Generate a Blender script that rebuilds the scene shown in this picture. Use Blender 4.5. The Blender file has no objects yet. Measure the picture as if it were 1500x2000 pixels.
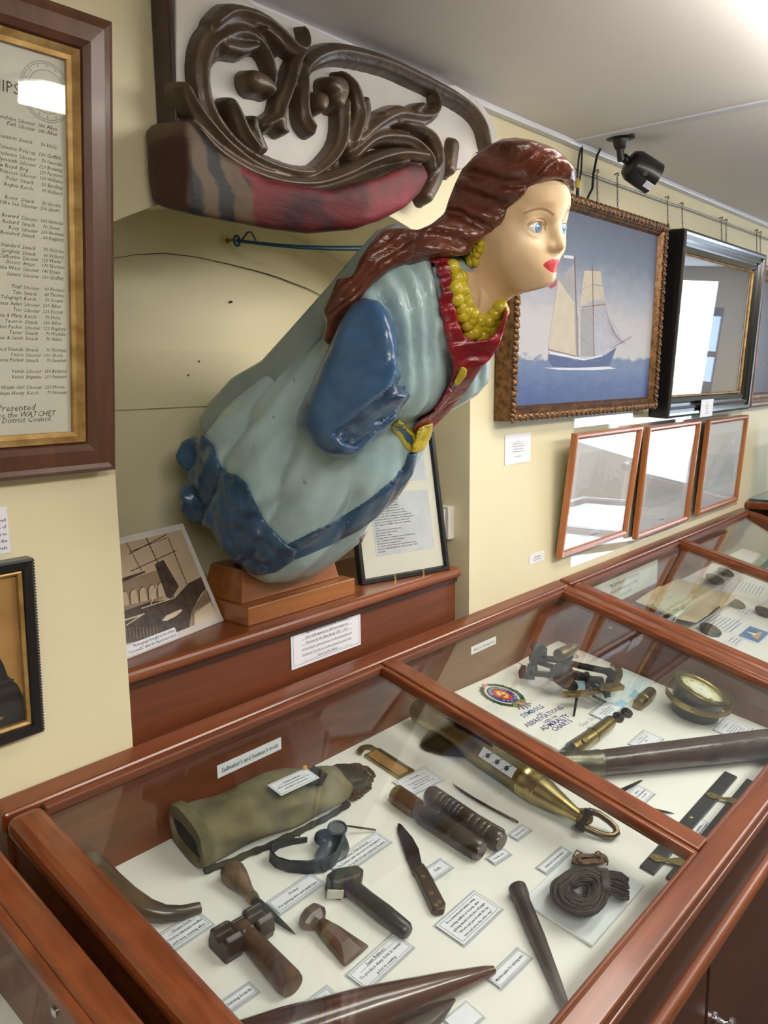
import bpy, bmesh, math, random
import numpy as np
from mathutils import Vector, Matrix
random.seed(7); np.random.seed(7)
S = bpy.context.scene
COL = S.collection
R = math.radians
Z0 = 1.6                       # eye height; every coordinate below is relative to the eye, z is raised on linking

# ------------------------------------------------------------------ camera
FPX = 1622.0
YAW, PIT, ROL = 0.86418, -0.16391, -0.01172
_cy, _sy, _cp, _sp = math.cos(YAW), math.sin(YAW), math.cos(PIT), math.sin(PIT)
_F = np.array([_sy*_cp, _cy*_cp, _sp]); _R = np.array([_cy, -_sy, 0.0]); _U = np.cross(_R, _F)
_c, _s = math.cos(ROL), math.sin(ROL)
CM = np.array([_c*_R+_s*_U, -_s*_R+_c*_U, _F])
cam_d = bpy.data.cameras.new('camera'); cam = bpy.data.objects.new('camera', cam_d); COL.objects.link(cam)
cam_d.sensor_fit = 'HORIZONTAL'; cam_d.sensor_width = 36.0; cam_d.lens = 36.0*FPX/1500.0
cam_d.clip_start = 0.02; cam_d.clip_end = 60
mw = Matrix.Identity(4)
for i in range(3):
    mw[i][0] = CM[0][i]; mw[i][1] = CM[1][i]; mw[i][2] = -CM[2][i]
mw[2][3] = Z0
cam.matrix_world = mw
S.camera = cam

# ------------------------------------------------------------------ exposure, sky, lamps of the room
S.view_settings.view_transform = 'Standard'; S.view_settings.look = 'None'
S.view_settings.gamma = 1.0; S.view_settings.use_curve_mapping = False
S.view_settings.exposure = -0.10
wd = bpy.data.worlds.new('sky'); S.world = wd; wd.use_nodes = True
bg = wd.node_tree.nodes['Background']; bg.inputs[0].default_value = (0.52, 0.72, 1.0, 1); bg.inputs[1].default_value = 2.8
LAMP_W = (12.5, 28.0, 25.0, 19.0)                  # strength of the fluorescent diffusers
FIXTURES = [(1.12, 2.32, 0.20, 0.420), (1.38, 2.58, -0.63, -0.46), (-0.75, 0.45, -0.84, -0.50), (3.3, 4.5, -0.84, -0.50)]
dl = bpy.data.lights.new('daylight', 'AREA'); dl.shape = 'RECTANGLE'; dl.size = 1.5; dl.size_y = 1.5
dl.energy = 48; dl.color = (0.72, 0.84, 1.0)
dlo = bpy.data.objects.new('daylight', dl); COL.objects.link(dlo)
dlo.location = (6.05, -0.75, Z0-0.25); dlo.rotation_euler = (0, R(90), 0)
S.cycles.max_bounces = 8; S.cycles.transparent_max_bounces = 12; S.cycles.caustics_reflective = False; S.cycles.caustics_refractive = False
S.cycles.use_denoising = True; S.cycles.sample_clamp_indirect = 6.0

# ------------------------------------------------------------------ geometry helpers
def ray(x, y): return CM.T @ np.array([(x-750)/FPX, (1000-y)/FPX, 1.0])
def onz(x, y, z): d = ray(x, y); return d*(z/d[2])
def ony(x, y, Y): d = ray(x, y); return d*(Y/d[1])
def onx(x, y, X): d = ray(x, y); return d*(X/d[0])
def proj(P):
    v = np.asarray(P, float) @ CM.T
    return np.stack([750+FPX*v[..., 0]/v[..., 2], 1000-FPX*v[..., 1]/v[..., 2]], -1)
def zc(x0, y0, s): return lambda pts: [(x0+s*a, y0+s*b) for a, b in pts]
YW = 1.12                      # face of the piers
LZ, LT = -0.578, R(13.97)      # lid: height at the wall and slope
FZ, FY, FT = -0.75, 1.085, R(10.0)   # display floor: height at its back edge, slope
TL, TF = math.tan(LT), math.tan(FT)
def lidz(Y): return LZ+(Y-YW)*TL
def floz(Y): return FZ+(Y-FY)*TF
def onlid(x, y, off=0.0):
    d = ray(x, y); return d*((LZ+off-YW*TL)/(d[2]-d[1]*TL))
def fl(x, y, h=0.0):
    d = ray(x, y); return d*((FZ+h/math.cos(FT)-FY*TF)/(d[2]-d[1]*TF))
FEY = np.array([0, math.cos(FT), math.sin(FT)]); FN = np.array([0, -math.sin(FT), math.cos(FT)])
def nrm(v): v = np.asarray(v, float); return v/np.linalg.norm(v)
class Fr:                      # a local frame
    def __init__(s, o, ex, ey, ez=None):
        s.o = np.asarray(o, float); s.x = nrm(ex)
        if ez is None: ez = np.cross(s.x, ey)
        s.z = nrm(ez); s.y = np.cross(s.z, s.x)
    def p(s, a, b, c=0.0): return s.o+s.x*a+s.y*b+s.z*c
    def at(s, a, b, c=0.0): return Fr(s.p(a, b, c), s.x, s.y, s.z)
    def rot(s, ang):
        c_, s_ = math.cos(ang), math.sin(ang)
        return Fr(s.o, s.x*c_+s.y*s_, -s.x*s_+s.y*c_, s.z)
WORLD = Fr((0, 0, 0), (1, 0, 0), (0, 1, 0))
_tc = {}
def text_tris(s, bold, shear):
    k = (s, bold, shear)
    if k in _tc: return _tc[k]
    cu = bpy.data.curves.new('lettering', 'FONT'); cu.body = s; cu.resolution_u = 1; cu.size = 1.0
    cu.shear = shear; cu.offset = 0.012 if bold else 0.0
    ob = bpy.data.objects.new('lettering', cu)
    me = bpy.data.meshes.new_from_object(ob)
    v = np.array([tuple(q.co) for q in me.vertices]) if len(me.vertices) else np.zeros((0, 3))
    f = [tuple(q.vertices) for q in me.polygons]
    bpy.data.objects.remove(ob); bpy.data.curves.remove(cu); bpy.data.meshes.remove(me)
    _tc[k] = (v, f); return _tc[k]
class G:                       # mesh collector
    def __init__(s): s.v = []; s.f = []; s.m = []; s.sm = []
    def add(s, vs, fs, m=0, smooth=False):
        b = len(s.v); s.v.extend([tuple(map(float, q)) for q in vs])
        for f in fs: s.f.append(tuple(int(i)+b for i in f)); s.m.append(m); s.sm.append(smooth)
        return s
    def box(s, fr, x0, x1, y0, y1, z0, z1, m=0):
        P = [fr.p(a, b, c) for c in (z0, z1) for b in (y0, y1) for a in (x0, x1)]
        return s.add(P, [(0, 2, 3, 1), (4, 5, 7, 6), (0, 1, 5, 4), (2, 6, 7, 3), (0, 4, 6, 2), (1, 3, 7, 5)], m)
    def prism(s, fr, poly, z0, z1, m=0, taper=1.0):
        n = len(poly); c = np.mean(np.array(poly), 0)
        P = [fr.p(a, b, z0) for a, b in poly]+[fr.p(c[0]+(a-c[0])*taper, c[1]+(b-c[1])*taper, z1) for a, b in poly]
        F = [tuple(range(n-1, -1, -1)), tuple(range(n, 2*n))]+[(i, (i+1) % n, n+(i+1) % n, n+i) for i in range(n)]
        return s.add(P, F, m)
    def loft(s, rings, m=0, smooth=True, closed=True, caps=True):
        n = len(rings[0]); P = [q for r in rings for q in r]; F = []
        for i in range(len(rings)-1):
            for j in range(n if closed else n-1):
                k = (j+1) % n; F.append((i*n+j, i*n+k, (i+1)*n+k, (i+1)*n+j))
        if caps and closed:
            F.append(tuple(range(n-1, -1, -1))); F.append(tuple(range((len(rings)-1)*n, len(rings)*n)))
        return s.add(P, F, m, smooth)
    def tube(s, pts, r, n=8, m=0, closed=False, flat=1.0, up=None):
        pts = [np.asarray(q, float) for q in pts]; N = len(pts)
        rr = r if hasattr(r, '__len__') else [r]*N
        rings = []; u = None
        for i in range(N):
            if closed: t = pts[(i+1) % N]-pts[i-1]
            else: t = pts[min(i+1, N-1)]-pts[max(i-1, 0)]
            t = nrm(t+1e-12)
            if u is None:
                a = np.array([0, 0, 1.0]) if abs(t[2]) < .9 else np.array([1.0, 0, 0])
                if up is not None: a = np.asarray(up, float)
                u = nrm(a-t*(a@t))
            else: u = nrm(u-t*(u@t))
            w = np.cross(t, u)
            rings.append([pts[i]+(u*math.sin(2*math.pi*k/n)*flat+w*math.cos(2*math.pi*k/n))*rr[i] for k in range(n)])
        if closed: rings.append(rings[0]); return s.loft(rings, m, True, True, False)
        return s.loft(rings, m)
    def lathe(s, a, b, prof, n=20, m=0, flat=1.0, up=(0, 0, 1)):      # prof: (t along a-b 0..1, radius)
        a = np.asarray(a, float); b = np.asarray(b, float); t = nrm(b-a); u = np.asarray(up, float)
        if abs(t@u) > .95: u = np.array([1.0, 0, 0])
        u = nrm(u-t*(t@u)); w = np.cross(t, u)
        rings = [[a+(b-a)*q+(u*math.sin(2*math.pi*k/n)*flat+w*math.cos(2*math.pi*k/n))*max(rad, 1e-5) for k in range(n)] for q, rad in prof]
        return s.loft(rings, m)
    def ball(s, c, r, n=12, m=0, sc=(1, 1, 1), fr=WORLD):
        c = np.asarray(c, float); rings = []
        for i in range(n//2+1):
            th = math.pi*i/(n//2); z = -math.cos(th); q = max(math.sin(th), 1e-3)
            rings.append([c+fr.x*(r*sc[0]*q*math.cos(2*math.pi*k/n))+fr.y*(r*sc[1]*q*math.sin(2*math.pi*k/n))+fr.z*(r*sc[2]*z) for k in range(n)])
        return s.loft(rings, m)
    def text(s, fr, t, x, y, size, m=1, align='C', bold=False, shear=0.0, z=0.0004, width=None):
        v, f = text_tris(t, bold, shear)
        if not len(v): return s
        w = v[:, 0].max()-v[:, 0].min(); k = size
        sx = k if width is None else min(k, width/w) if width > 0 else -width/w
        off = -v[:, 0].min()*sx - (w*sx/2 if align == 'C' else w*sx if align == 'R' else 0)
        return s.add([fr.p(x+off+q[0]*sx, y+q[1]*k, z) for q in v], f, m)
    def line(s, fr, x0, y0, x1, y1, w, m=1, z=0.0004):
        d = nrm((x1-x0, y1-y0)); n_ = (-d[1]*w/2, d[0]*w/2)
        return s.add([fr.p(x0-n_[0], y0-n_[1], z), fr.p(x1-n_[0], y1-n_[1], z), fr.p(x1+n_[0], y1+n_[1], z), fr.p(x0+n_[0], y0+n_[1], z)], [(0, 1, 2, 3)], m)
    def poly(s, fr, pts, m=1, z=0.0004):
        return s.add([fr.p(a, b, z) for a, b in pts], [tuple(range(len(pts)))], m)
    def disc(s, fr, x, y, rx, ry, m=1, z=0.0004, n=28, r0=0.0):
        A = [2*math.pi*k/n for k in range(n)]
        if r0 <= 0: return s.poly(fr, [(x+rx*math.cos(a), y+ry*math.sin(a)) for a in A], m, z)
        P = [fr.p(x+rx*q*math.cos(a), y+ry*q*math.sin(a), z) for q in (r0, 1) for a in A]
        return s.add(P, [(k, (k+1) % n, n+(k+1) % n, n+k) if False else (k, n+k, n+(k+1) % n, (k+1) % n) for k in range(n)], m)
def mk(name, g, mats, parent=None, label=None, cat=None, group=None, kind=None, bevel=0.0, smooth=None, seg=2, attrs=None):
    V = np.array(g.v); V[:, 2] += Z0
    lo, hi = V.min(0), V.max(0); o = np.array([(lo[0]+hi[0])/2, (lo[1]+hi[1])/2, lo[2]])
    me = bpy.data.meshes.new(name); me.from_pydata((V-o).tolist(), [], g.f); me.update()
    if not isinstance(mats, (list, tuple)): mats = [mats]
    for q in mats: me.materials.append(q)
    me.polygons.foreach_set('material_index', np.array(g.m, dtype=np.int32).clip(0, len(mats)-1))
    me.polygons.foreach_set('use_smooth', np.array(g.sm, dtype=bool) if smooth is None else np.full(len(g.f), smooth))
    if attrs:
        for k, a in attrs.items():
            at_ = me.attributes.new(k, 'FLOAT', 'POINT'); at_.data.foreach_set('value', np.asarray(a, np.float32))
    ob = bpy.data.objects.new(name, me); COL.objects.link(ob)
    if parent is not None:
        ob.parent = parent; ob.location = Vector(o)-parent_loc(parent)
    else: ob.location = o
    if any(g.sm) and smooth is None: me.set_sharp_from_angle(angle=R(42))
    if bevel > 0:
        b = ob.modifiers.new('edges', 'BEVEL'); b.width = bevel; b.segments = seg; b.limit_method = 'ANGLE'; b.angle_limit = R(40); b.harden_normals = False
    tag(ob, label, cat, group, kind)
    return ob
def parent_loc(p):
    v = Vector((0, 0, 0))
    while p is not None: v = v+p.location; p = p.parent
    return v
def tag(o, label=None, cat=None, group=None, kind=None):
    if label: o['label'] = label
    if cat: o['category'] = cat
    if group: o['group'] = group
    if kind: o['kind'] = kind
    return o
def thing(name, loc, label, cat, group=None):
    o = bpy.data.objects.new(name, None); COL.objects.link(o); o.empty_display_size = 0.05
    o.location = (loc[0], loc[1], loc[2]+Z0)
    return tag(o, label, cat, group)

# ------------------------------------------------------------------ materials
def srgb(c):
    def f(u):
        u = u/255.0; return u/12.92 if u <= .04045 else ((u+.055)/1.055)**2.4
    return (f(c[0]), f(c[1]), f(c[2]), 1.0)
class NT:
    def __init__(s, name):
        s.mat = bpy.data.materials.new(name); s.mat.use_nodes = True; s.t = s.mat.node_tree
        s.b = s.t.nodes['Principled BSDF']; s.out = s.t.nodes['Material Output']
    def n(s, typ, **kw):
        q = s.t.nodes.new(typ)
        for k, v in kw.items():
            if k.startswith('i_'):
                key = k[2:]; key = int(key) if key.isdigit() else key
                q.inputs[key].default_value = v
            else: setattr(q, k, v)
        return q
    def l(s, a, b): s.t.links.new(a, b)
    def coords(s, scale, kind='Object'):
        tc = s.n('ShaderNodeTexCoord'); mp = s.n('ShaderNodeMapping'); s.l(tc.outputs[kind], mp.inputs[0])
        mp.inputs['Scale'].default_value = scale; return mp.outputs[0]
    def mix(s, fac, a, b):
        q = s.n('ShaderNodeMix', data_type='RGBA')
        for sock, val in ((q.inputs[0], fac), (q.inputs[6], a), (q.inputs[7], b)):
            if hasattr(val, 'links') or hasattr(val, 'is_linked'): s.l(val, sock)
            else: sock.default_value = val
        return q.outputs[2]
    def ramp(s, fac, stops):
        q = s.n('ShaderNodeValToRGB'); e = q.color_ramp.elements
        while len(e) < len(stops): e.new(0.5)
        for i, (p_, c_) in enumerate(stops): e[i].position = p_; e[i].color = c_
        s.l(fac, q.inputs[0]); return q.outputs[0]
    def bump(s, h, strength, dist=0.002):
        q = s.n('ShaderNodeBump'); q.inputs['Strength'].default_value = strength; q.inputs['Distance'].default_value = dist
        s.l(h, q.inputs['Height']); s.l(q.outputs[0], s.b.inputs['Normal']); return q
    def set(s, rough=.5, metal=0.0, spec=.5, coat=0.0, coat_r=.1):
        s.b.inputs['Roughness'].default_value = rough; s.b.inputs['Metallic'].default_value = metal
        s.b.inputs['Specular IOR Level'].default_value = spec; s.b.inputs['Coat Weight'].default_value = coat
        s.b.inputs['Coat Roughness'].default_value = coat_r; return s
def plain(name, c, rough=.5, metal=0.0, var=.12, scale=25.0, bump=0.0, coat=0.0, spec=.5, c2=None, bscale=None, bdist=.002, detail=4.0):
    m = NT(name).set(rough, metal, spec, coat)
    col = srgb(c); dk = srgb(c2) if c2 else tuple(q*(1-var) for q in col[:3])+(1,)
    sc = scale if hasattr(scale, '__len__') else (scale,)*3
    nz = m.n('ShaderNodeTexNoise', i_Detail=detail, i_Scale=1.0); m.l(m.coords(sc), nz.inputs['Vector'])
    m.l(m.ramp(nz.outputs[0], [(.35, dk), (.65, col)]), m.b.inputs['Base Color'])
    if bump > 0:
        bs = bscale or tuple(q*2 for q in sc); bs = bs if hasattr(bs, '__len__') else (bs,)*3
        n2 = m.n('ShaderNodeTexNoise', i_Detail=3.0, i_Scale=1.0); m.l(m.coords(bs), n2.inputs['Vector'])
        m.bump(n2.outputs[0], bump, bdist)
    return m.mat
def wood(name, c1, c2, axis=0, rough=.32, coat=.35, scale=1.0, bump=.06, contrast=(.3, .7)):
    m = NT(name).set(rough, 0, .5, coat, .12)
    sc = [42*scale]*3; sc[axis] = 2.2*scale
    v = m.coords(tuple(sc))
    nz = m.n('ShaderNodeTexNoise', i_Detail=6.0, i_Scale=1.0, i_Distortion=.6); m.l(v, nz.inputs['Vector'])
    sc2 = [5*scale]*3; sc2[axis] = .8*scale
    n2 = m.n('ShaderNodeTexNoise', i_Detail=3.0, i_Scale=1.0); m.l(m.coords(tuple(sc2)), n2.inputs['Vector'])
    a = m.n('ShaderNodeMath', operation='MULTIPLY_ADD', i_1=.6); m.l(nz.outputs[0], a.inputs[0])
    b = m.n('ShaderNodeMath', operation='MULTIPLY', i_1=.4); m.l(n2.outputs[0], b.inputs[0]); m.l(b.outputs[0], a.inputs[2])
    m.l(m.ramp(a.outputs[0], [(contrast[0], srgb(c1)), (contrast[1], srgb(c2))]), m.b.inputs['Base Color'])
    if bump: m.bump(nz.outputs[0], bump, .001)
    return m.mat
def glass(name, tint=(1, 1, 1), r0=.04, haze=0.0, gain=1.0):
    m = NT(name); m.t.nodes.remove(m.b)
    tr = m.n('ShaderNodeBsdfTransparent'); tr.inputs[0].default_value = tint+(1,)
    gl = m.n('ShaderNodeBsdfGlossy'); gl.inputs['Roughness'].default_value = .015; gl.inputs[0].default_value = (gain, gain, gain, 1)
    lw = m.n('ShaderNodeLayerWeight'); lw.inputs[0].default_value = .5
    pw = m.n('ShaderNodeMath', operation='POWER', i_1=5.0); m.l(lw.outputs['Facing'], pw.inputs[0])
    ma = m.n('ShaderNodeMath', operation='MULTIPLY_ADD', i_1=1-r0, i_2=r0); m.l(pw.outputs[0], ma.inputs[0])
    mx = m.n('ShaderNodeMixShader'); m.l(ma.outputs[0], mx.inputs[0]); m.l(tr.outputs[0], mx.inputs[1]); m.l(gl.outputs[0], mx.inputs[2])
    m.l(mx.outputs[0], m.out.inputs[0]); return m.mat
def emit(name, c, k):
    m = NT(name); m.b.inputs['Base Color'].default_value = srgb(c); m.b.inputs['Emission Color'].default_value = srgb(c); m.b.inputs['Emission Strength'].default_value = k
    return m.mat
WX = wood('mahogany_along', (82, 38, 19), (148, 80, 42), 0)
WY = wood('mahogany_across', (82, 38, 19), (148, 80, 42), 1)
WZ = wood('mahogany_upright', (82, 38, 19), (148, 80, 42), 2)
WBEAD = wood('mahogany_bead', (82, 38, 19), (140, 76, 42), 0, rough=.55, coat=0.0)
WD = wood('mahogany_dark_shaded', (40, 20, 14), (74, 38, 24), 0, rough=.4, coat=.2)  # dark mahogany; on the case fronts it paints in the shade under the lid
WB = wood('mahogany_panel', (70, 32, 18), (124, 66, 38), 0, rough=.38, coat=.15)
CREAM = plain('cream_wall_paint', (228, 219, 184), .55, var=.06, scale=3.0, bump=.05, bscale=60)
CEIL = plain('ceiling_paint', (240, 236, 234), .7, var=.05, scale=2.0)
WHITE = plain('white_trim_paint', (220, 222, 232), .35, var=.03)
PAPER = plain('white_card', (236, 238, 246), .6, var=.03)
INK = plain('black_ink', (30, 28, 32), .6, var=.1)
INKG = plain('grey_ink', (92, 92, 100), .6, var=.1)
LAM = plain('laminate_edge', (200, 206, 216), .25, var=.05)
BLINE = plain('floor_lining', (240, 238, 232), .75, var=.05, scale=7.0, bump=.12, bscale=9, bdist=.004)
PANE = glass('clear_glass', (.97, .99, .98))
PANE_P = glass('picture_glass', (.97, .98, .98))
BRASS = plain('aged_brass', (184, 162, 104), .36, 1.0, c2=(126, 108, 66), scale=18, bump=.08)
BRASSB = plain('bright_brass', (218, 202, 144), .26, 1.0, c2=(172, 154, 100), scale=20)
BLACKM = plain('black_metal', (30, 30, 32), .38, 0.0, var=.3, scale=40, bump=.1)
IRON = plain('dark_iron', (46, 35, 32), .45, .4, c2=(28, 22, 20), scale=40, bump=.15)
STEEL = plain('polished_steel', (200, 200, 205), .12, 1.0, var=.05)
# ------------------------------------------------------------------ the room
CZ_ = 0.598
def st(name, g, m, **k): return mk(name, g, m, kind='structure', **k)
g = G().box(WORLD, -2.5, 7.0, -3.2, 1.6, -1.62, -1.6); st('floor', g, plain('brown_carpet', (92, 74, 62), .95, var=.3, scale=60))
g = G().box(WORLD, -2.5, 7.0, -3.2, 1.6, CZ_, CZ_+.06); st('ceiling', g, CEIL)
NX0, NX1, NYB = 0.687, 1.628, 1.42
g = G().box(WORLD, -2.5, NX0, YW, 1.6, -1.6, CZ_); st('wall_left', g, CREAM)
g = G().box(WORLD, NX1, 7.0, YW, 1.6, -1.6, CZ_); st('wall_right', g, CREAM)
g = G().box(WORLD, NX0, NX1, NYB, 1.6, -1.6, CZ_); st('wall_niche', g, CREAM)
# lintel with the shallow arch cut in it
n = 24; arch = []
for i in range(n+1):
    u = i/n; arch.append((NX0+(NX1-NX0)*u, 0.178+0.155*math.sin(math.pi*(.05+.9*u))**.8))
poly = [(NX0, CZ_)]+arch+[(NX1, CZ_)]
fr_xz = Fr((0, YW, 0), (1, 0, 0), (0, 0, 1))      # z axis of this frame points to the room (-Y)
g = G(); P = []
for i in range(n):
    (a, b), (c, d) = arch[i], arch[i+1]
    v = [fr_xz.p(q[0], q[1], w) for w in (0, -.30) for q in ((a, b), (c, d), (c, CZ_), (a, CZ_))]
    g.add(v, [(0, 1, 2, 3), (4, 7, 6, 5), (0, 4, 5, 1)], 0)
st('wall_lintel', g, CREAM)
# horizontal ledges and hairline crack of the niche's back wall
g = G().box(WORLD, NX0, NX1, NYB-.006, NYB, -0.0605, .053); st('trim_1', g, CREAM)
g = G()
pts = [ony(x, y, NYB)+np.array([0, -.004, 0]) for x, y in [(215, 506), (262, 498), (318, 495), (380, 502), (440, 515), (500, 530), (540, 542), (600, 565), (650, 590)]]
g.tube(pts, [.0004, .0005, .0009, .0006, .0008, .001, .0012, .001, .0006], 5); st('trim_2', g, plain('hairline_crack', (40, 32, 24), .9))
for i, (x, y) in enumerate([(364, 733), (385, 706), (449, 590), (459, 749), (1, 1)]):
    if x > 10:
        q = ony(x, y, NYB); g = G().lathe(q+[0, -.007, 0], q+[0, .001, 0], [(0, .0022), (1, .0026)], 8); mk('nail', g, INK, label='', cat=None, kind='structure')
# cornice strip, ceiling batten
g = G().box(WORLD, NX1-.95, 7.0, YW-.022, YW, .584, CZ_); st('trim_3', g, WHITE, bevel=.003)
g = G().box(WORLD, 2.066, 2.100, -3.2, YW-.02, CZ_-.006, CZ_); st('trim_4', g, WHITE, bevel=.002)
# the rest of the room: window wall at the far right end, long wall behind the viewer
W0, W1, WZ0, WZ1 = -1.55, 0.02, -1.0, 0.33
g = G()
X = 6.2
for (y0, y1, z0, z1) in ((-3.2, W0, -1.6, CZ_), (W1, 1.6, -1.6, CZ_), (W0, W1, -1.6, WZ0), (W0, W1, WZ1, CZ_)):
    g.box(WORLD, X, X+.12, y0, y1, z0, z1)
st('wall_far', g, CREAM)
g = G().box(WORLD, -2.6, -2.5, -3.2, 1.6, -1.6, CZ_); st('wall_near', g, CREAM)
g = G().box(WORLD, -2.5, 7.0, -3.3, -3.2, -1.6, CZ_); st('wall_back', g, CREAM)
g = G()
g.box(WORLD, X+.02, X+.08, W0, W1, WZ0, WZ0+.06); g.box(WORLD, X+.02, X+.08, W0, W1, WZ1-.06, WZ1)
for i in range(7):
    y = W0+(W1-W0)*i/6; g.box(WORLD, X+.03, X+.07, y-.025, y+.025, WZ0, WZ1)
for z, w_ in ((-.30, .10), (.0, .02)): g.box(WORLD, X+.03, X+.07, W0, W1, z-w_, z+w_)
st('window_1', g, plain('window_frame_paint', (70, 72, 84), .5))
g = G().box(WORLD, 9.0, 9.1, -6, 4, -1.6, -.45); mk('street_wall', g, plain('pale_render', (205, 205, 210), .8), label='pale wall across the street outside the far window', cat='wall')
g = G().box(WORLD, 6.6, 11.0, -6, 4, -1.72, -1.64); st('ground', g, plain('pavement', (150, 150, 150), .9))
# ceiling lights
body_m = plain('lamp_body', (235, 235, 235), .4)
where = ['nearest the carved board', 'over the visitor side of the room', 'left of the visitor', 'far along the room']
for (x0, x1, y0, y1), w, k_ in zip(FIXTURES, where, LAMP_W):
    tube_m = emit('lamp_diffuser', (255, 249, 240), k_)
    t = thing('ceiling_light', ((x0+x1)/2, (y0+y1)/2, CZ_-.05), 'white fluorescent ceiling light '+w, 'ceiling light', None)
    g = G().box(WORLD, x0-.02, x1+.02, y0-.015, y1+.015, CZ_-.022, CZ_); mk('housing', g, body_m, t, bevel=.003)
    g = G().box(WORLD, x0, x1, y0, y1, CZ_-.085, CZ_-.022); mk('diffuser', g, tube_m, t, bevel=.006)
# ------------------------------------------------------------------ display cases and the counter under them
def xrail(prof, x0, x1, m=0, g=None):          # prof: (Y, z) polygon swept along X
    g = g or G(); n = len(prof); P = [(x, y, z) for x in (x0, x1) for y, z in prof]
    return g.add(P, [tuple(range(n)), tuple(range(2*n-1, n-1, -1))]+[(i, n+i, n+(i+1) % n, (i+1) % n) for i in range(n)], m)
LID = Fr((0, YW, LZ), (1, 0, 0), (0, math.cos(LT), math.sin(LT)))      # z = up out of the lid
def yl(Y): return (Y-YW)/math.cos(LT)
def lrail(name, t, x0, x1, y0, y1, m, th=.034, rnd=.006, bead=()):     # rail lying in the lid
    g = G().box(LID, x0, x1, yl(y0), yl(y1), -th, 0)
    o = mk(name, g, m, t, bevel=rnd, seg=3)
    for (a, b, c, d) in bead:
        g = G().box(LID, a, b, yl(c), yl(d), -.022, -.004); mk('glazing_bead', g, WBEAD if m is WX else m, o, bevel=.004, seg=3)
    return o
def display_case(x0, x1, label, group=None, floor_mat=None):
    t = thing('display_case', ((x0+x1)/2, .72, -.885), label, 'display case', group)
    iw = .040; xm0, xm1 = x0+.79, x0+.828
    gx0, gx1 = x0+.053, x1-.040          # clear opening
    Yf, Yi, Yb = .375, .414, 1.080
    # body
    zb = -.885
    g = xrail([(1.118, zb), (1.090, zb), (1.090, lidz(1.09)-.034), (1.118, lidz(1.118)-.034)], x0+.005, x1-.005)
    mk('back_panel', g, WB, t)
    g = xrail([(.405, zb), (.385, zb), (.385, lidz(.385)-.034), (.405, lidz(.405)-.034)], x0+.005, x1-.005); mk('front_panel', g, WD, t)
    side_prof = [(1.092, zb), (.404, zb), (.404, lidz(.404)-.034), (1.092, lidz(1.092)-.034)]
    for a, b in ((x0+.012, x0+.036), (x1-.036, x1-.012)): mk('side_panel', xrail(side_prof, a, b), WB, t)
    g = xrail([(1.090, floz(1.09)), (.405, floz(.405)), (.405, floz(.405)-.012), (1.09, floz(1.09)-.012)], x0+.036, x1-.036); mk('lined_floor', g, floor_mat or BLINE, t)
    # lid frame
    d = .012
    lrail('rear_rail', t, x0, x1, Yb, 1.118, WX, bead=[(gx0, xm0, Yb-d, Yb+.002), (xm1, gx1, Yb-d, Yb+.002)])
    lrail('front_rail', t, x0, x1, Yf, Yi, WX, bead=[(gx0, xm0, Yi-.002, Yi+.006), (xm1, gx1, Yi-.002, Yi+.006)])
    lrail('side_rail', t, x0, gx0, Yi, Yb, WY, rnd=.014); lrail('side_rail', t, gx1, x1, Yi, Yb, WY, rnd=.007, bead=[(gx1-.012, gx1+.002, Yi, Yb-d)])
    lrail('divider', t, xm0, xm1, Yi, Yb, WY, rnd=.003, bead=[(xm0-.012, xm0+.002, Yi, Yb-d), (xm1-.002, xm1+.010, Yi, Yb-d)])
    # front nosing under the lid
    g = G().box(LID, x0, x1, yl(Yf)-.004, yl(Yf)+.012, -.05, -.026); mk('front_bead', g, WX, t, bevel=.005, seg=3)
    for a, b in ((gx0, xm0), (xm1, gx1)):
        g = G().box(LID, a-.004, b+.004, yl(Yi)-.003, yl(Yb)+.003, -.018, -.014); mk('glass_pane', g, PANE, t)
    return t
def lid_stay(x, py, t):                # wooden stay folded against the side of a case
    y1, y0 = py
    f = Fr((x, y1, lidz(y1)-.045), (0, -math.cos(LT*1.15), -math.sin(LT*1.15)), (0, math.sin(LT), -math.cos(LT)))
    g = G(); L = y1-y0; w = .020
    pl = [(w*math.cos(a)*-1, w*math.sin(a)) for a in np.linspace(-math.pi/2, math.pi/2, 9)]
    pl = [(-w*math.cos(a), w*math.sin(a)) for a in np.linspace(math.pi/2, -math.pi/2, 9)]
    poly = pl+[(L, -w), (L, w)]
    zdir = f.z[0]
    g.prism(f, poly, 0.0, .009 if zdir < 0 else -.009); o = mk('lid_stay', g, wood('stay_wood', (80, 38, 22), (120, 64, 40), 1), t, bevel=.002)
    q = f.p(0, 0, .009 if zdir < 0 else -.009); d = f.z*(.004 if zdir < 0 else -.004)
    mk('screw', G().lathe(q, q+d, [(0, .006), (.6, .006), (1, .003), (1, .0001)], 14), STEEL, o)
caseA = display_case(.460, 2.062, 'near mahogany table display case holding the sailmaker tools and the navigation aids')
caseB = display_case(2.076, 3.668, 'mahogany table display case beyond the navigation case, with an old book and coins under glass')
caseC = display_case(-1.17, .430, 'mahogany display case cut off at the lower left corner, showing its right rail')
lid_stay(2.026, (.93, .50), caseA); lid_stay(.394, (.82, .45), caseC)
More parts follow.
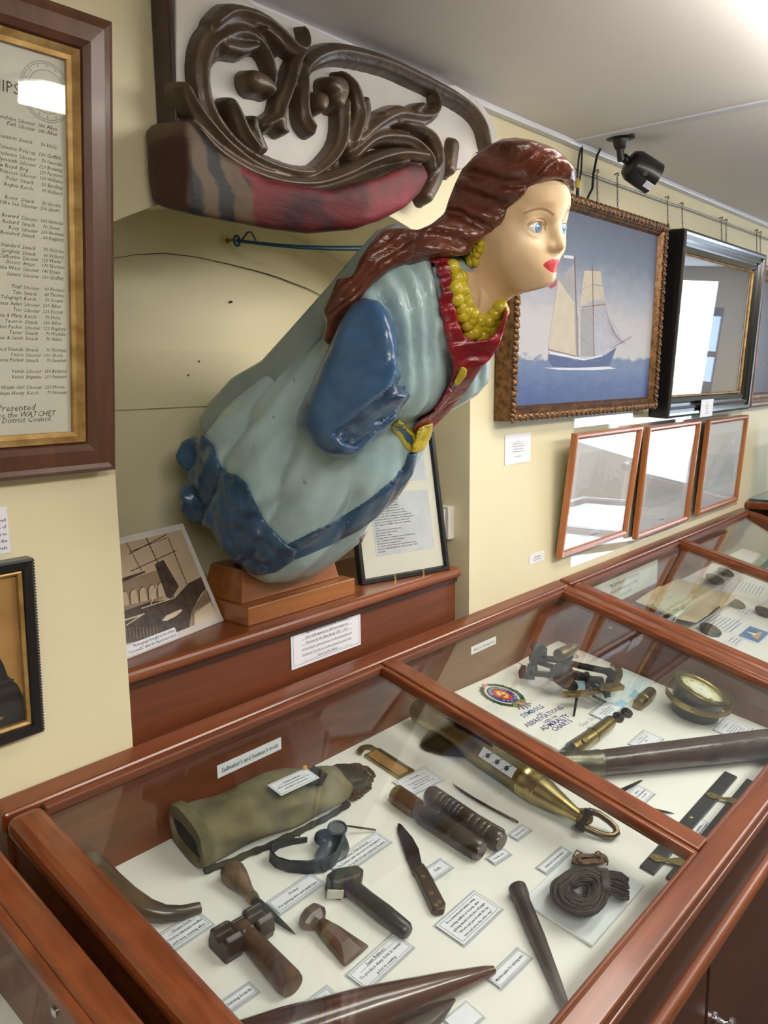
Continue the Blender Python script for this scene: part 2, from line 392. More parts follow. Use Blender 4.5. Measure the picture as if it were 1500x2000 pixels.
# counter with drawers and doors
t = thing('counter_cabinet', (1.27, .74, -1.6), 'mahogany counter cabinet with chrome knobs carrying the display cases', 'cabinet')
g = G().box(WORLD, -1.17, 3.668, .372, 1.118, -.918, -.887); mk('counter_top', g, WX, t, bevel=.010, seg=4)
g = G().box(WORLD, -1.15, 3.65, .41, 1.11, -1.5, -.918); mk('carcass', g, WD, t)
g = G().box(WORLD, -1.15, 3.65, .45, 1.11, -1.6, -1.5); mk('plinth', g, WD, t)
for k in range(8):
    x0 = -1.14+.602*k; x1 = x0+.592
    if k < 3: continue
    for z0, z1, kind in ((-1.49, -.935, 'door'),):
        g = G().box(WORLD, x0, x1, .392, .41, z0, z1); d = mk('door', g, WD, t, bevel=.003)
        for kx in ((x1-.035,) if k == 3 else (x0+.04,)):
            q = np.array([kx, .392, -1.085 if k != 3 else -1.075]); e = np.array([0, -1, 0])
            g = G().lathe(q, q+e*.034, [(0, .011), (.08, .011), (.15, .006), (.45, .0045), (.6, .008), (.72, .0145), (.86, .0155), (.96, .011), (1, .001)], 18)
            mk('knob', g, STEEL, d)
# stepped shelf in the niche
t = thing('niche_shelf', (1.15, 1.28, -1.6), 'stepped mahogany shelf filling the niche under the figurehead', 'shelf')
g = G(); pr = []
zt, yn = -.462, 1.131
for a in np.linspace(90, -90, 9): pr.append((yn+.013-.013*math.cos(R(a)), zt-.013+.013*math.sin(R(a))))
pr = [(NYB-.001, zt)]+pr+[(NYB-.001, zt-.026)]
mk('shelf_board', xrail(pr[::-1], NX0+.003, NX1-.018), WX, t, smooth=False, bevel=.002)
g = G().box(WORLD, NX0+.003, NX1-.022, 1.146, 1.165, -1.0, -.488); mk('front_panel', g, WB, t)
g = G().box(WORLD, NX0+.003, NX1-.022, 1.140, 1.146, -.497, -.488); mk('nose_shade_strip', g, WD, t)  # dark strip painting in the shade under the shelf nose
mk('carcass', G().box(WORLD, NX0+.003, NX1-.022, 1.165, NYB-.002, -1.6, -.488), WB, t)
# case on the next wall, far right
t = thing('corner_cabinet', (4.3, .8, -1.6), 'dark mahogany cabinet in the far right corner with a glass topped edge', 'cabinet')
g = G().box(WORLD, 3.72, 4.9, .5, 1.116, -.592, -.560); mk('top_board', g, WX, t, bevel=.006)
g = G().box(WORLD, 3.80, 4.88, .55, 1.11, -1.6, -.592); mk('body', g, WD, t)
g = G().box(WORLD, 3.76, 4.88, .52, 1.112, -.560, -.552); mk('glass_top', g, plain('green_edge_glass', (40, 92, 92), .08, coat=.6), t)
# ------------------------------------------------------------------ carving tools: signed distance fields meshed with surface nets
def surface_nets(F, lo, h):
    sg = F < 0
    nx, ny, nz = F.shape
    c = np.zeros((nx-1, ny-1, nz-1), np.int8)
    for dx in (0, 1):
        for dy in (0, 1):
            for dz in (0, 1): c += sg[dx:nx-1+dx, dy:ny-1+dy, dz:nz-1+dz]
    act = (c > 0) & (c < 8); idx = np.argwhere(act)
    ids = np.full(act.shape, -1, np.int64); ids[act] = np.arange(len(idx))
    acc = np.zeros((len(idx), 3)); cnt = np.zeros(len(idx))
    I, J, K = idx.T
    co = [(0, 0, 0), (1, 0, 0), (0, 1, 0), (1, 1, 0), (0, 0, 1), (1, 0, 1), (0, 1, 1), (1, 1, 1)]
    val = [F[I+a, J+b, K+d] for a, b, d in co]
    for a in range(8):
        for b in range(a+1, 8):
            df = [co[b][k]-co[a][k] for k in range(3)]
            if sum(abs(q) for q in df) != 1: continue
            va, vb = val[a], val[b]; m = (va < 0) != (vb < 0)
            t = np.where(m, va/np.where(m, va-vb, 1), 0)
            for k in range(3): acc[:, k] += np.where(m, co[a][k]+t*df[k], 0)
            cnt += m
    V = (idx+acc/cnt[:, None])*h+np.asarray(lo)
    Q = []
    for ax in range(3):
        sl0 = [slice(None)]*3; sl1 = [slice(None)]*3; sl0[ax] = slice(0, -1); sl1[ax] = slice(1, None)
        s0, s1 = sg[tuple(sl0)], sg[tuple(sl1)]
        b, c_ = [(1, 2), (2, 0), (0, 1)][ax]
        e = np.argwhere(s0 != s1)
        ok = (e[:, b] > 0) & (e[:, c_] > 0) & (e[:, b] < F.shape[b]-1) & (e[:, c_] < F.shape[c_]-1); e = e[ok]
        if not len(e): continue
        fl_ = s0[tuple(e.T)]
        def cid(db, dc):
            q = e.copy(); q[:, b] += db; q[:, c_] += dc; return ids[tuple(q.T)]
        q = np.stack([cid(-1, -1), cid(0, -1), cid(0, 0), cid(-1, 0)], 1)
        q[~fl_] = q[~fl_][:, ::-1]; Q.append(q)
    return V, np.concatenate(Q)
def grid(lo, hi, h):
    ax = [np.arange(lo[k], hi[k]+h, h, dtype=np.float32) for k in range(3)]
    return np.meshgrid(*ax, indexing='ij')
def smin(a, b, k):
    t = np.clip(.5+.5*(b-a)/k, 0, 1); return b*(1-t)+a*t-k*t*(1-t)
def smax(a, b, k): return -smin(-a, -b, k)
def ell(X, Y, Z, c, r):
    x, y, z = (X-c[0])/r[0], (Y-c[1])/r[1], (Z-c[2])/r[2]
    k0 = np.sqrt(x*x+y*y+z*z); k1 = np.sqrt((x/r[0])**2+(y/r[1])**2+(z/r[2])**2)
    return k0*(k0-1)/np.maximum(k1, 1e-6)
def cap(X, Y, Z, a, b, ra, rb):
    a = np.asarray(a, float); b = np.asarray(b, float); d = b-a; L = d@d
    t = np.clip(((X-a[0])*d[0]+(Y-a[1])*d[1]+(Z-a[2])*d[2])/L, 0, 1)
    return np.sqrt((X-a[0]-t*d[0])**2+(Y-a[1]-t*d[1])**2+(Z-a[2]-t*d[2])**2)-(ra+(rb-ra)*t)
def chain(X, Y, Z, pts, rs, k=.02):
    f = None
    for i in range(len(pts)-1):
        q = cap(X, Y, Z, pts[i], pts[i+1], rs[i], rs[i+1]); f = q if f is None else smin(f, q, k)
    return f
def poly_sd(P, poly):                   # negative inside
    P = np.asarray(P, float); poly = np.asarray(poly, float)
    d = np.full(len(P), 1e9); ins = np.zeros(len(P), bool)
    for i in range(len(poly)):
        a, b = poly[i-1], poly[i]; e = b-a; w = P-a
        t = np.clip((w@e)/max(e@e, 1e-9), 0, 1); q = w-t[:, None]*e
        d = np.minimum(d, (q**2).sum(1))
        c1 = (a[1] > P[:, 1]) != (b[1] > P[:, 1])
        with np.errstate(divide='ignore', invalid='ignore'):
            ins ^= c1 & (P[:, 0] < (b[0]-a[0])*(P[:, 1]-a[1])/np.where(b[1] == a[1], 1e-9, b[1]-a[1])+a[0])
    d = np.sqrt(d); return np.where(ins, -d, d)
class Outline:                          # signed distance (metres at depth D) to an outline drawn on the photograph
    def __init__(s, poly, D=1.4, step=2.5, pad=160):
        p = np.asarray(poly, float); s.lo = p.min(0)-pad; s.step = step; s.k = D/FPX
        n = np.ceil((p.max(0)+pad-s.lo)/step).astype(int)+1
        gx, gy = np.meshgrid(np.arange(n[0]), np.arange(n[1]), indexing='ij')
        s.f = poly_sd(np.stack([gx.ravel(), gy.ravel()], 1)*step+s.lo, p).reshape(n).astype(np.float32); s.n = n
    def __call__(s, px):
        q = (px-s.lo)/s.step; qc = np.stack([np.clip(q[..., 0], 0, s.n[0]-1.001), np.clip(q[..., 1], 0, s.n[1]-1.001)], -1)
        i = qc.astype(int); t = qc-i; a, b = i[..., 0], i[..., 1]
        v = (s.f[a, b]*(1-t[..., 0])+s.f[a+1, b]*t[..., 0])*(1-t[..., 1])+(s.f[a, b+1]*(1-t[..., 0])+s.f[a+1, b+1]*t[..., 0])*t[..., 1]
        ex = np.abs(q-qc).sum(-1)*s.step
        return (v+ex)*s.k
def px_of(X, Y, Z):
    v = [CM[i, 0]*X+CM[i, 1]*Y+CM[i, 2]*Z for i in range(3)]
    return np.stack([750+FPX*v[0]/v[2], 1000-FPX*v[1]/v[2]], -1)
def wob(X, Y, Z, s, seed=0):            # cheap smooth noise
    r = np.random.RandomState(seed); o = 0
    for i in range(6):
        k = r.normal(size=3)*s*(1+.35*i); o = o+np.sin(X*k[0]+Y*k[1]+Z*k[2]+r.rand()*6.28)/(1+.4*i)
    return o/3.0
def net(name, F, lo, h, mats, parent=None, attrs=None, **k):
    V, Q = surface_nets(F, lo, h); g = G(); g.v = V.tolist(); g.f = [tuple(q) for q in Q.tolist()]; g.m = [0]*len(g.f); g.sm = [True]*len(g.f)
    at_ = {n: fn(V) for n, fn in attrs.items()} if attrs else None
    return mk(name, g, mats, parent, smooth=True, attrs=at_, **k)
q3 = zc(840, 250, .22); q4 = zc(330, 430, .446667)
def paint(name, c, c2=None, rough=.3, bump=.25, bscale=(60, 60, 60), coat=.3, scale=14, dist=.004, chip=None):
    m = NT(name).set(rough, 0, .5, coat, .15)
    nz = m.n('ShaderNodeTexNoise', i_Detail=6.0, i_Scale=1.0); m.l(m.coords((scale,)*3), nz.inputs['Vector'])
    col = m.ramp(nz.outputs[0], [(.36, srgb(c2 or tuple(q*.86 for q in c))), (.62, srgb(c))])
    if chip:
        n3 = m.n('ShaderNodeTexNoise', i_Detail=5.0, i_Scale=1.0); m.l(m.coords((34,)*3), n3.inputs['Vector'])
        col = m.mix(m.ramp(n3.outputs[0], [(.27, (1, 1, 1, 1)), (.31, (0, 0, 0, 1))]), col, srgb(chip))
    m.l(col, m.b.inputs['Base Color'])
    n2 = m.n('ShaderNodeTexNoise', i_Detail=4.0, i_Scale=1.0, i_Distortion=.4); m.l(m.coords(bscale), n2.inputs['Vector'])
    m.bump(n2.outputs[0], bump, dist); return m
P_PALE = paint('pale_blue_paint', (178, 206, 212), (164, 192, 198), chip=(96, 106, 104)).mat
P_BLUE = paint('mid_blue_paint', (66, 106, 150), (48, 84, 126), chip=(38, 56, 76)).mat
P_NAVY = paint('dark_blue_paint', (52, 88, 122), (40, 70, 100), chip=(140, 140, 130)).mat
P_RED = paint('red_paint', (150, 26, 40), (112, 18, 30), bump=.5).mat
P_YEL = paint('yellow_paint', (222, 204, 50), (190, 170, 40), bump=.3).mat
P_HAIR = paint('chestnut_paint', (112, 56, 38), (84, 40, 28), rough=.24, bump=.7, bscale=(36, 60, 90), dist=.006, coat=.5).mat
# skin with painted lips and brows; the marks are fields carved round the face
sk = paint('skin_paint', (238, 208, 168), (228, 196, 156), rough=.42, bump=.12, coat=.1)
base = sk.b.inputs['Base Color'].links[0].from_socket
def field(m, name, lo=-.0006, hi=.0006):
    a = m.n('ShaderNodeAttribute', attribute_name=name); r_ = m.n('ShaderNodeMapRange', i_1=hi, i_2=lo); m.l(a.outputs['Fac'], r_.inputs[0]); return r_.outputs[0]
c_ = sk.mix(field(sk, 'brow', -.0012, .0012), base, srgb((150, 108, 70)))
c_ = sk.mix(field(sk, 'lids', -.0006, .0006), c_, srgb((140, 104, 74)))
c_ = sk.mix(field(sk, 'lips'), c_, srgb((200, 44, 52)))
c_ = sk.mix(field(sk, 'mouth', -.0005, .0005), c_, srgb((120, 22, 30)))
sk.l(c_, sk.b.inputs['Base Color']); P_SKIN = sk.mat

# ------------------------------------------------------------------ the ship's figurehead
XM = 1.12
fig = thing('ship_figurehead', (XM, 1.2, -.43), 'carved wooden lady figurehead in pale blue dress with red collar, leaning out of the niche', 'figurehead')
DA, NB, PO = np.array([-.8, .6]), np.array([-.6, -.8]), np.array([1.0, -.05])
st_a = [-.43, -.40, -.36, -.30, -.20, -.10, 0, .06, .10, .16, .20, .26, .30, .35]
st_c = [.055, .05, .035, .03, .026, .025, .022, .006, -.004, -.010, -.012, -.022, -.03, -.04]
st_b = [.06, .10, .135, .17, .185, .17, .148, .125, .108, .103, .103, .092, .075, .05]
st_w = [.05, .10, .15, .185, .20, .195, .172, .150, .152, .168, .180, .172, .135, .08]
def body_ab(X, Y, Z):
    return (Y-PO[0])*DA[0]+(Z-PO[1])*DA[1], (Y-PO[0])*NB[0]+(Z-PO[1])*NB[1], X-XM
def body_sdf(X, Y, Z):
    a, b, u = body_ab(X, Y, Z)
    aa = np.linspace(-.43, .35, 60)
    def sm_(v):
        w = np.interp(aa, st_a, v); k = np.array([1, 2, 3, 2, 1])/9.0; w2 = np.convolve(np.pad(w, 2, 'edge'), k, 'valid'); return np.interp(a, aa, w2).astype(np.float32)
    bc, hb, hw = sm_(st_c), sm_(st_b), sm_(st_w)
    p = 2.4
    q = (np.abs(u/hw)**p+np.abs((b-bc)/hb)**p)**(1/p)
    f = (q-1)*np.minimum(hw, hb)*.9
    f = smax(f, a-.335, .03); f = smax(f, -.415-a, .05)
    for s_ in (-1, 1):
        br = np.sqrt((a-.150)**2+(b-.052)**2+(u-s_*.078)**2)-.070; f = smin(f, br, .035)
    phi = np.arctan2(u, b-bc)
    low = np.clip((.08-a)/.16, 0, 1)
    f = f+low*(.017*(.62-np.abs(np.sin(4.2*phi+7*a+.9*np.sin(9*a)+.4))**.8)+.008*(.6-np.abs(np.sin(7.5*phi-9*a+.8)))*np.clip((.02-a)/.2, 0, 1)+.0025*np.sin(24*phi+12*a+2*np.sin(20*a)))
    up = np.clip((a-.10)/.05, 0, 1)*np.clip((b+.08)/.05, 0, 1)
    f = f+up*.0075*(.6-np.abs(np.sin((u*1.0+.30*a)*95+1.2*np.sin(a*26)+.8*np.sin(u*50))))
    f = f+.0016*wob(X, Y, Z, 40, 3)
    return f
BODY_PX = [(775, 435), (735, 450), (690, 500), (640, 560), (560, 650), (510, 705), (452, 738), (410, 785), (372, 848), (352, 885), (345, 912), (352, 960), (355, 1000), (385, 1022), (410, 1030), (432, 1070), (470, 1115), (530, 1146), (582, 1148), (640, 1110), (700, 1062), (722, 1020), (772, 970), (802, 930), (826, 885), (845, 838), (865, 812), (900, 792), (932, 772), (955, 745), (958, 700), (976, 650), (988, 600), (990, 560), (930, 520), (860, 480)]
lo, hi, h = (.86, .66, -.47), (1.36, 1.44, .24), .0056
X, Y, Z = grid(lo, hi, h)
PXL = px_of(X, Y, Z)
FB = body_sdf(X, Y, Z)
FB = smax(FB, Outline(BODY_PX, 1.45)(PXL), .012)
A_, B_, U_ = body_ab(X, Y, Z)
# scrolls of the hem
SC = []
def scroll(px, Xs, r):
    c = onx(px[0], px[1], Xs); SC.append((c, r))
    return np.sqrt(((X-c[0])/1.3)**2+(Y-c[1])**2+(Z-c[2])**2)-r
HEM = q4([(88, 950), (110, 940), (150, 940), (190, 980), (220, 1060), (240, 1100), (290, 1110), (340, 1150), (375, 1230), (430, 1330), (515, 1415), (565, 1440), (550, 1485), (470, 1540), (380, 1556), (300, 1515), (240, 1445), (180, 1345), (110, 1325), (55, 1275), (45, 1180), (80, 1100), (40, 1070), (28, 1030), (55, 970)])
TRIM = q4([(515, 1415), (600, 1375), (720, 1315), (860, 1230), (970, 1140), (1030, 1070), (1043, 1010), (1088, 1015), (1068, 1110), (1006, 1205), (915, 1298), (820, 1365), (700, 1425), (600, 1468), (550, 1486), (525, 1475)])
s1 = scroll((388, 983), .985, .040); s2 = scroll((380, 893), .985, .036); s3 = scroll((372, 975), .95, .017)
fh = smin(smin(FB, s1, .012), smin(s2, s3, .006), .012)
ang = np.arctan2(Z-SC[0][0][2], Y-SC[0][0][1]); rad = np.sqrt((Z-SC[0][0][2])**2+(Y-SC[0][0][1])**2)
fh = fh+np.where(rad < .10, .004*np.sin(rad*170-ang*1.0)*np.clip(1.3-rad/.08, 0, 1), 0)+.0035*wob(X, Y, Z, 60, 8)
net('hem', np.maximum(np.maximum(fh-.007, Outline(HEM, 1.5)(PXL)), -(U_*-1-(-.06))), lo, h, P_NAVY, fig)
net('border', np.maximum(np.maximum(FB-.0035, Outline(TRIM, 1.4)(PXL)), -(B_-.0)), lo, h, P_NAVY, fig)
PINK = q4([(1052, 1140), (1066, 1150), (1035, 1240), (955, 1345), (845, 1418), (835, 1400), (915, 1300), (1000, 1210)])
STRIPE = q4([(1085, 1020), (1066, 1120), (1048, 1140), (1005, 1215), (925, 1310), (838, 1400), (815, 1412), (880, 1340), (960, 1240), (1040, 1110)])
net('bare_wood_edge', np.maximum(np.maximum(FB-.0045, Outline(PINK, 1.4)(PXL)), -(B_-.02)), lo, h, paint('pinkish_bare_wood', (196, 160, 140), (168, 132, 116)).mat, fig)
net('grey_blue_edge', np.maximum(np.maximum(FB-.0015, Outline(STRIPE, 1.4)(PXL)), -(B_-.02)), lo, h, paint('worn_blue_paint', (104, 124, 150), (80, 98, 124)).mat, fig)
BELT = q4([(985, 885), (1005, 868), (1090, 945), (1070, 1015), (1050, 1012), (965, 905)]); BELTI = q4([(982, 905), (1008, 884), (1074, 950), (1060, 992)])
net('belt', np.maximum(np.maximum(FB-.005, Outline(BELT, 1.35)(PXL)), -(B_-.02)), lo, h, P_YEL, fig)
net('belt_band', np.maximum(np.maximum(FB-.0065, Outline(BELTI, 1.35)(PXL)), -(B_-.02)), lo, h, P_NAVY, fig)
slab = np.maximum(np.maximum(np.abs(A_-.02)-.29, np.abs(B_+.15)-.075), np.abs(U_)-.135)
slab = smax(slab, Outline(BODY_PX, 1.45)(PXL), .008)
net('backing_board', np.maximum(slab, -.045-U_*0-(-(FB+.02))) if False else slab, lo, h, paint('grey_blue_back_paint', (150, 166, 166), (136, 152, 152), bump=.1).mat, fig)
WAIST = .085
net('skirt', np.maximum(FB, A_-WAIST), lo, h, P_PALE, fig)
net('bodice', np.maximum(FB, WAIST-.006-A_), lo, h, P_PALE, fig)
lo, hi, h = (1.0, .66, -.16), (1.30, .94, .20), .0036
X, Y, Z = grid(lo, hi, h); PXL = px_of(X, Y, Z)
FB2 = smax(body_sdf(X, Y, Z), Outline(BODY_PX, 1.45)(PXL), .012); A_, B_, U_ = body_ab(X, Y, Z)
COLLAR = q4([(1140, 172), (1222, 158), (1236, 205), (1237, 260), (1248, 350), (1262, 440), (1288, 502), (1330, 527), (1390, 522), (1432, 490), (1462, 430), (1470, 372), (1485, 400), (1460, 500), (1440, 560), (1402, 612), (1370, 640), (1338, 690), (1300, 750), (1262, 800), (1215, 850), (1150, 920), (1082, 932), (1066, 912), (1085, 880), (1150, 840), (1180, 800), (1215, 740), (1240, 680), (1242, 640), (1220, 560), (1195, 440), (1175, 320), (1158, 230)])
ridg = .0022*np.sin((Z*.9+Y*.5)*330+3*U_*40)*np.clip((A_-.15)/.05, 0, 1)+.0018*wob(X, Y, Z, 90, 5)
fn = smin(FB2, cap(X, Y, Z, (XM, .78, .05), (XM, .69, .17), .075, .060), .03)
net('collar', np.maximum(np.maximum(fn-.0075+ridg, Outline(COLLAR, 1.35)(PXL)), -(B_+.045)), lo, h, P_RED, fig)
LOCK = q4([(1278, 638), (1306, 650), (1300, 682), (1264, 726), (1238, 728), (1258, 680)]); BUCK = q4([(1090, 908), (1157, 883), (1147, 945), (1120, 1000), (1082, 1022), (1058, 1012), (1075, 960)])
CHEST = q4([(1222, 190), (1290, 165), (1380, 200), (1475, 330), (1468, 400), (1400, 490), (1330, 505), (1262, 430), (1240, 260)])
net('chest', np.maximum(np.maximum(FB2-.0025, Outline(CHEST, 1.35)(PXL)), -(B_+.0)), lo, h, paint('chest_paint', (238, 208, 168), (228, 196, 156), rough=.42, bump=.12, coat=.1).mat, fig)
net('locket', np.maximum(np.maximum(fn-.0135, Outline(LOCK, 1.3)(PXL)), -(B_-.03)), lo, h, P_YEL, fig)
net('buckle', np.maximum(np.maximum(fn-.0125+.002*wob(X, Y, Z, 120, 2), Outline(BUCK, 1.35)(PXL)), -(B_-.03)), lo, h, P_YEL, fig)
# sleeve and the broken stump of the arm
SLEEVE = [(712, 583), (738, 588), (758, 610), (772, 640), (779, 680), (776, 720), (782, 745), (818, 770), (800, 790), (775, 815), (740, 850), (705, 882), (676, 892), (645, 888), (620, 872), (598, 850), (577, 832), (583, 800), (604, 760), (624, 718), (646, 672), (664, 628), (684, 598)]
lo, hi, h = (.84, .70, -.19), (1.05, 1.06, .16), .0042
X, Y, Z = grid(lo, hi, h); PXL = px_of(X, Y, Z)
ca, da = np.array([.868, .0]), nrm((.30, -.62)); sa = (Y-ca[0])*da[0]+(Z-ca[1])*da[1]; ra = -(Y-ca[0])*da[1]+(Z-ca[1])*da[0]
fs = (np.sqrt(((X-.965)/.092)**2+(ra/.125)**2+(sa/.185)**2)-1)*.088
fs = smax(fs, Outline(SLEEVE, 1.28)(PXL), .022)
fs = fs+.003*wob(X, Y, Z, 45, 11)
CUT = [(652, 846), (668, 835), (742, 772), (772, 742), (818, 770), (790, 795), (692, 872), (670, 862)]
cutf = Outline(CUT, 1.28)(PXL); fs = fs+.012/(1+np.exp(cutf/.003))+np.where(cutf < 0, .0012*np.sin((ra-.5*sa)*420), 0)
BULGE = [(596, 838), (640, 832), (668, 850), (700, 880), (676, 894), (640, 890), (612, 872)]
fs = fs-.005/(1+np.exp(Outline(BULGE, 1.28)(PXL)/.004))
fs = fs+.004*np.sin((Z+Y*.3)*150)*np.exp(-((Z-.02)/.02)**2-((Y-.80)/.04)**2)
net('sleeve', np.maximum(fs, X-1.04), lo, h, P_BLUE, fig)
P_STUMP = paint('worn_stump_paint', (84, 112, 146), (44, 66, 96), bump=.6, bscale=(30, 60, 140), scale=26).mat
net('arm_stump', np.maximum(np.maximum(fs-.0016, cutf), X-1.0), lo, h, P_STUMP, fig)

# head, in its own axes: u across, f forward (out of the wall), v up
HC = np.array([XM+.003, .692, .244])
HYAW = R(7.0); HROL = R(4.5); HPIT = R(8.0); _hc, _hs = math.cos(HYAW), math.sin(HYAW); _rc, _rs = math.cos(HROL), math.sin(HROL)        # the head is turned a little to her right
HF = np.array([-_hs, -_hc, 0.0]); HU = np.array([_hc*_rc, -_hs*_rc, _rs]); HV = np.array([-_hc*_rs, _hs*_rs, _rc])
_f0, _v0 = HF, HV; HF = _f0*math.cos(HPIT)-_v0*math.sin(HPIT); HV = _v0*math.cos(HPIT)+_f0*math.sin(HPIT)      # chin tucked in
def head_uvf(X, Y, Z):
    dx, dy, dz = X-HC[0], Y-HC[1], Z-HC[2]
    return dx*HU[0]+dy*HU[1]+dz*HU[2], dx*HF[0]+dy*HF[1]+dz*HF[2], dx*HV[0]+dy*HV[1]+dz*HV[2]
def head_pt(u, f, v): return HC+HU*u+HF*f+HV*v
EYE = (.0315, .0525, -.0285); ER = .0165
def head_sdf(u, f, v):
    s = ell(u, f, v, (0, -.018, .022), (.076, .094, .088))
    s = smin(s, ell(u, f, v, (0, .016, -.040), (.0575, .060, .082)), .03)
    s = smin(s, ell(u, f, v, (0, .052, .028), (.050, .026, .040)), .03)
    au = np.abs(u)
    s = smin(s, np.sqrt((au-.034)**2+(f-.036)**2+(v+.060)**2)-.030, .03)
    s = smin(s, ell(u, f, v, (0, .047, -.100), (.028, .028, .024)), .03)
    s = smin(s, ell(u, f, v, (0, .058, -.077), (.030, .017, .020)), .02)
    s = smax(s, -(np.sqrt((au-.033)**2+((f-.090))**2+((v+.024)*1.15)**2)-.026), .016)
    s = smin(s, cap(u, f, v, (0, .066, -.006), (0, .0865, -.050), .0065, .0088), .012)
    s = smin(s, np.sqrt((au-.0095)**2+(f-.0775)**2+(v+.0525)**2)-.0072, .006)
    s = smin(s, cap(au, f, v, (.010, .0725, -.008), (.046, .057, -.010), .0055, .004), .012)
    s = smin(s, cap(au, f, v, (0, .0735, -.0745), (.0235, .0625, -.0785), .0046, .0015), .007)
    s = smin(s, cap(au, f, v, (0, .0725, -.0838), (.0200, .0630, -.0800), .0052, .0015), .006)
    # eyelids round the ball
    e = np.sqrt((au-EYE[0])**2+(f-EYE[1])**2+(v-EYE[2])**2)
    opening = np.sqrt(((au-EYE[0])/.0150)**2+((v-EYE[2])/.0083)**2)
    lid = np.abs(e-ER-.0012)-.0018
    lid = smax(lid, (1.0-opening)*.008, .002); s = smin(s, lid, .006)
    s = smax(s, -smax(e-ER-.0002, (opening-1.0)*.008, .001), .001)
    neck = cap(u, f, v, (0, -.028, -.040), (0, -.088, -.185), .053, .072); s = smin(s, neck, .035)
    return s
lo, hi, h = (1.02, .585, .02), (1.21, .84, .36), .0022
X, Y, Z = grid(lo, hi, h); u, f, v = head_uvf(X, Y, Z)
FH = head_sdf(u, f, v)+.0005*wob(X, Y, Z, 70, 4)
HEADSIL = q3([(1120, 440), (1220, 500), (1250, 600), (1258, 690), (1240, 760), (1222, 850), (1217, 930), (1214, 1000), (1206, 1060), (1190, 1110), (1160, 1150), (1140, 1210), (1122, 1260), (1122, 1320), (1100, 1372), (1050, 1404), (960, 1434), (820, 1468), (740, 1534), (660, 1590), (600, 1700), (400, 1830), (180, 1500), (100, 1120), (60, 900), (140, 800), (180, 650), (230, 510), (290, 380), (390, 270), (510, 180), (650, 110), (760, 95), (900, 120), (1040, 170), (1140, 230), (1200, 300)])
FH = smax(FH, Outline(HEADSIL, 1.3)(px_of(X, Y, Z))+np.where(f < .02, .005, 0), .006)
def lips(V):
    u, f, v = head_uvf(V[:, 0], V[:, 1], V[:, 2]); u = np.abs(u)
    top = -.0692-.0075*(u/.024)**2-.0016*np.exp(-(u/.0045)**2); top = np.where(u > .0235, -.08, top)
    bot = -.0895+.0105*(u/.024)**2
    return np.maximum(np.maximum(v-top, bot-v), np.maximum(u-.0235, .05-f))
def brow(V):
    u, f, v = head_uvf(V[:, 0], V[:, 1], V[:, 2]); u = np.abs(u)
    c = -.006+.0035-((u-.034)/.022)**2*.0085
    return np.maximum(np.maximum(np.abs(v-c)-.0014, np.abs(u-.033)-.020), .02-f)
def mouth(V):
    u, f, v = head_uvf(V[:, 0], V[:, 1], V[:, 2]); u = np.abs(u)
    return np.maximum(np.maximum(np.abs(v+.0790+.0008*np.cos(u*420))-.0006, u-.0215), .05-f)
def lids(V):
    u, f, v = head_uvf(V[:, 0], V[:, 1], V[:, 2]); u = np.abs(u)
    o = np.sqrt(((u-EYE[0])/.0156)**2+((v-EYE[2])/.0089)**2); o2 = np.sqrt(((u-EYE[0])/.0175)**2+((v-EYE[2])/.0135)**2)
    return np.maximum(np.minimum(np.abs(o-1)*.010-.0007, np.where(v > EYE[2]+.004, np.abs(o2-1)*.012-.0006, 1)), .03-f)
head = net('head', FH, lo, h, P_SKIN, fig, {'lips': lips, 'brow': brow, 'lids': lids, 'mouth': mouth})
# eyes: white ball with a painted blue iris and dark pupil
em = NT('eye_paint').set(.2, 0, .5, .3)
at1 = em.n('ShaderNodeAttribute', attribute_name='iris'); 
em.l(em.ramp(at1.outputs['Fac'], [(0.0, srgb((14, 18, 30))), (.24, srgb((20, 30, 48))), (.27, srgb((110, 168, 214))), (.60, srgb((84, 142, 196))), (.64, srgb((60, 84, 108))), (.68, srgb((238, 236, 228)))]), em.b.inputs['Base Color'])
for s_ in (-1, 1):
    c = head_pt(s_*EYE[0], EYE[1], EYE[2]); g = G(); g.ball(c, ER, 28)
    V = np.array(g.v)-c; look = nrm(HF+HU*(.06 if s_ < 0 else .10)+np.array([0, 0, .02]))
    an = np.linalg.norm(V-np.outer(V@look, look), axis=1)/.0105; an = np.where(V@look < 0, 2, an)
    mk('eye', g, em.mat, head, smooth=True, attrs={'iris': np.clip(an, 0, 1)})
# hair: cap over the skull drawn into one heavy tress that falls behind the shoulder
HAIR = [(1124, 330), (1126, 352), (1124, 374), (1117, 388), (1113, 366), (1107, 356), (1097, 353), (1086, 350), (1073, 352), (1049, 358), (1031, 369), (1023, 382), (1003, 402), (990, 419), (979, 439), (963, 454), (950, 455), (941, 466), (930, 477), (912, 498), (878, 503), (848, 503), (839, 508), (803, 515), (772, 522), (732, 551), (705, 582), (687, 604), (669, 622), (663, 653), (658, 678), (642, 674), (629, 662), (638, 635), (629, 613), (637, 595), (649, 568), (658, 545), (687, 541), (703, 506), (723, 475), (748, 448), (777, 445), (817, 449), (842, 438), (868, 417), (876, 391), (888, 360), (902, 331), (924, 307), (950, 286), (981, 271), (1007, 268), (1038, 273), (1071, 284), (1093, 296), (1111, 313)]
lo, hi, h = (.90, .585, .02), (1.22, 1.03, .37), .0036
X, Y, Z = grid(lo, hi, h); u, f, v = head_uvf(X, Y, Z); PXL = px_of(X, Y, Z)
sk_ = smin(ell(u, f, v, (0, -.020, .022), (.088, .106, .100)), ell(u, f, v, (0, .036, .056), (.080, .066, .056)), .02)
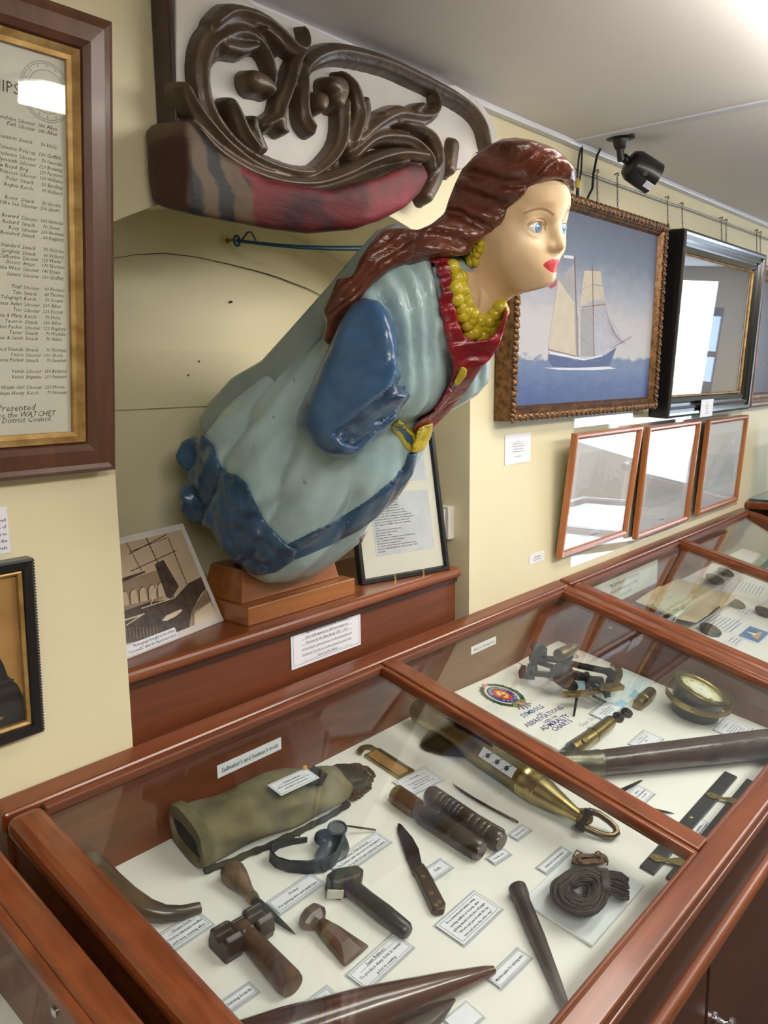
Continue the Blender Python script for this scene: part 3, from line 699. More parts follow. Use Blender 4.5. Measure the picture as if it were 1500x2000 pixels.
tr_ = chain(X, Y, Z, [(1.09, .76, .21), (1.045, .80, .19), (1.00, .85, .155), (.972, .895, .115), (.962, .93, .075), (.958, .945, .04)], [.07, .068, .062, .055, .045, .032], .03)
back_ = ell(X, Y, Z, (1.12, .775, .19), (.085, .07, .10))
fr_ = smin(smin(sk_, tr_, .04), back_, .04)
# strand ridges follow the tress and comb round the head
along = np.clip((Y-.74)/.2, 0, 1)
str1 = np.sin(260*(v*.75-.35*f)+6*np.sin(f*30)+2*wob(X, Y, Z, 25, 6)); str2 = np.sin(170*((Z-.1)+(Y-.8)*.9)+3*np.sin((Y+Z)*60)+3*wob(X, Y, Z, 30, 7))
fr_ = fr_+.0048*(str1*(1-along)+1.2*str2*along)+.0035*wob(X, Y, Z, 80, 9)
fr_ = smax(fr_, Outline(HAIR, 1.3)(PXL), .012)
# the hair stops at the painted hairline on the front of the head
line_ = .050-.020*np.clip((.03-v)/.05, 0, 2)
face_ = f-np.where(v > .066, 1, line_)
fr_ = np.maximum(fr_, np.where(u > .035, np.minimum(face_, .02), -1))
net('hair', fr_, lo, h, P_HAIR, fig)
# necklace beads in three rows, earring
B1 = q3([(196, 1235), (238, 1335), (226, 1425), (236, 1520), (268, 1590), (283, 1660), (330, 1745), (395, 1810), (468, 1838), (545, 1795), (596, 1715), (640, 1625)])
B2 = q3([(268, 1330), (286, 1440), (322, 1545), (372, 1648), (440, 1715), (520, 1715), (575, 1655), (622, 1590)])
B3 = q3([(262, 1395), (300, 1500), (318, 1620), (365, 1700), (430, 1775), (508, 1775), (560, 1725), (350, 1820), (410, 1860)])
def body_pt(x, y):                      # first hit of a photo ray on the chest and neck
    d = ray(x, y); s = np.linspace(1.15, 1.75, 240); P = d[None]*(s[:, None]/np.linalg.norm(d))
    q = np.minimum(body_sdf(P[:, 0], P[:, 1], P[:, 2]), head_sdf(*head_uvf(P[:, 0], P[:, 1], P[:, 2])))
    i = np.argmax(q < .004); return P[i] if (q < .004).any() else d*(1.33/np.linalg.norm(d))
nk = thing('tmp', (0, 0, 0), None, None); bpy.data.objects.remove(nk)
nl = bpy.data.objects.new('necklace', None); COL.objects.link(nl); nl.parent = fig; nl.location = (0, -.45, .47)
for row, r_ in ((B1, .0125), (B2, .0125), (B3, .0115)):
    for x, y in row:
        g = G().ball(body_pt(x, y), r_*random.uniform(.93, 1.07), 14); mk('bead', g, P_YEL, nl, smooth=True)
g = G()
for x, y in q3([(450, 1030), (425, 1050), (440, 1075), (410, 1085), (385, 1110), (415, 1120), (365, 1140), (395, 1150), (350, 1165), (375, 1180), (355, 1195), (400, 1190)]):
    g.ball(body_pt(x, y), .0068, 10)
mk('earring', g, P_YEL, fig, smooth=True)
# ------------------------------------------------------------------ pictures, frames and cards on the walls
def pframe(bl, lean, yawv=(1, 0, 0)):
    ex = nrm(yawv); l = R(lean); back = np.cross(ex, (0, 0, 1))       # towards the room
    ey = np.array([0, 0, 1])*math.cos(l)+back*math.sin(l)
    return Fr(bl, ex, ey)
def frpx(fr, x, y, z=0.0):
    d = ray(x, y); o = fr.p(0, 0, z); s = (fr.z@o)/(fr.z@d); q = d*s-o
    return (float(q@fr.x), float(q@fr.y))
def moulding(g, fr, W, H, prof, m=0, x0=0.0, y0=0.0):                  # prof: (distance in from the outer edge, height)
    rings = []
    for d, z in prof: rings.append([fr.p(x0+d, y0+d, z), fr.p(x0+W-d, y0+d, z), fr.p(x0+W-d, y0+H-d, z), fr.p(x0+d, y0+H-d, z)])
    n = len(rings); P = [q for r in rings for q in r]; F = []
    for i in range(n-1):
        for j in range(4):
            k = (j+1) % 4; F.append((i*4+j, i*4+k, (i+1)*4+k, (i+1)*4+j))
    return g.add(P, F, m)
def vgrad(name, stops, rough=.6, var=.08, scale=20, h=1.0, horiz=None):   # pigment graded up the height of a painted picture
    m = NT(name).set(rough); tc = m.n('ShaderNodeTexCoord'); sp = m.n('ShaderNodeSeparateXYZ'); m.l(tc.outputs['Object'], sp.inputs[0])
    mr = m.n('ShaderNodeMapRange', i_1=0.0, i_2=h); m.l(sp.outputs[2], mr.inputs[0])
    nz = m.n('ShaderNodeTexNoise', i_Detail=5.0, i_Scale=1.0); m.l(m.coords((scale, scale, scale*2)), nz.inputs['Vector'])
    ad = m.n('ShaderNodeMath', operation='MULTIPLY_ADD', i_1=.16, i_2=-.08); m.l(nz.outputs[0], ad.inputs[0])
    a2 = m.n('ShaderNodeMath', operation='ADD'); m.l(mr.outputs[0], a2.inputs[0]); m.l(ad.outputs[0], a2.inputs[1])
    m.l(m.ramp(a2.outputs[0], [(p_, srgb(c)) for p_, c in stops]), m.b.inputs['Base Color']); return m.mat
def card(name, fr, w, h, lines, label, parent=None, border=True, th=.0012, mats=None, size=None, bold=True, shear=0, top=None, cat='label', align='C', group=None, lead=1.45):
    g = G().box(fr, 0, w, 0, h, 0, th)
    z = th+.0003
    if border:
        b = min(w, h)*.07; lw = min(.0006, h*.03)
        for a in ((b, b, w-b, b), (b, h-b, w-b, h-b), (b, b, b, h-b), (w-b, b, w-b, h-b)): g.line(fr, *a, lw, 1, z)
    n = len(lines)
    if n:
        s = size or h*.62/(n*1.35)
        y = (h/2+((n-1)*s*lead)/2-s*.35) if top is None else h-top
        for L in lines:
            if isinstance(L, tuple): L, k, bo, un = (list(L)+[1, bold, False])[:4] if len(L) < 4 else L
            else: k, bo, un = 1.0, bold, False
            if L:
                x = w/2 if align == 'C' else (.06*w if align == 'L' else .95*w)
                g.text(fr, L, x, y, s*k, 1, align, bo, shear, z, width=w*.88)
                if un: g.line(fr, w*.14, y-s*.12, w*.86, y-s*.12, s*.07, 1, z)
            y -= s*lead
    return mk(name, g, mats or [PAPER, INK], parent, label, cat if parent is None else None, group)

OAK = wood('fumed_oak', (66, 38, 26), (104, 66, 46), 2, rough=.4, coat=.15); OAKX = wood('fumed_oak_across', (72, 38, 24), (110, 64, 40), 0, rough=.4, coat=.15)
GILT = plain('gilt', (206, 174, 116), .38, .6, c2=(160, 124, 72), scale=30)
GILTD = plain('dark_gilt', (128, 92, 54), .4, .6, c2=(76, 52, 32), scale=60, bump=.3)
VELL = plain('aged_vellum', (226, 220, 204), .6, var=.05, scale=4)
# --- honour roll of ships, big oak frame on the left pier
W, H = .78, .595
br = ony(228, 918, 1.085)
fr = pframe(br-np.array([W, 0, 0]), 5.9)
t = thing('framed_ship_list', (br[0]-W/2, 1.1, br[2]), 'large oak framed handwritten list of ships on the left pier', 'framed list')
i1 = W-frpx(fr, 168, 480)[0]; i2 = W-frpx(fr, 158, 480)[0]; i3 = W-frpx(fr, 150, 480)[0]
g = moulding(G(), fr, W, H, [(0, -.030), (0, -.004), (.006, 0), (.012, -.003), (i1-.012, -.002), (i1-.004, -.008), (i1, -.014), (i1, -.03)]); mk('oak_frame', g, OAK, t)
g = moulding(G(), fr, W, H, [(i1, -.008), (i1+.002, -.010), (i2, -.016), (i3, -.017), (i3, -.026)]); mk('gilt_slip', g, GILT, t)
g = G().box(fr, i3-.005, W-i3+.005, i3-.005, H-i3+.005, -.0245, -.0235)
zt = -.0232
def tx(s, x, y, k, al='L', **kw): a, b = frpx(fr, x, y, zt); g.text(fr, s, a, b, k, 1, al, False, kw.get('shear', .25), zt)
rows = [(493, 'Penelope', 'Schooner', '180', 'Allen'), (515, 'Perl', 'Schooner', '240', 'Allen'), (570, 'Phoenixon', 'Smack', '50', 'Hole'), (612, 'Patience', 'Polacca', '130', 'Griffith'), (638, 'Prudence', 'Schooner', '70', 'Owendale'), (662, 'Plymouth', 'Schooner', '120', 'Browning'), (686, 'Prow Royal', 'Brig', '250', 'Passmore'), (710, 'Princess', 'Schooner', '130', 'Williams'), (735, 'Polar', 'Smack', '50', 'Binding'), (760, 'Regina', 'Ketch', '90', 'Vickery'), (812, 'Rover', 'Smack', '50', 'Stoate'), (834, 'Rose of the Sea', 'Schooner', '200', 'Short'), (885, 'Reward', 'Schooner', '100', 'Nicholas'), (909, 'Richard', 'Smack', '70', 'Short'), (932, 'Rosy', 'Schooner', '200', 'Norman'), (954, 'Rosebud', 'Smack', '60', 'Kingsbury'), (1003, 'Standard', 'Smack', '70', 'Nicholas'), (1027, 'Sprightly', 'Smack', '60', 'Vickery'), (1048, 'St. Catherine', 'Schooner', '120', 'Watts'), (1070, 'Shoots', '3mast', '170', 'Norman'), (1093, 'Star of the West', 'Schooner', '140', 'Davis'), (1118, 'Sisters', 'Schooner', '150', 'Griffith'), (1167, 'Trial', 'Schooner', '90', 'Prosser'), (1190, 'Tain', 'Smack', '40', 'Thorne'), (1212, 'Telegraph', 'Ketch', '70', 'Stoate'), (1236, 'Thomas Aylan', 'Schooner', '200', 'Allen'), (1260, 'Trio', 'Schooner', '120', 'Escott'), (1284, 'Thomasina & Mary', 'Ketch', '70', 'Hole'), (1307, 'Taunton', 'Smack', '100', 'Allen'), (1330, 'Taunton Packet', 'Schooner', '120', 'Kingsbury'), (1352, 'Tartar', 'Smack', '70', 'Wedlake'), (1374, 'Thomas & Sarah', 'Smack', '70', 'Allen'), (1420, 'United Friends', 'Smack', '70', 'Norman'), (1442, 'Union', 'Schooner', '110', 'Short'), (1463, 'Union Packet', 'Smack', '70', 'Gimblett'), (1508, 'Venus', 'Schooner', '150', 'Bruford'), (1531, 'Venus', 'Brigantine', '250', 'Passmore'), (1574, 'Welsh Girl', 'Schooner', '220', 'Morse'), (1597, 'William Henry', 'Ketch', '70', 'Norman')]
aT = frpx(fr, 37.5, 294, zt)[0]; aN = frpx(fr, 89, 303, zt)[0]; aO = frpx(fr, 91.8, 306, zt)[0]; kT = .0070
ends = {490: 20, 690: 60, 830: 62, 955: 36, 1090: 72, 1240: 75, 1285: 86, 1330: 86, 1375: 86, 1420: 90, 1465: 88, 1575: 86, 1600: 88}
for y, nm, ty, nu, ow in rows:
    b = frpx(fr, 47, (y+10)*.48, zt)[1]
    g.text(fr, nm, aT-.003, b+.0005, kT, 1, 'R', False, .25, zt)
    g.text(fr, ty, aT, b, kT, 1, 'L', False, .25, zt, width=(aN-aT)*.62 if len(ty) > 7 else None); g.text(fr, nu, aN, b, kT*.92, 1, 'R', False, .25, zt, width=(aN-aT)*.26); g.text(fr, ow, aO, b, kT, 1, 'L', False, .25, zt, width=(aN-aT)*.60 if len(ow) > 4 else None)
tx('WATCHET SHIPS', 38, 186, .019, 'R', shear=.05)
for s, y, k in (('Presented', 1672, .013), ('by him to the WATCHET', 1698, .0105), ('Urban District Council.', 1720, .0105)): tx(s, 33, y*.48, k, 'C')
ca, cb = frpx(fr, 92, 180, zt)
for r_ in (.036, .0335, .026): g.disc(fr, ca, cb, r_, r_, 2, zt, 40, 1-.0012/r_*1.0)
for k in range(16): w = 2*math.pi*k/16; g.line(fr, ca+.0285*math.cos(w), cb+.0285*math.sin(w), ca+.0315*math.cos(w), cb+.0315*math.sin(w), .0018, 2, zt)
g.poly(fr, [(ca-.014, cb-.008), (ca+.014, cb-.008), (ca+.010, cb-.015), (ca-.010, cb-.015)], 2, zt); g.poly(fr, [(ca-.010, cb-.006), (ca+.001, cb-.006), (ca-.001, cb+.016)], 2, zt); g.poly(fr, [(ca+.003, cb-.006), (ca+.011, cb-.006), (ca+.003, cb+.012)], 2, zt)
mk('written_sheet', g, [VELL, plain('brown_black_ink', (52, 46, 42), .6), plain('pale_ink', (178, 172, 160), .6)], t)
g = G().box(fr, i3-.002, W-i3+.002, i3-.002, H-i3+.002, -.0215, -.0195); mk('glass', g, PANE_P, t)
# --- portrait in a black and gilt frame, lower left
br = ony(87, 1429, 1.095); tr = onx(66, 1090, br[0]); H = float(np.linalg.norm(tr-br)); lean = math.degrees(math.atan2(br[1]-tr[1], tr[2]-br[2])); W = .30
fr = pframe(br-np.array([W, 0, 0]), lean)
t = thing('framed_portrait', (br[0]-W/2, 1.1, br[2]), 'small black and gilt framed portrait at the lower left edge', 'framed portrait')
g = moulding(G(), fr, W, H, [(0, -.02), (0, -.002), (.003, 0), (.013, -.001), (.016, -.006), (.016, -.02)])
for k in range(int(H/.0042)): y = .002+k*.0042; g.box(fr, W-.0004, W+.0016, y, y+.0022, -.016, -.002)
mk('black_frame', g, plain('black_lacquer', (26, 25, 28), .3, coat=.3), t)
g = moulding(G(), fr, W, H, [(.016, -.004), (.018, -.003), (.021, -.006), (.021, -.02)]); mk('gilt_edge', g, GILT, t)
g = G().box(fr, .018, W-.018, .018, H-.018, -.016, -.014); mk('mount', g, plain('grey_white_mount', (206, 204, 200), .7), t)
a0, b0 = frpx(fr, 57, 1412, -.013); i = W-a0
g = G().box(fr, i, W-i, i, H-i, -.0138, -.0134)
pts = [frpx(fr, x, y, -.013) for x, y in [(0, 1285), (8, 1300), (15, 1320), (35, 1338), (45, 1360), (56, 1405)]]
g.poly(fr, [(W-i-.0005, i+.0005), (W-i-.0005, min(pts[-1][1], H-i))][:1]+[p for p in pts[::-1] if p[0] < W-i]+[(i+.02, pts[0][1]), (i+.001, i+.09), (i+.001, i+.0005)], 1, -.0131)
g.poly(fr, [frpx(fr, x, y, -.013) for x, y in [(-6, 1332), (26, 1325), (28, 1328), (-4, 1338)]], 2, -.0129)
q = frpx(fr, 1, 1403, -.013); g.disc(fr, q[0], q[1], .004, .002, 3, -.0128)
g.disc(fr, i+.075, pts[0][1]+.055, .034, .045, 4, -.0129)
mk('portrait', g, [plain('ochre_ground', (196, 150, 88), .6, c2=(170, 124, 70), scale=10), plain('black_coat', (30, 28, 32), .6), plain('coat_seam', (52, 52, 58), .6), GILT, plain('flesh_tone', (190, 144, 112), .6)], t)
g = G().box(fr, .02, W-.02, .02, H-.02, -.0105, -.0090); mk('glass', g, PANE_P, t)
# --- cards on the piers and in the niche
def wallcard(name, tl, tr_, bl, lines, label, Y=YW, **k):
    B, T, C = ony(*bl, Y), ony(*tl, Y), ony(*tr_, Y); w = abs(C[0]-T[0]); h = abs(T[2]-B[2])
    fr = Fr((B[0], Y-.0005, B[2]), (1, 0, 0), (0, 0, 1)); return card(name, fr, w, h, lines, label, border=False, **k)
wallcard('caption_card', (-75, 1000), (21, 998), (-75, 1095), ['', 'by climbed', 'the workings of', 'and ability to', 'and of the', 'interest.'], 'white caption card on the pier just above the small portrait', size=.0066, align='R', bold=True)
wallcard('caption_card', (170, 682), (263, 686), (172, 797), [("The Ketch 'Christian'", 1.0, True, True), '', 'One of the vessels bow', 'has a figurehead.', 'From 1885-1912 by', 'always in ownership', 'and continued', 'in bringing', 'merchants until', 'tons', 'was', 'by the late Dr Basil', 'Royal Maritime', '', '(Christian)'], 'white caption card on the niche back wall, half hidden by the left pier', Y=NYB, size=.0046, align='R', lead=1.3)
wallcard('caption_card', (986, 850), (1036, 842), (985, 909), [('The Ship', .8, True), 'Painted by a Pier Head artist,', 'on her regular trade between Watchet', 'and foreign ports in the spring', 'and summer months of the year.', '', 'Lent by the family'], 'white laminated caption card under the left corner of the schooner painting', size=.0042, lead=1.55, mats=[PAPER, INK])
wallcard('caption_card', (1033, 1085), (1062, 1078), (1033, 1103), [('The drawings', 1, True), 'Given by a friend'], 'tiny white caption card low on the wall left of the drawings', size=.0055)
# --- sepia photograph leaning in the niche
P = onz(437, 1212, -.4615); T = onx(371, 1019, P[0]); B0 = onz(247, 1288, -.4615); ex = nrm(P-B0); ex[2] = 0
H = float(np.linalg.norm(T-P)); lean = -math.degrees(math.atan2(T[1]-P[1], T[2]-P[2])); W = .30
fr = pframe(P-nrm(ex)*W, lean, ex)
t = thing('ship_photograph', P-nrm(ex)*W/2, 'sepia photograph of a sailing ship in harbour leaning in the niche', 'photograph')
g = G().box(fr, 0, W, 0, H, -.004, 0); mk('board', g, plain('white_mount_board', (222, 218, 212), .6), t)
px_ = lambda L, z=.0012: [frpx(fr, x, y, z) for x, y in L]
q5 = lambda L: [(x*.30667, 900+y*.30667) for x, y in L]
m0 = .012
SEP = [plain('sepia_sky', (206, 186, 160), .5, c2=(190, 168, 142), scale=8), plain('sepia_mid', (158, 136, 114), .5), plain('sepia_dark', (66, 52, 46), .5, c2=(92, 76, 66), scale=60), plain('sepia_pale', (228, 214, 190), .5)]
g = G().box(fr, m0, W-m0, m0, H-m0, 0, .0008)
lim = lambda L: [(min(max(a, m0), W-m0), min(max(b, m0), H-m0)) for a, b in L]
def pl(L, m, z=.0010): g.poly(fr, lim(px_(q5(L))), m, z)
pl([(520, 800), (770, 770), (1020, 690), (1060, 860), (1000, 900), (780, 960), (520, 1000)], 1)
pl([(540, 790), (770, 750), (925, 700), (925, 712), (775, 775), (540, 815)], 2, .0012)
for k in range(9):
    x = 600+k*58; y = 880-k*14; pl([(x, y+90), (x-6, y+20), (x+6, y), (x+22, y-6), (x+36, y+6), (x+50, y+80)], 0, .0012); pl([(x-3, y+92), (x-9, y+20), (x+6, y-6), (x+24, y-12), (x+26, y-8), (x+8, y+1), (x-2, y+22), (x+3, y+90)], 2, .0014)
pl([(520, 960), (780, 960), (950, 900), (1110, 880), (1200, 780), (1310, 730), (1350, 800), (1280, 850), (1220, 960), (1210, 1060), (1100, 1110), (800, 1165), (520, 1240)], 2)
pl([(1220, 960), (1290, 850), (1350, 800), (1400, 1000), (1220, 1060)], 1); pl([(1240, 960), (1340, 900), (1390, 990), (1240, 1050)], 3, .0012)
pl([(1030, 1018), (1060, 985), (1150, 945), (1162, 955), (1120, 990), (1060, 1020)], 3, .0014)
pl([(985, 660), (1040, 630), (1140, 800), (1090, 880), (1060, 870)], 2, .0013)
def ln(a, b, w, m=2): A, B = px_(q5([a, b])); g.line(fr, *lim([A])[0], *lim([B])[0], w, m, .0016)
ln((930, 490), (1110, 880), .0022); ln((1070, 490), (1220, 860), .0018); ln((820, 595), (1060, 470), .0018); ln((825, 580), (1065, 490), .0012); ln((830, 705), (1125, 570), .0016); ln((1000, 640), (1085, 860), .003); ln((800, 510), (900, 700), .004, 1)
ln((780, 1020), (920, 975), .0024, 3); ln((800, 1050), (900, 985), .0016, 3); ln((960, 920), (1000, 790), .0016, 3); ln((900, 940), (1090, 880), .0016, 3)
for k in range(14): x = 1210+k*11; ln((x, 930-k*9), (x+16, 990-k*9), .0012)
for k in range(10): x = 800+k*22; ln((x, 1060), (x+8, 1130), .0012, 1)
mk('print', g, SEP, t)
a0, b0 = px_(q5([(800, 1245)]))[0]; a1, b1 = px_(q5([(1135, 1120)]))[0]; at_, bt_ = px_(q5([(1125, 1055)]))[0]
g = G().box(fr, .006, a1, .003, bt_, .001, .0018); hs_ = bt_-.003; g.text(fr, 'Photograph thought to be of the', a1-.004, .003+hs_*.60, hs_*.40, 1, 'R', False, 0, .0022, width=a1-.012); g.text(fr, '"Coronella" with the figurehead intact', a1-.003, .003+hs_*.16, hs_*.40, 1, 'R', False, 0, .0022, width=a1-.011)
mk('caption_strip', g, [PAPER, INK], t)
# --- black framed page of text leaning at the back of the shelf
P0 = onz(708, 1144, -.4615); P1 = onz(880, 1113, -.4615); ex = nrm(P1-P0); W = float(np.linalg.norm(P1-P0)); T = None
d = ray(848.5, 843); nn = np.cross(ex, (0, 0, 1)); rt = np.cross(nn, (0, 0, 1))
s = (ex@P1)/(ex@d); T = d*s; H = float(np.linalg.norm(T-P1)); H = max(H, .30); lean = -math.degrees(math.atan2(float(-(nn@(T-P1))), T[2]-P1[2]))
fr = pframe(P0, lean, ex); H = H*1.0
t = thing('framed_text_page', (P0+P1)/2, 'black framed page of printed text leaning on the shelf behind the figurehead', 'framed page')
g = moulding(G(), fr, W, H, [(0, -.018), (0, -.002), (.002, 0), (.010, 0), (.013, -.006), (.013, -.018)]); mk('black_frame', g, BLACKM, t)
g = G().box(fr, .011, W-.011, .011, H-.011, -.0155, -.009)
mk('mount', g, plain('cream_mount', (232, 228, 214), .7, var=.03), t)
g = G(); z = -.0086
a0, b0 = frpx(fr, 735, 1088, z); a1, b1 = frpx(fr, 835, 955, z); a0 = min(a0, .055)
g.box(fr, a0, a1, b0, b1, -.009, z)
L1 = ['Figurehead, colour.', 'When the chance to observe a sailor', 'at sea, it may have come thus, but a', 'name that has been used generally in', 'English vessels, but all carved, but of', 'carved oak, very similar to the colour of the', 'mast of timber. There is, however, no evidence', 'that the origin of the contemporaneous wonders had', 'connections with the phenomenon. The following quota-', 'tions give a few examples of the use of the word:', '   1390. Chaucer. The Miller\'s Tale in the Canterbury', 'Tales.', '        \'I find he was the meet and properly', '        All in a heron of light watchet.\'', '1800. Melville, Voyages.', '   \'Needless wished to weather to other-mounted shelter\'', '1891. J. Davidson, Fleet Street Eclogues.', '   \'Watchet-leaves, at weather time\'', '   The word is used by many other writers both in poetry', 'and prose, including Shakespeare, Gay, Coleridge, Collins,', 'and Lamb.']
k = (b1-b0)/(len(L1)+2.2)
for i_, L in enumerate(L1): g.text(fr, L, a0+.006, b1-k*(i_+1.8), k*.80, 1, 'L', True, 0, z+.0003, width=(a1-a0)*.92 if len(L) > 34 else None)
u0 = b1+.022
if u0+.03 < H: 
    g.box(fr, a0, a1, u0, H-.03, -.009, z)
    for i_ in range(6): g.text(fr, 'of the vessel and her fittings in the port', a0+.006, u0+k*(i_+.6), k*.8, 1, 'L', True, 0, z+.0003, width=(a1-a0)*.9)
mk('page', g, [plain('page_paper', (214, 218, 224), .6), INK], t)
g = G().box(fr, .012, W-.012, .012, H-.012, -.0075, -.006); mk('glass', g, PANE_P, t)
for x, y in ((772, 1136), (827, 1126)):
    a_, b_ = frpx(fr, x, y, 0); g = G().box(fr, a_-.003, a_+.003, -.001, .014, 0, .0015); mk('clip', g, BRASS, t, bevel=.0006)
# --- white junction box on the niche reveal
A = onx(866, 985, NX1); B = onx(888, 1052, NX1)
g = G().box(WORLD, NX1-.026, NX1, B[1], A[1], B[2], A[2]); g.box(WORLD, NX1-.032, NX1-.026, B[1]+.008, A[1]-.006, B[2]+.006, A[2]-.006)
mk('junction_box', g, plain('white_plastic', (216, 214, 208), .4), None, 'white plastic junction box on the right side of the niche', 'junction box', bevel=.003)
# --- caption card on the shelf front
tl, tr_, br, bl = ony(567, 1231, 1.1455), ony(703, 1191, 1.1455), ony(704, 1258, 1.1455), ony(569, 1309, 1.1455)
fr = Fr((bl[0], 1.1452, bl[2]), (1, 0, 0), (0, 0, 1)); w = tr_[0]-tl[0]; h = tl[2]-bl[2]
card('caption_card', fr, w, h, [("Figurehead from the schooner 'Coronella'", .98, True, True), ('Built at Bridgwater in 1875 and owned at', 1.0, False), ('Watchet by the Allen family 1875 - 1927.', 1.0, False), ('Unfortunately the outstretched arm of the figurehead was knocked', .72, False), ('off when the Coronella was in collision with another vessel c1926.', .72, False), ('Given by Mr J.Allen.', 1.0, False)], 'white printed card about the figurehead fixed to the front of the niche shelf', size=.0074, lead=1.5)

# --- schooner painting in an ornate gilt frame
bl = ony(993, 822, 1.066); W, H = .872, .560
fr = pframe((1.728, 1.068, -.116), 1.5)
t = thing('schooner_painting', (2.16, 1.09, -.116), 'large painting of a schooner under sail in an ornate dark gilt frame', 'painting')
fw = .036
g = moulding(G(), fr, W, H, [(0, -.050), (0, -.012), (.006, -.002), (.014, 0), (.022, -.006), (.027, -.012), (.030, -.010), (fw, -.018), (fw, -.05)])
mk('gilt_frame', g, GILTD, t)
g = G()
def orn(x, y, along):
    for dx, dy, r_ in ((0, 0, .0105), (.011, .004, .006), (-.011, -.004, .006), (.004, -.007, .005)):
        a, b = (dx, dy) if along else (dy, dx)
        g.ball(fr.p(x+a, y+b, -.001), r_, 8, 0, (1.15, 1.0, .55), fr)
n = int(W/.026)
for k in range(n): x = .012+(W-.024)*k/(n-1); orn(x, .010, True); orn(x, H-.010, True)
n = int(H/.026)
for k in range(n): y = .012+(H-.024)*k/(n-1); orn(.010, y, False); orn(W-.010, y, False)
mk('carved_ornament', g, plain('gilt_ornament', (140, 100, 58), .38, .6, c2=(70, 46, 30), scale=120, bump=.3), t, smooth=True)
cz = -.019; zz = -.018
SKY = vgrad('oil_sky_and_sea', [(0, (44, 62, 112)), (.10, (58, 78, 128)), (.235, (92, 108, 138)), (.26, (170, 168, 168)), (.45, (168, 164, 166)), (.62, (136, 140, 152)), (.8, (92, 104, 124)), (1, (78, 88, 108))], .55, h=H-2*fw)
g = G().box(fr, fw-.004, W-fw+.004, fw-.004, H-fw+.004, cz-.003, cz)
q1 = zc(900, 180, .4)
hor = frpx(fr, 1150, 708, cz)[1]
def pp(L, m, z=.0004): g.poly(fr, [frpx(fr, x, y, cz) for x, y in q1(L)], m, cz+z)
pp([(425, 1258), (440, 1150), (460, 1020), (475, 915), (555, 1030), (570, 1290), (500, 1270)], 1)
pp([(480, 912), (510, 880), (553, 838), (556, 1025), (520, 980), (490, 940)], 2); pp([(553, 1030), (575, 1100), (575, 1290), (562, 1290)], 2, .0006)
pp([(604, 868), (682, 872), (690, 945), (650, 935), (590, 962)], 1); pp([(592, 965), (640, 942), (696, 950), (700, 1020), (650, 1015), (580, 1045)], 1)
pp([(585, 1060), (640, 1050), (650, 1290), (585, 1290)], 2); pp([(655, 1060), (700, 1040), (740, 1200), (700, 1290), (655, 1290)], 3); pp([(700, 1090), (720, 1080), (800, 1220), (720, 1260)], 3, .0005)
pp([(425, 1300), (430, 1278), (480, 1285), (560, 1310), (640, 1305), (700, 1285), (760, 1245), (735, 1310), (720, 1345), (640, 1345), (560, 1348), (450, 1338)], 4, .0008)
pp([(430, 1278), (432, 1268), (520, 1280), (600, 1302), (690, 1282), (690, 1290), (600, 1310), (480, 1288)], 5, .001)
pp([(400, 1345), (560, 1346), (720, 1340), (760, 1350), (640, 1358), (480, 1356)], 5, .0009)
pp([(428, 950), (468, 915), (465, 945), (440, 960)], 6, .001); pp([(505, 795), (550, 800), (552, 815), (500, 808)], 5)
def pln(a, b, w, m=7): A, B = frpx(fr, *q1([a])[0], cz), frpx(fr, *q1([b])[0], cz); g.line(fr, *A, *B, w, m, cz+.0011)
pln((556, 800), (570, 1290), .004); pln((642, 840), (650, 1290), .0035); pln((590, 1050), (708, 1035), .003); pln((425, 1255), (560, 1290), .003); pln((735, 1250), (830, 1195), .003); pln((600, 868), (684, 872), .002)
for k in range(7): pln((650, 880+k*40), (760+k*8, 1230), .0006)
for k in range(5): pln((560, 860+k*80), (640, 1000+k*60), .0006)
for k in range(16): x = 310+k*38; pln((x, 1370+(k*37 % 90)), (x+30, 1366+(k*37 % 90)), .0018, 8)
for k in range(6): pln((300+k*110, 1312+(k % 3)*8), (350+k*110, 1310), .0016, 8)
PIG = lambda n, c: plain(n, c, .55, var=.1, scale=30)
mk('canvas', g, [SKY, PIG('sail_cream', (176, 166, 146)), PIG('sail_shadow_grey', (140, 138, 140)), PIG('jib_grey', (158, 158, 168)), PIG('hull_blue', (52, 66, 112)), PIG('foam_white', (196, 198, 206)), PIG('ensign_red', (150, 52, 62)), PIG('mast_brown', (128, 96, 92)), PIG('wave_blue', (78, 98, 146))], t)
# --- black ripple frame with a dim picture behind glass
W, H = .835, .590
fr = pframe((2.654, 1.052, -.152), 3.1)
t = thing('black_framed_picture', (3.07, 1.08, -.152), 'dim picture behind reflecting glass in a wide black moulded frame', 'framed picture')
prof = [(0, -.060), (0, -.004), (.008, 0), (.016, -.002), (.020, -.010), (.028, -.006), (.036, -.010), (.040, -.018), (.050, -.014), (.058, -.020), (.066, -.026), (.066, -.05)]
mk('black_frame', moulding(G(), fr, W, H, prof), plain('ebonised_wood', (24, 24, 28), .22, coat=.5), t)
mk('gilt_slip', moulding(G(), fr, W, H, [(.066, -.022), (.069, -.021), (.072, -.026), (.072, -.05)]), GILT, t)
g = G().box(fr, .068, W-.068, .068, H-.068, -.040, -.036); mk('print', g, vgrad('foxed_print', [(0, (150, 132, 118)), (.3, (140, 128, 124)), (.55, (118, 114, 122)), (1, (96, 98, 112))], .5, h=H-.136), t)
g = G().box(fr, .068, W-.068, .068, H-.068, -.030, -.027); mk('glass', g, glass('reflecting_glass', (.95, .96, .97), .10), t)
A = frpx(fr, 1366, 815); B = frpx(fr, 1393, 779)
f2 = fr.at(A[0], A[1], .0008); card('caption_card', f2, B[0]-A[0], B[1]-A[1], ['The', 'a Barque or', 'Schooner', 'built', 'at Watchet'], 'white caption card tucked on the bottom edge of the black frame', size=.006, border=False)
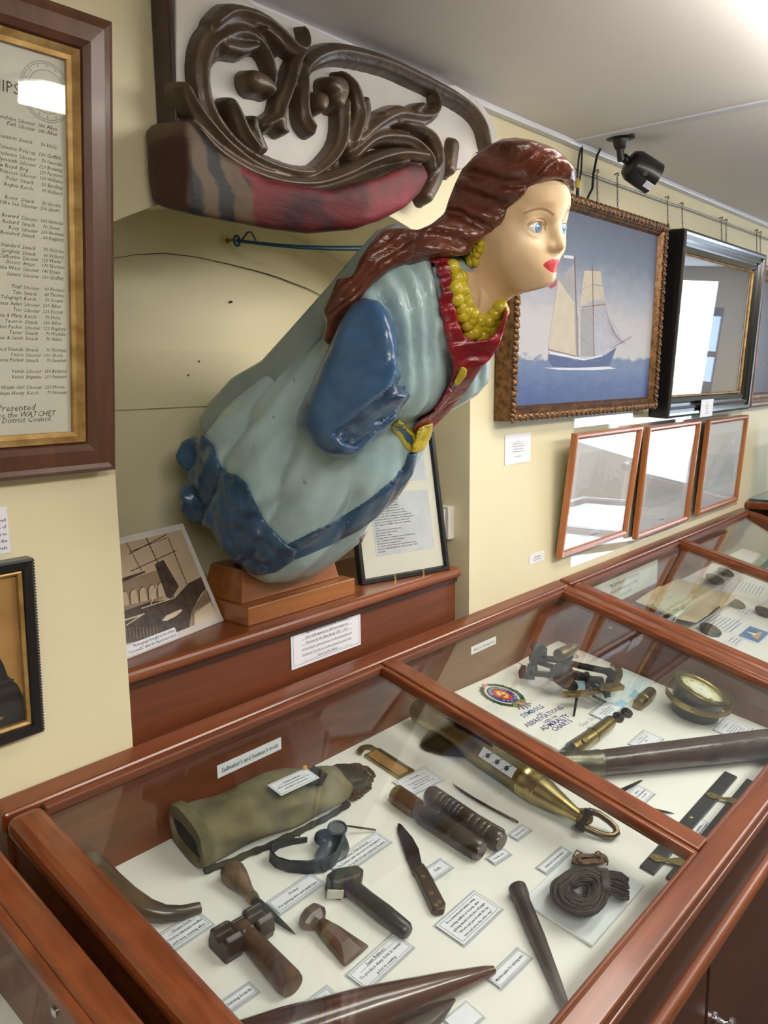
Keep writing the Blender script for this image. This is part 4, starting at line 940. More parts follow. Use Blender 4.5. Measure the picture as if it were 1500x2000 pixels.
# --- third picture, cut by the right edge
bl = ony(1463, 797, 1.07); W, H = .8, .56
fr = pframe((3.545, 1.066, bl[2]), 2.5)
t = thing('brown_framed_picture', (3.95, 1.09, bl[2]), 'dark picture in a ridged brown gilt frame cut off at the right edge', 'framed picture')
prof = [(0, -.05), (0, -.004), (.008, 0), (.018, -.001), (.022, -.008), (.032, -.005), (.038, -.012), (.050, -.010), (.056, -.018), (.056, -.05)]
mk('ridged_frame', moulding(G(), fr, W, H, prof), plain('worn_gilt_wood', (138, 104, 80), .35, .3, c2=(96, 66, 50), scale=20), t)
g = G().box(fr, .05, W-.05, .05, H-.05, -.03, -.026); mk('canvas', g, vgrad('dark_oil', [(0, (60, 66, 84)), (.5, (84, 88, 104)), (1, (92, 96, 112))], .25, h=H-.1), t)
# --- three drawings in light wood frames leaning on the wall
LW = wood('light_wood_frame', (146, 84, 46), (186, 116, 68), 2, rough=.3, coat=.3)
DR = plain('drawing_paper', (214, 212, 210), .6, var=.04, scale=8); DRM = plain('mount_white', (226, 226, 226), .6, var=.02); GR = plain('graphite', (176, 172, 170), .7, var=.15, scale=50)
for (x0, z0, W, H, ln_, which) in ((2.029, -.511, .432, .350, 6.5, 'left of the three drawings'), (2.532, -.538, .452, .367, 4.6, 'middle of the three drawings'), (3.082, -.532, .447, .355, 4.1, 'right of the three drawings')):
    fr = pframe((x0, 1.088, z0), ln_)
    t = thing('framed_drawing', (x0+W/2, 1.1, z0), 'faint pencil drawing in a light wood frame, '+which, 'framed drawing', 'light wood framed drawings')
    mk('wood_frame', moulding(G(), fr, W, H, [(0, -.018), (0, -.004), (.004, 0), (.010, 0), (.016, -.004), (.018, -.008), (.018, -.018)]), LW, t)
    g = G().box(fr, .016, W-.016, .016, H-.016, -.018, -.014); mk('mount', g, DRM, t)
    g = G().box(fr, .06, W-.06, .085, H-.06, -.014, -.0136); rs = random.Random(int(x0*100))
    pts = [(.07+(W-.14)*i/14, .16+.10*rs.random()*math.sin(math.pi*i/14)+.03) for i in range(15)]
    for (a, b), (c, d_) in zip(pts, pts[1:]): g.line(fr, a, b, c, d_, .0012, 1, -.0134); g.line(fr, a, .11+.01*rs.random(), c, .11+.01*rs.random(), .001, 1, -.0134); g.poly(fr, [(a, .12), (c, .12), (c, d_-.02), (a, b-.02)], 2, -.0135)
    mk('drawing', g, [DR, GR, plain('pencil_wash', (204, 201, 198), .7, var=.08, scale=40)], t)
    g = G().box(fr, W*.43, W*.57, .026, .048, -.0138, -.0132); g.text(fr, 'Old Watchet', W*.5, .033, .008, 1, 'C', True, 0, -.0128); mk('title_slip', g, [PAPER, INK], t)
    g = G().box(fr, .017, W-.017, .017, H-.017, -.0105, -.0085); mk('glass', g, glass('drawing_glass', (.97, .98, .99), .06), t)
g = G().box(WORLD, 2.136, 3.60, 1.113, 1.116, -.557, -.128); mk('acrylic_panel', g, glass('acrylic_sheet', (.96, .97, .98), .06), None, 'clear acrylic sheet on the wall behind the framed drawings', 'panel')
# --- picture wire, chains
WIRE = plain('wire_steel', (128, 120, 110), .4, .7)
pts = [ony(x, y, 1.108) for x, y in [(1100, 322), (1136, 336), (1164, 345), (1230, 369), (1304, 396), (1332, 404), (1408, 432), (1450, 448), (1484, 461), (1530, 478)]]
g = G().tube(pts, .0028, 6); mk('picture_wire', g, WIRE, None, 'thin sagging picture wire along the wall below the cornice', 'wire')
for x, y0, y1, w in ((1166, 337, 425, 'the painting left of the camera lens'), (1205.5, 343, 436, ''), (1303.5, 388, 452, ''), (1332, 400, 452, ''), (1409, 428, 482, ''), (1418, 432, 486, ''), (1478, 452, 508, ''), (1485, 456, 512, '')):
    A = ony(x, y0, 1.106); B = np.array([A[0]+.001, 1.100, ony(x, y1, 1.1)[2]])
    g = G(); n = max(6, int((A[2]-B[2])/.008))
    for k in range(n):
        c = A+(B-A)*(k+.5)/n; L = (A[2]-B[2])/n*.62
        ring = [c+np.array([.0022*math.cos(w_) if k % 2 else 0, 0 if k % 2 else .0022*math.cos(w_), L*math.sin(w_)]) for w_ in np.linspace(0, 2*math.pi, 9)[:-1]]
        g.tube(ring, .0009, 5, closed=True)
    t = mk('picture_chain', g, WIRE, None, 'thin metal chain dropping from the picture wire to a frame', 'chain', 'picture hanging chains')
    hk = G().tube([A+[0, .008, .004], A+[0, -.003, .007], A+[0, -.004, -.001]], .0022, 6); mk('hook', hk, WIRE, t)
# --- security camera under the ceiling
c0 = onz(1212, 268, .596); t = thing('security_camera', (c0[0], c0[1], .45), 'black bullet security camera hanging from the ceiling batten', 'camera')
g = G().lathe(c0+[0, 0, .002], c0+[0, 0, -.03], [(0, .036), (.18, .036), (.24, .030), (.26, .020), (.8, .016), (1, .012), (1, .0001)], 20); mk('ceiling_mount', g, BLACKM, t)
A = ony(1226, 316, c0[1]-.01); B = nrm(ray(1281, 352))*float(np.linalg.norm(A))*1.01; ax = nrm(B-A)
g = G().tube([c0+[0, 0, -.028], c0+[.003, -.002, -.055], A+np.array([0, 0, .004])-ax*.012, A+ax*.01], [.010, .010, .011, .011], 10); mk('arm', g, BLACKM, t)
L = float(np.linalg.norm(B-A))
g = G().lathe(A, B, [(-.02, .0001), (-.02, .018), (.04, .032), (.2, .040), (.6, .041), (.93, .041), (.95, .038), (.95, .034), (.9, .033), (.9, .0001)], 28); bd = mk('housing', g, plain('camera_black', (20, 20, 22), .35, coat=.2), t)
g = G().lathe(B-ax*L*.11, B-ax*L*.085, [(0, .033), (1, .033), (1, .0001)], 24); mk('lens_glass', g, plain('lens_dark', (10, 10, 14), .08, coat=.8), t)
sd = nrm(np.cross(ax, (0, 0, 1))); vw = -nrm((A+B)/2); up_ = nrm(np.cross(sd, ax))
toward = nrm(vw-ax*(vw@ax))
d1_ = nrm(toward-.55*nrm(np.cross(toward, ax))*(1 if np.cross(toward, ax)[2] > 0 else -1)); m1 = A+(B-A)*.80+d1_*.0405; f2 = Fr(m1, ax, np.cross(d1_, ax))
g = G().box(f2, -.013, .013, -.009, .009, -.004, .0016); mk('white_sticker', g, PAPER, bd)
m2 = A+(B-A)*.5+toward*.0405; f3 = Fr(m2, ax, np.cross(toward, ax)); g = G(); g.disc(f3, 0, 0, .006, .006, 0, .0012, 20, .6); g.box(f3, -.0015, .0015, -.003, .003, .0002, .0012); mk('round_mark', g, INKG, bd)
g = G().ball(A+(B-A)*.55+np.array([0, 0, .043]), .006, 10); mk('screw', g, BLACKM, bd)
g = G(); g.tube([c0+[-.02, .02, -.004]]+[ony(x, y, 1.09) for x, y in [(1180, 278), (1166, 304), (1159, 340), (1157, 368), (1146, 390), (1136, 404)]], .0034, 8); mk('cable', g, BLACKM, t, smooth=True)
g = G()
for dx in (0, 7): g.tube([ony(x+dx*s, y, 1.10) for x, y, s in [(1136, 284, .2), (1131, 305, .8), (1128, 335, 1), (1127, 362, .4), (1126, 392, .4)]], .0026, 7)
t = thing('cable_bundle', ony(1128, 392, 1.1), 'two thin black cables with a yellow plug hanging behind the painting', 'cable'); mk('cables', g, BLACKM, t, smooth=True)
p = ony(1128, 358, 1.098); g = G().lathe(p+[0, 0, .012], p-[0, 0, .012], [(0, .004), (.3, .006), (1, .006), (1, .0001)], 10); mk('yellow_plug', g, plain('yellow_plastic', (206, 176, 40), .4), t)
# --- leaflet holder by the far corner
p0 = ony(1479, 988, .98); zt_ = -.552
t = thing('leaflet_holder', (3.86, 1.0, zt_), 'clear plastic leaflet holder with leaflets on the far corner cabinet', 'leaflet holder')
fr = pframe((3.80, .90, zt_), -16, nrm((.80, .05, 0)))
g = G().box(fr, 0, .24, 0, .36, -.004, 0); g.box(fr, 0, .24, 0, .22, .026, .029); g.box(fr, 0, .004, 0, .22, 0, .026); g.box(fr, .236, .24, 0, .22, 0, .026); g.box(fr, 0, .24, 0, .003, 0, .026); mk('holder', g, glass('holder_plastic', (.93, .94, .96), .08), t)
for k in range(3):
    g = G().box(fr, .012+.004*k, .222, .004, .30-.03*k, .002+.007*k, .007+.007*k); g.text(fr, 'WATCHET MUSEUM', .118, .25-.03*k, .018, 1, 'C', True, 0, .0076+.007*k); mk('leaflet', g, [PAPER, plain('slate_print', (92, 96, 110), .6)], t)
# ------------------------------------------------------------------ stand under the figurehead
t = thing('figurehead_stand', (1.12, 1.24, -.462), 'light brown wooden stand, a slab with a sloping block, under the figurehead', 'stand')
zs = -.462
WS = wood('oak_stand', (122, 70, 32), (166, 104, 56), 0, rough=.35); WS2 = wood('oak_stand_end', (146, 96, 54), (186, 140, 92), 2, rough=.5)
g = G().box(WORLD, .972, 1.268, 1.166, 1.33, zs, zs+.036); mk('base_slab', g, WS, t, bevel=.002)
g = G(); P = [(x, y, z) for z, (a, b, c, d) in ((zs+.036, (.982, 1.25, 1.195, 1.315)), (zs+.098, (.998, 1.236, 1.205, 1.305))) for x, y in ((a, c), (b, c), (b, d), (a, d))]
g.add(P, [(3, 2, 1, 0), (4, 5, 6, 7), (0, 1, 5, 4), (1, 2, 6, 5), (2, 3, 7, 6), (3, 0, 4, 7)]); mk('block', g, WS, t, bevel=.002)

# ------------------------------------------------------------------ carved trail board above the niche
brd = thing('carved_trailboard', (1.2, 1.09, .25), 'white board carved with dark brown scrolling leaves above a red and black log', 'carving')
YB = 1.075                                   # front face of the white board
q2 = zc(260, 0, .49333)
BOARD = [(344, -80), (344, 236), (352, 250), (420, 330), (520, 395), (640, 420), (760, 395), (830, 350), (850, 330), (905, 330), (925, 300), (965, 285), (972, 262), (958, 225), (930, 190), (890, 165), (850, 166), (770, 130), (620, 58), (500, 10), (480, -4), (420, -40), (380, -80)]
def on_board(px, Y): p = ony(px[0], px[1], Y); return (p[0], p[2])
CZT = CZ_-.002
def clampz(p): return (p[0], min(p[1], CZT))
fb = Fr((0, 0, 0), (1, 0, 0), (0, 0, 1))     # z of this frame points at the room
P2 = [clampz(on_board(p, YB)) for p in BOARD]
g = G().prism(fb, P2, -YW+.001, -YB); mk('board', g, plain('chalky_white_paint', (212, 208, 206), .65, var=.14, scale=9, bump=.2, bscale=30), brd, bevel=.003)
P_BRN = paint('dark_brown_paint', (88, 70, 54), (66, 52, 40), rough=.4, bump=.5, bscale=(50, 50, 50), coat=.15, chip=(150, 110, 60)).mat
P_BRN2 = paint('maroon_brown_paint', (60, 32, 26), (44, 24, 20), rough=.45).mat
x0 = on_board((302, 200), YW)[0]; x1 = P2[1][0]
g = G().box(WORLD, x0, x1+.004, YB-.002, YW-.001, on_board((320, 242), YB)[1], CZT); mk('end_batten', g, P_BRN2, brd, bevel=.004)
# carved scrollwork: tapered strokes with veins, drawn flat on the board and raised in relief
def stroke(pts, w, hgt, vein=1.0): return (q2(pts), [a*.49333*.98 for a in w], hgt*.66, vein)
STROKES = {
 'large_scroll': [
  stroke([(560, 370), (575, 300), (560, 230), (540, 190), (510, 150), (450, 120), (390, 130), (330, 170), (300, 240), (300, 330), (320, 420), (370, 510), (450, 590), (560, 650), (680, 680), (790, 670)], [12, 20, 28, 30, 45, 60, 62, 55, 45, 42, 45, 50, 48, 42, 34, 24], .050),
  stroke([(545, 350), (520, 330), (490, 320)], [30, 40, 46], .062, 0),
  stroke([(340, 90), (400, 45), (470, 50), (540, 80), (600, 130), (650, 180), (690, 190), (705, 150), (690, 95)], [30, 38, 36, 40, 44, 38, 26, 16, 8], .056),
  stroke([(380, 180), (440, 190), (500, 180)], [30, 30, 14], .05, 0),
  stroke([(520, 120), (560, 150), (600, 200)], [20, 24, 12], .062, 0)],
 'centre_leaf': [
  stroke([(700, 190), (660, 250), (640, 330), (610, 410), (590, 460), (540, 490)], [18, 28, 36, 40, 34, 30], .052),
  stroke([(690, 260), (690, 340), (690, 420), (700, 470), (720, 500)], [20, 26, 30, 38, 36], .058),
  stroke([(600, 470), (600, 510), (620, 520)], [24, 22, 12], .05, 0)],
 'border_scroll': [
  stroke([(810, 400), (820, 350), (790, 340)], [40, 52, 40], .066, 0),
  stroke([(750, 400), (745, 420)], [44, 30], .06, 0),
  stroke([(690, 420), (690, 330), (705, 260), (760, 215), (830, 200), (920, 215), (1020, 245), (1120, 290), (1220, 340), (1310, 390), (1370, 440), (1405, 500), (1420, 570)], [20, 30, 36, 40, 42, 42, 40, 40, 40, 38, 34, 30, 26], .050, .6)],
 'right_leaf': [
  stroke([(850, 400), (850, 480), (840, 560), (800, 630), (720, 690), (600, 720)], [46, 40, 38, 36, 30, 20], .056),
  stroke([(835, 285), (880, 330), (905, 400), (910, 470), (880, 560)], [14, 26, 34, 44, 50], .060),
  stroke([(930, 390), (935, 440), (920, 500)], [18, 24, 26], .05, 0),
  stroke([(900, 560), (980, 490), (1060, 450), (1140, 460), (1200, 450), (1220, 400), (1200, 340)], [40, 40, 44, 46, 32, 18, 6], .058),
  stroke([(1000, 450), (1060, 430), (1090, 440)], [20, 24, 12], .05, 0), stroke([(1130, 430), (1150, 415)], [22, 18], .056, 0),
  stroke([(880, 620), (960, 550), (1050, 540), (1120, 560), (1180, 620), (1190, 690)], [30, 34, 38, 36, 32, 18], .062),
  stroke([(1080, 490), (1150, 510), (1195, 550), (1215, 630), (1180, 690)], [16, 28, 30, 30, 20], .066),
  stroke([(1230, 590), (1230, 680), (1190, 770)], [40, 44, 40], .04, 0), stroke([(1300, 570), (1290, 660)], [40, 36], .03, 0)],
 'lower_leaf': [
  stroke([(215, 340), (260, 430), (330, 520), (400, 590), (500, 660), (640, 700)], [26, 40, 46, 44, 40, 26], .060),
  stroke([(395, 400), (420, 450), (450, 520), (500, 590)], [24, 34, 38, 30], .062), stroke([(480, 470), (490, 520), (520, 590)], [20, 26, 22], .055, 0),
  stroke([(240, 520), (300, 590), (380, 650), (480, 700), (600, 730), (720, 730), (840, 690), (940, 640), (1050, 610), (1150, 620)], [40, 50, 50, 46, 44, 42, 40, 36, 36, 34], .078),
  stroke([(420, 720), (520, 760), (640, 780), (760, 770), (880, 730), (980, 690), (1090, 660)], [24, 32, 34, 32, 32, 28, 20], .105)],
}
def resample(pts, w, n=5):
    p = np.array(pts); w = np.array(w); m = len(p); o = []; ow = []
    for i in range(m-1):
        a, b, c, d = p[max(i-1, 0)], p[i], p[i+1], p[min(i+2, m-1)]
        for k in range(n):
            t = k/n; o.append(.5*((2*b)+(-a+c)*t+(2*a-5*b+4*c-d)*t*t+(-a+3*b-3*c+d)*t**3)); ow.append(w[i]*(1-t)+w[i+1]*t)
    return np.array(o+[p[-1]]), np.array(ow+[w[-1]])
hb = .0027
for nm, strokes in STROKES.items():
    allp = np.concatenate([np.array([on_board(q, YB-.03) for q in st_[0]]) for st_ in strokes]); lo2, hi2 = allp.min(0)-.05, allp.max(0)+.05; hi2[1] = min(hi2[1], CZT+.004)
    hm = max(st_[2] for st_ in strokes)
    xs = np.arange(lo2[0], hi2[0], hb); zs_ = np.arange(lo2[1], hi2[1], hb)
    GX, GZ = np.meshgrid(xs, zs_, indexing='ij'); H = np.full(GX.shape, -.03); hd = np.full(GX.shape, .05)
    for pts, w, hg, vein in strokes:
        p3, w3 = resample([on_board(q, YB-.03) for q in pts], np.array(w)*.00088)
        best = np.full(GX.shape, 9.0); vv = np.zeros(GX.shape); arc = 0.0
        for i in range(len(p3)-1):
            a, b = p3[i], p3[i+1]; e = b-a; L = max(e@e, 1e-12)
            t_ = np.clip(((GX-a[0])*e[0]+(GZ-a[1])*e[1])/L, 0, 1); ww = w3[i]*(1-t_)+w3[i+1]*t_
            dx, dz = GX-a[0]-t_*e[0], GZ-a[1]-t_*e[1]; dd = np.sqrt(dx*dx+dz*dz)/ww
            sgn = np.sign(dx*e[1]-dz*e[0]); m_ = dd < best; best = np.where(m_, dd, best); vv = np.where(m_, sgn*dd, vv); hd = np.where(m_ & (dd < 1), np.minimum(hd, ww), hd)
        prof = hg*np.clip(1-np.clip(best, 0, 2)**5, -.6, 1)**.6 if False else hg*np.where(best < 1, (1-best**3)**.42, -.6*(best-1)*2)
        if vein: prof = prof-np.where(best < .96, vein*.0105*np.abs(np.sin(vv*3.0+.2))**1.3, 0)
        H = np.maximum(H, np.maximum(prof, -.03))
    for _ in range(1):
        Hp = np.pad(H, 1, 'edge'); H = (Hp[1:-1, 1:-1]*4+Hp[:-2, 1:-1]*2+Hp[2:, 1:-1]*2+Hp[1:-1, :-2]*2+Hp[1:-1, 2:]*2+Hp[:-2, :-2]+Hp[2:, 2:]+Hp[:-2, 2:]+Hp[2:, :-2])/16
    ny = int((hm+.03)/hb)+3; ys = -.012+np.arange(ny)*hb
    F = (ys[None, None, :]-H[:, :, None])*.6
    F = np.maximum(F, -.010-ys[None, None, :]); F = np.maximum(F, (GZ-CZT)[:, :, None])
    F[0] = F[-1] = 1; F[:, 0] = 1; F[:, :, -1] = np.maximum(F[:, :, -1], .001)
    V, Q = surface_nets(F, (0, 0, 0), 1.0)
    V = np.stack([lo2[0]+V[:, 0]*hb, YB-(-.012+V[:, 2]*hb), lo2[1]+V[:, 1]*hb], 1); V[:, 2] += 0
    g = G(); g.v = V.tolist(); g.f = [tuple(q) for q in Q.tolist()]; g.m = [0]*len(g.f); g.sm = [True]*len(g.f)
    mk('carved_'+nm, g, P_BRN, brd, smooth=True)
# the log below: squared brown end, black band, red belly
LOG = [(277, 256), (300, 243), (345, 236), (372, 236), (430, 300), (520, 350), (640, 372), (740, 345), (800, 318), (828, 322), (836, 345), (820, 375), (790, 405), (740, 430), (690, 447), (600, 456), (520, 446), (440, 430), (390, 421), (330, 406), (299, 394), (286, 340)]
lo, hi, h = (.66, .90, .10), (1.50, 1.115, .46), .0060
X, Y, Z = grid(lo, hi, h); PXL = px_of(X, Y, Z)
cz_l = .300+.06*np.clip((X-.78)/.6, 0, 1)**2*1.2; hz_l = .082+.01*np.sin((X-.7)*4)
cyl = (np.sqrt(np.abs((Y-1.085)/(.078+.045*np.clip((X-.84)/.25, 0, 1)))**2.6+np.abs((Z-cz_l)/(hz_l*1.6))**2.6+1e-9)-1)*.11
end = np.clip((X-1.28)/.2, 0, 1)**2*.10
fl_ = smax(cyl+end, .762-X, .012); fl_ = smax(fl_, Outline(LOG, 1.35)(PXL), .014); fl_ = smax(fl_, Y-1.11, .004)+.002*wob(X, Y, Z, 30, 21)
lg = paint('log_paint', (126, 20, 34), (56, 14, 20), rough=.62, bump=.45, bscale=(14, 60, 60), coat=.0, chip=(60, 20, 24), scale=9)
at1 = lg.n('ShaderNodeAttribute', attribute_name='band'); b0 = lg.b.inputs['Base Color'].links[0].from_socket
lg.l(lg.mix(lg.ramp(at1.outputs['Fac'], [(.0, (0, 0, 0, 1)), (1, (1, 1, 1, 1))]), b0, lg.ramp(at1.outputs['Fac'], [(0, srgb((18, 19, 22))), (1, srgb((18, 19, 22)))])), lg.b.inputs['Base Color'])
at2 = lg.n('ShaderNodeAttribute', attribute_name='endwood'); b1 = lg.b.inputs['Base Color'].links[0].from_socket
lg.l(lg.mix(at2.outputs['Fac'], b1, srgb((62, 34, 28))), lg.b.inputs['Base Color'])
at3 = lg.n('ShaderNodeAttribute', attribute_name='under'); b2 = lg.b.inputs['Base Color'].links[0].from_socket
lg.l(lg.mix(at3.outputs['Fac'], b2, srgb((122, 106, 84))), lg.b.inputs['Base Color'])
at4 = lg.n('ShaderNodeAttribute', attribute_name='strap'); b3 = lg.b.inputs['Base Color'].links[0].from_socket
lg.l(lg.mix(at4.outputs['Fac'], b3, srgb((88, 70, 52))), lg.b.inputs['Base Color'])
xb = ony(500, 400, .985)[0]
SX = [ony(q, 390, .985)[0] for q in (408, 440, 466, 502)]
def strap(V):
    x = V[:, 0]+.35*(V[:, 2]-.28)+.004*np.sin(V[:, 2]*110); return np.maximum(np.clip(np.minimum(x-SX[0], SX[1]-x)/.002, 0, 1), np.clip(np.minimum(x-SX[2], SX[3]-x)/.002, 0, 1))
under_z = lambda V: proj(V)[:, 1]
net('log', fl_, lo, h, lg.mat, brd, {'strap': strap, 'band': lambda V: np.clip((xb+.012*np.sin(V[:, 2]*160)-V[:, 0])/.008, 0, 1), 'endwood': lambda V: np.clip((.770-V[:, 0])/.006, 0, 1), 'under': lambda V: np.clip((.232+.10*np.clip((V[:, 0]-.95)/.4, 0, 1)**2-V[:, 2])/.02, 0, 1)*np.clip((V[:, 0]-.86)/.05, 0, 1)})
# blue cord strung across the niche under the carving
g = G(); CORD = plain('blue_polypropylene_cord', (26, 92, 138), .5, var=.3, scale=120)
a, b = ony(456, 470, 1.40), ony(720, 488, 1.20)
pa = [a+(b-a)*s+np.array([0, 0, -.006*math.sin(math.pi*s)]) for s in np.linspace(0, 1, 16)]; g.tube(pa, .0022, 6)
g.tube([p+np.array([0, 0, .007*s]) for p, s in zip(pa, np.linspace(.3, 1, 16))], .0022, 6)
k = pa[0]; g.tube([k+np.array([.012*math.cos(w)*.6+.006, -.004, .010*math.sin(w)]) for w in np.linspace(0, 9.4, 30)], .0026, 6)
g.tube([k+np.array([.02, -.004, .004]), k+np.array([.034, -.006, .020]), k+np.array([.046, -.004, .022]), k+np.array([.058, -.004, .006])], .002, 6)
hk = mk('cord', g, CORD, None, 'thin blue cord knotted to a hook in the niche behind the figurehead', 'cord', smooth=True)
g = G().lathe(k+np.array([0, .021, .002]), k+np.array([0, -.006, .002]), [(0, .006), (.2, .003), (1, .003)], 10); mk('hook', g, BRASS, hk)
# ------------------------------------------------------------------ things lying in the near display case
FLO = Fr((0, FY, FZ), (1, 0, 0), FEY, FN)
E0 = .0016
def fcard(tl, tr_, bl, lines, label, h=E0, **k):
    T, C, B = fl(*tl, h), fl(*tr_, h), fl(*bl, h); fr = Fr(B, C-T, FEY, FN); w = float(np.linalg.norm(C-T)); hh = abs(float((T-B)@fr.y))
    pad = k.pop('pad', .004)
    o = card('label_card', fr, w, hh, lines, label, cat='label', **k)
    if pad:
        g = G().box(fr, -pad, w+pad, -pad, hh+pad, -.0008, -.0001); mk('laminate_margin', g, LAMF, o)
    return o
LAMF = glass('laminate_film', (.90, .92, .94), .06)
INL = [PAPER, INK]
fcard((678, 1906), (768, 1826), (716, 1934), [('Seam Rubbers', 1.05), 'To produce sharp folds in canvas', 'prior to sewing'], 'white card lettered Seam Rubbers below the flat bladed seam rubber', size=.0068)
fcard((853, 1807), (928, 1741), (905, 1846), ['As a memory-aid sailors, using', 'serving mallets or boards, after', 'splicing would recite the old jingle', '" Worm and parcel with the lay,', 'turn and serve the other way"'], 'white card with the five line sailors\' jingle, right of the knife', size=.0062, lead=1.35)
fcard((953, 1911), (1012, 1854), (977, 1930), ['Marline spike for splicing wire'], 'white strip lettered Marline spike for splicing wire, beside the spike', size=.0062)
fcard((824, 1704), (858, 1681), (848, 1718), ['Knife'], 'small white card lettered Knife touching the knife', size=.0068)
fcard((640, 1690), (734, 1627), (668, 1710), [("Sailmaker's Palm & Needle", .95), 'The leather palm was worn on the hand to', 'thrust the needle through tough rope & canvas'], 'white card about the palm and needle, right of the black palm', size=.0062)
fcard((520, 1766), (604, 1709), (547, 1784), ['Pricker', 'For splicing wire and small rope'], 'white card lettered Pricker beside the pricker spike', size=.0068)
fcard((1052, 1694), (1099, 1654), (1066, 1706), ["Sailmaker's tarred twine"], 'white strip about tarred twine, left of the twine hanks', size=.0062)
fcard((993, 1632), (1019, 1613), (1010, 1641), ['Roping needles'], 'tiny white strip lettered Roping needles at the needle eyes', size=.0052)
fcard((948, 1680), (978, 1661), (966, 1688), ['Needle cases'], 'tiny white strip lettered Needle cases below the two dark cylinders', size=.0052)
fcard((767, 1529), (828, 1500), (804, 1553), [('Rope Gauge', 1.0), '', 'To measure the size of rope', 'or chain. The table gives', 'weight per fathom of each size.'], 'white card about the rope gauge, lying at its lower end', size=.0050, lead=1.3)
fcard((298, 1836), (374, 1787), (338, 1856), [('Grease horn', 1), 'Used to lubricate needles', 'and stop rusting after.'], 'white card about the horn, partly hidden by the left rail', size=.0066)
fcard((428, 1962), (483, 1924), (447, 1976), ['Serving boards'], 'white strip lettered Serving boards near the left rail', size=.0066)
fcard((556, 1990), (634, 1932), (590, 2016), [('Fid', 1), 'Made of a hard wood rope', 'splicing tool'], 'white card lettered Fid at the bottom edge of the photo', size=.0066)
fcard((866, 1996), (908, 1962), (900, 2022), [], 'blank corner of a white card at the bottom edge beside the big fid', border=False)
def backlabel(x0, y0, x1, y1, yb, s, label, **k):
    A, C = ony(x0, y0, 1.0895), ony(x1, y1, 1.0895); B = ony(x0, yb, 1.0895)
    fr = Fr((A[0], 1.0897, B[2]), (1, 0, 0), (0, 0, 1)); return card('label_strip', fr, C[0]-A[0], A[2]-B[2], s, label, border=False, **k)
backlabel(423.5, 1496, 548, 1437, 1521, ["Sailmaker's and Seaman's tools"], 'white strip lettered Sailmaker\'s and Seaman\'s tools on the case back', size=.0115, bold=True, shear=.08)
backlabel(920, 1264, 968, 1243, 1279, ['Aids to Navigation'], 'white strip lettered Aids to Navigation on the case back', size=.0120, bold=False)

# --- seaman's canvas bag
CANV = plain('oiled_canvas', (136, 124, 92), .9, c2=(92, 84, 62), scale=14, bump=.5, bscale=420, bdist=.0015); CANVD = plain('dark_canvas', (66, 58, 44), .95, c2=(40, 35, 28), scale=30, bump=.6, bscale=200)
LEA = plain('dark_leather', (48, 38, 34), .45, c2=(30, 24, 22), scale=30, bump=.3)
CORDB = plain('tarred_cord', (92, 66, 52), .8, c2=(54, 38, 32), scale=160, bump=.5)
A, B = fl(366, 1668), fl(662, 1552)
t = thing('ditty_bag', (A+B)/2, 'long stained canvas bag with a leather and cord neck, against the case back', 'bag')
ax = nrm(B-A); sd = nrm(np.cross(FN, ax)); L = float(np.linalg.norm(B-A)); rs = np.random.RandomState(3)
def bagring(s, w, hgt, n=40, dz=0.0, ph=0.0, wob_=.003):
    o = []
    for k in range(n):
        a = 2*math.pi*k/n; c, q = math.cos(a), math.sin(a)
        x = math.copysign(abs(c)**.75, c)*w; z = math.copysign(abs(q)**.8, q)*hgt+hgt+.001
        x += wob_*math.sin(3*a+9*s+ph)+wob_*.8*math.sin(5*a-14*s); z += wob_*.8*math.sin(2*a+12*s)*(1 if q > 0 else .1)
        o.append(A+ax*(s*L)+sd*x+FN*(max(z, .001)+dz))
    return o
S_ = np.linspace(0, 1, 34); W_ = np.interp(S_, [0, .1, .4, .7, .9, 1], [.054, .056, .056, .050, .042, .034]); H_ = np.interp(S_, [0, .1, .4, .7, .9, 1], [.030, .032, .037, .036, .031, .025])
g = G().loft([bagring(s, w, h) for s, w, h in zip(S_, W_, H_)], 0, True, True, False); mk('canvas_body', g, CANV, t)
g = G()
g.loft([bagring(.05, .0565, .0325), bagring(.046, .0605, .0350), bagring(.01, .0610, .0355), bagring(-.018, .0595, .0345), bagring(-.024, .054, .030, dz=.003), bagring(-.020, .049, .020, dz=.010), bagring(-.004, .046, .013, dz=.015)], 0, True, True, False); g.loft([bagring(-.004, .046, .013, dz=.015), bagring(.03, .042, .010, dz=.017), bagring(.10, .036, .005, dz=.020), bagring(.11, .02, .003, dz=.022)], 1, True); mk('rolled_mouth', g, [CANV, CANVD], t)
g = G(); q = [A+ax*(s*L)+sd*(-np.interp(s, S_, W_)-.001)+FN*(.006+.001*math.sin(30*s)) for s in np.linspace(.0, .98, 40)]
g.tube(q, [.0055+.0008*math.sin(k*1.7) for k in range(40)], 7); mk('bottom_seam', g, CANVD, t)
g = G().loft([bagring(s, w, h, 28, .0, 1.0, .002) for s, w, h in ((.95, .034, .026), (1.02, .032, .026), (1.10, .030, .022), (1.16, .024, .018), (1.19, .012, .010))], 0); mk('leather_neck', g, LEA, t)
f5 = lambda x, y, h: fl(560+x*.13333, 1480+y*.13333, h)
g = G().lathe(f5(960, 220, .030), f5(1050, 300, .022), [(0, .001), (0, .012), (.5, .014), (1, .012), (1, .001)], 14); mk('toggle', g, BLACKM, t)
g = G()
def rope(pts, r=.0028, tw=6): g.tube([f5(*p) for p in pts], r, 7)
rope([(600, 260, .05), (680, 190, .045), (800, 150, .035), (920, 110, .035), (1000, 90, .03), (1090, 130, .02), (1180, 140, .014), (1260, 210, .010), (1290, 270, .008), (1240, 290, .008), (1180, 230, .012), (1100, 150, .02), (1020, 130, .03)])
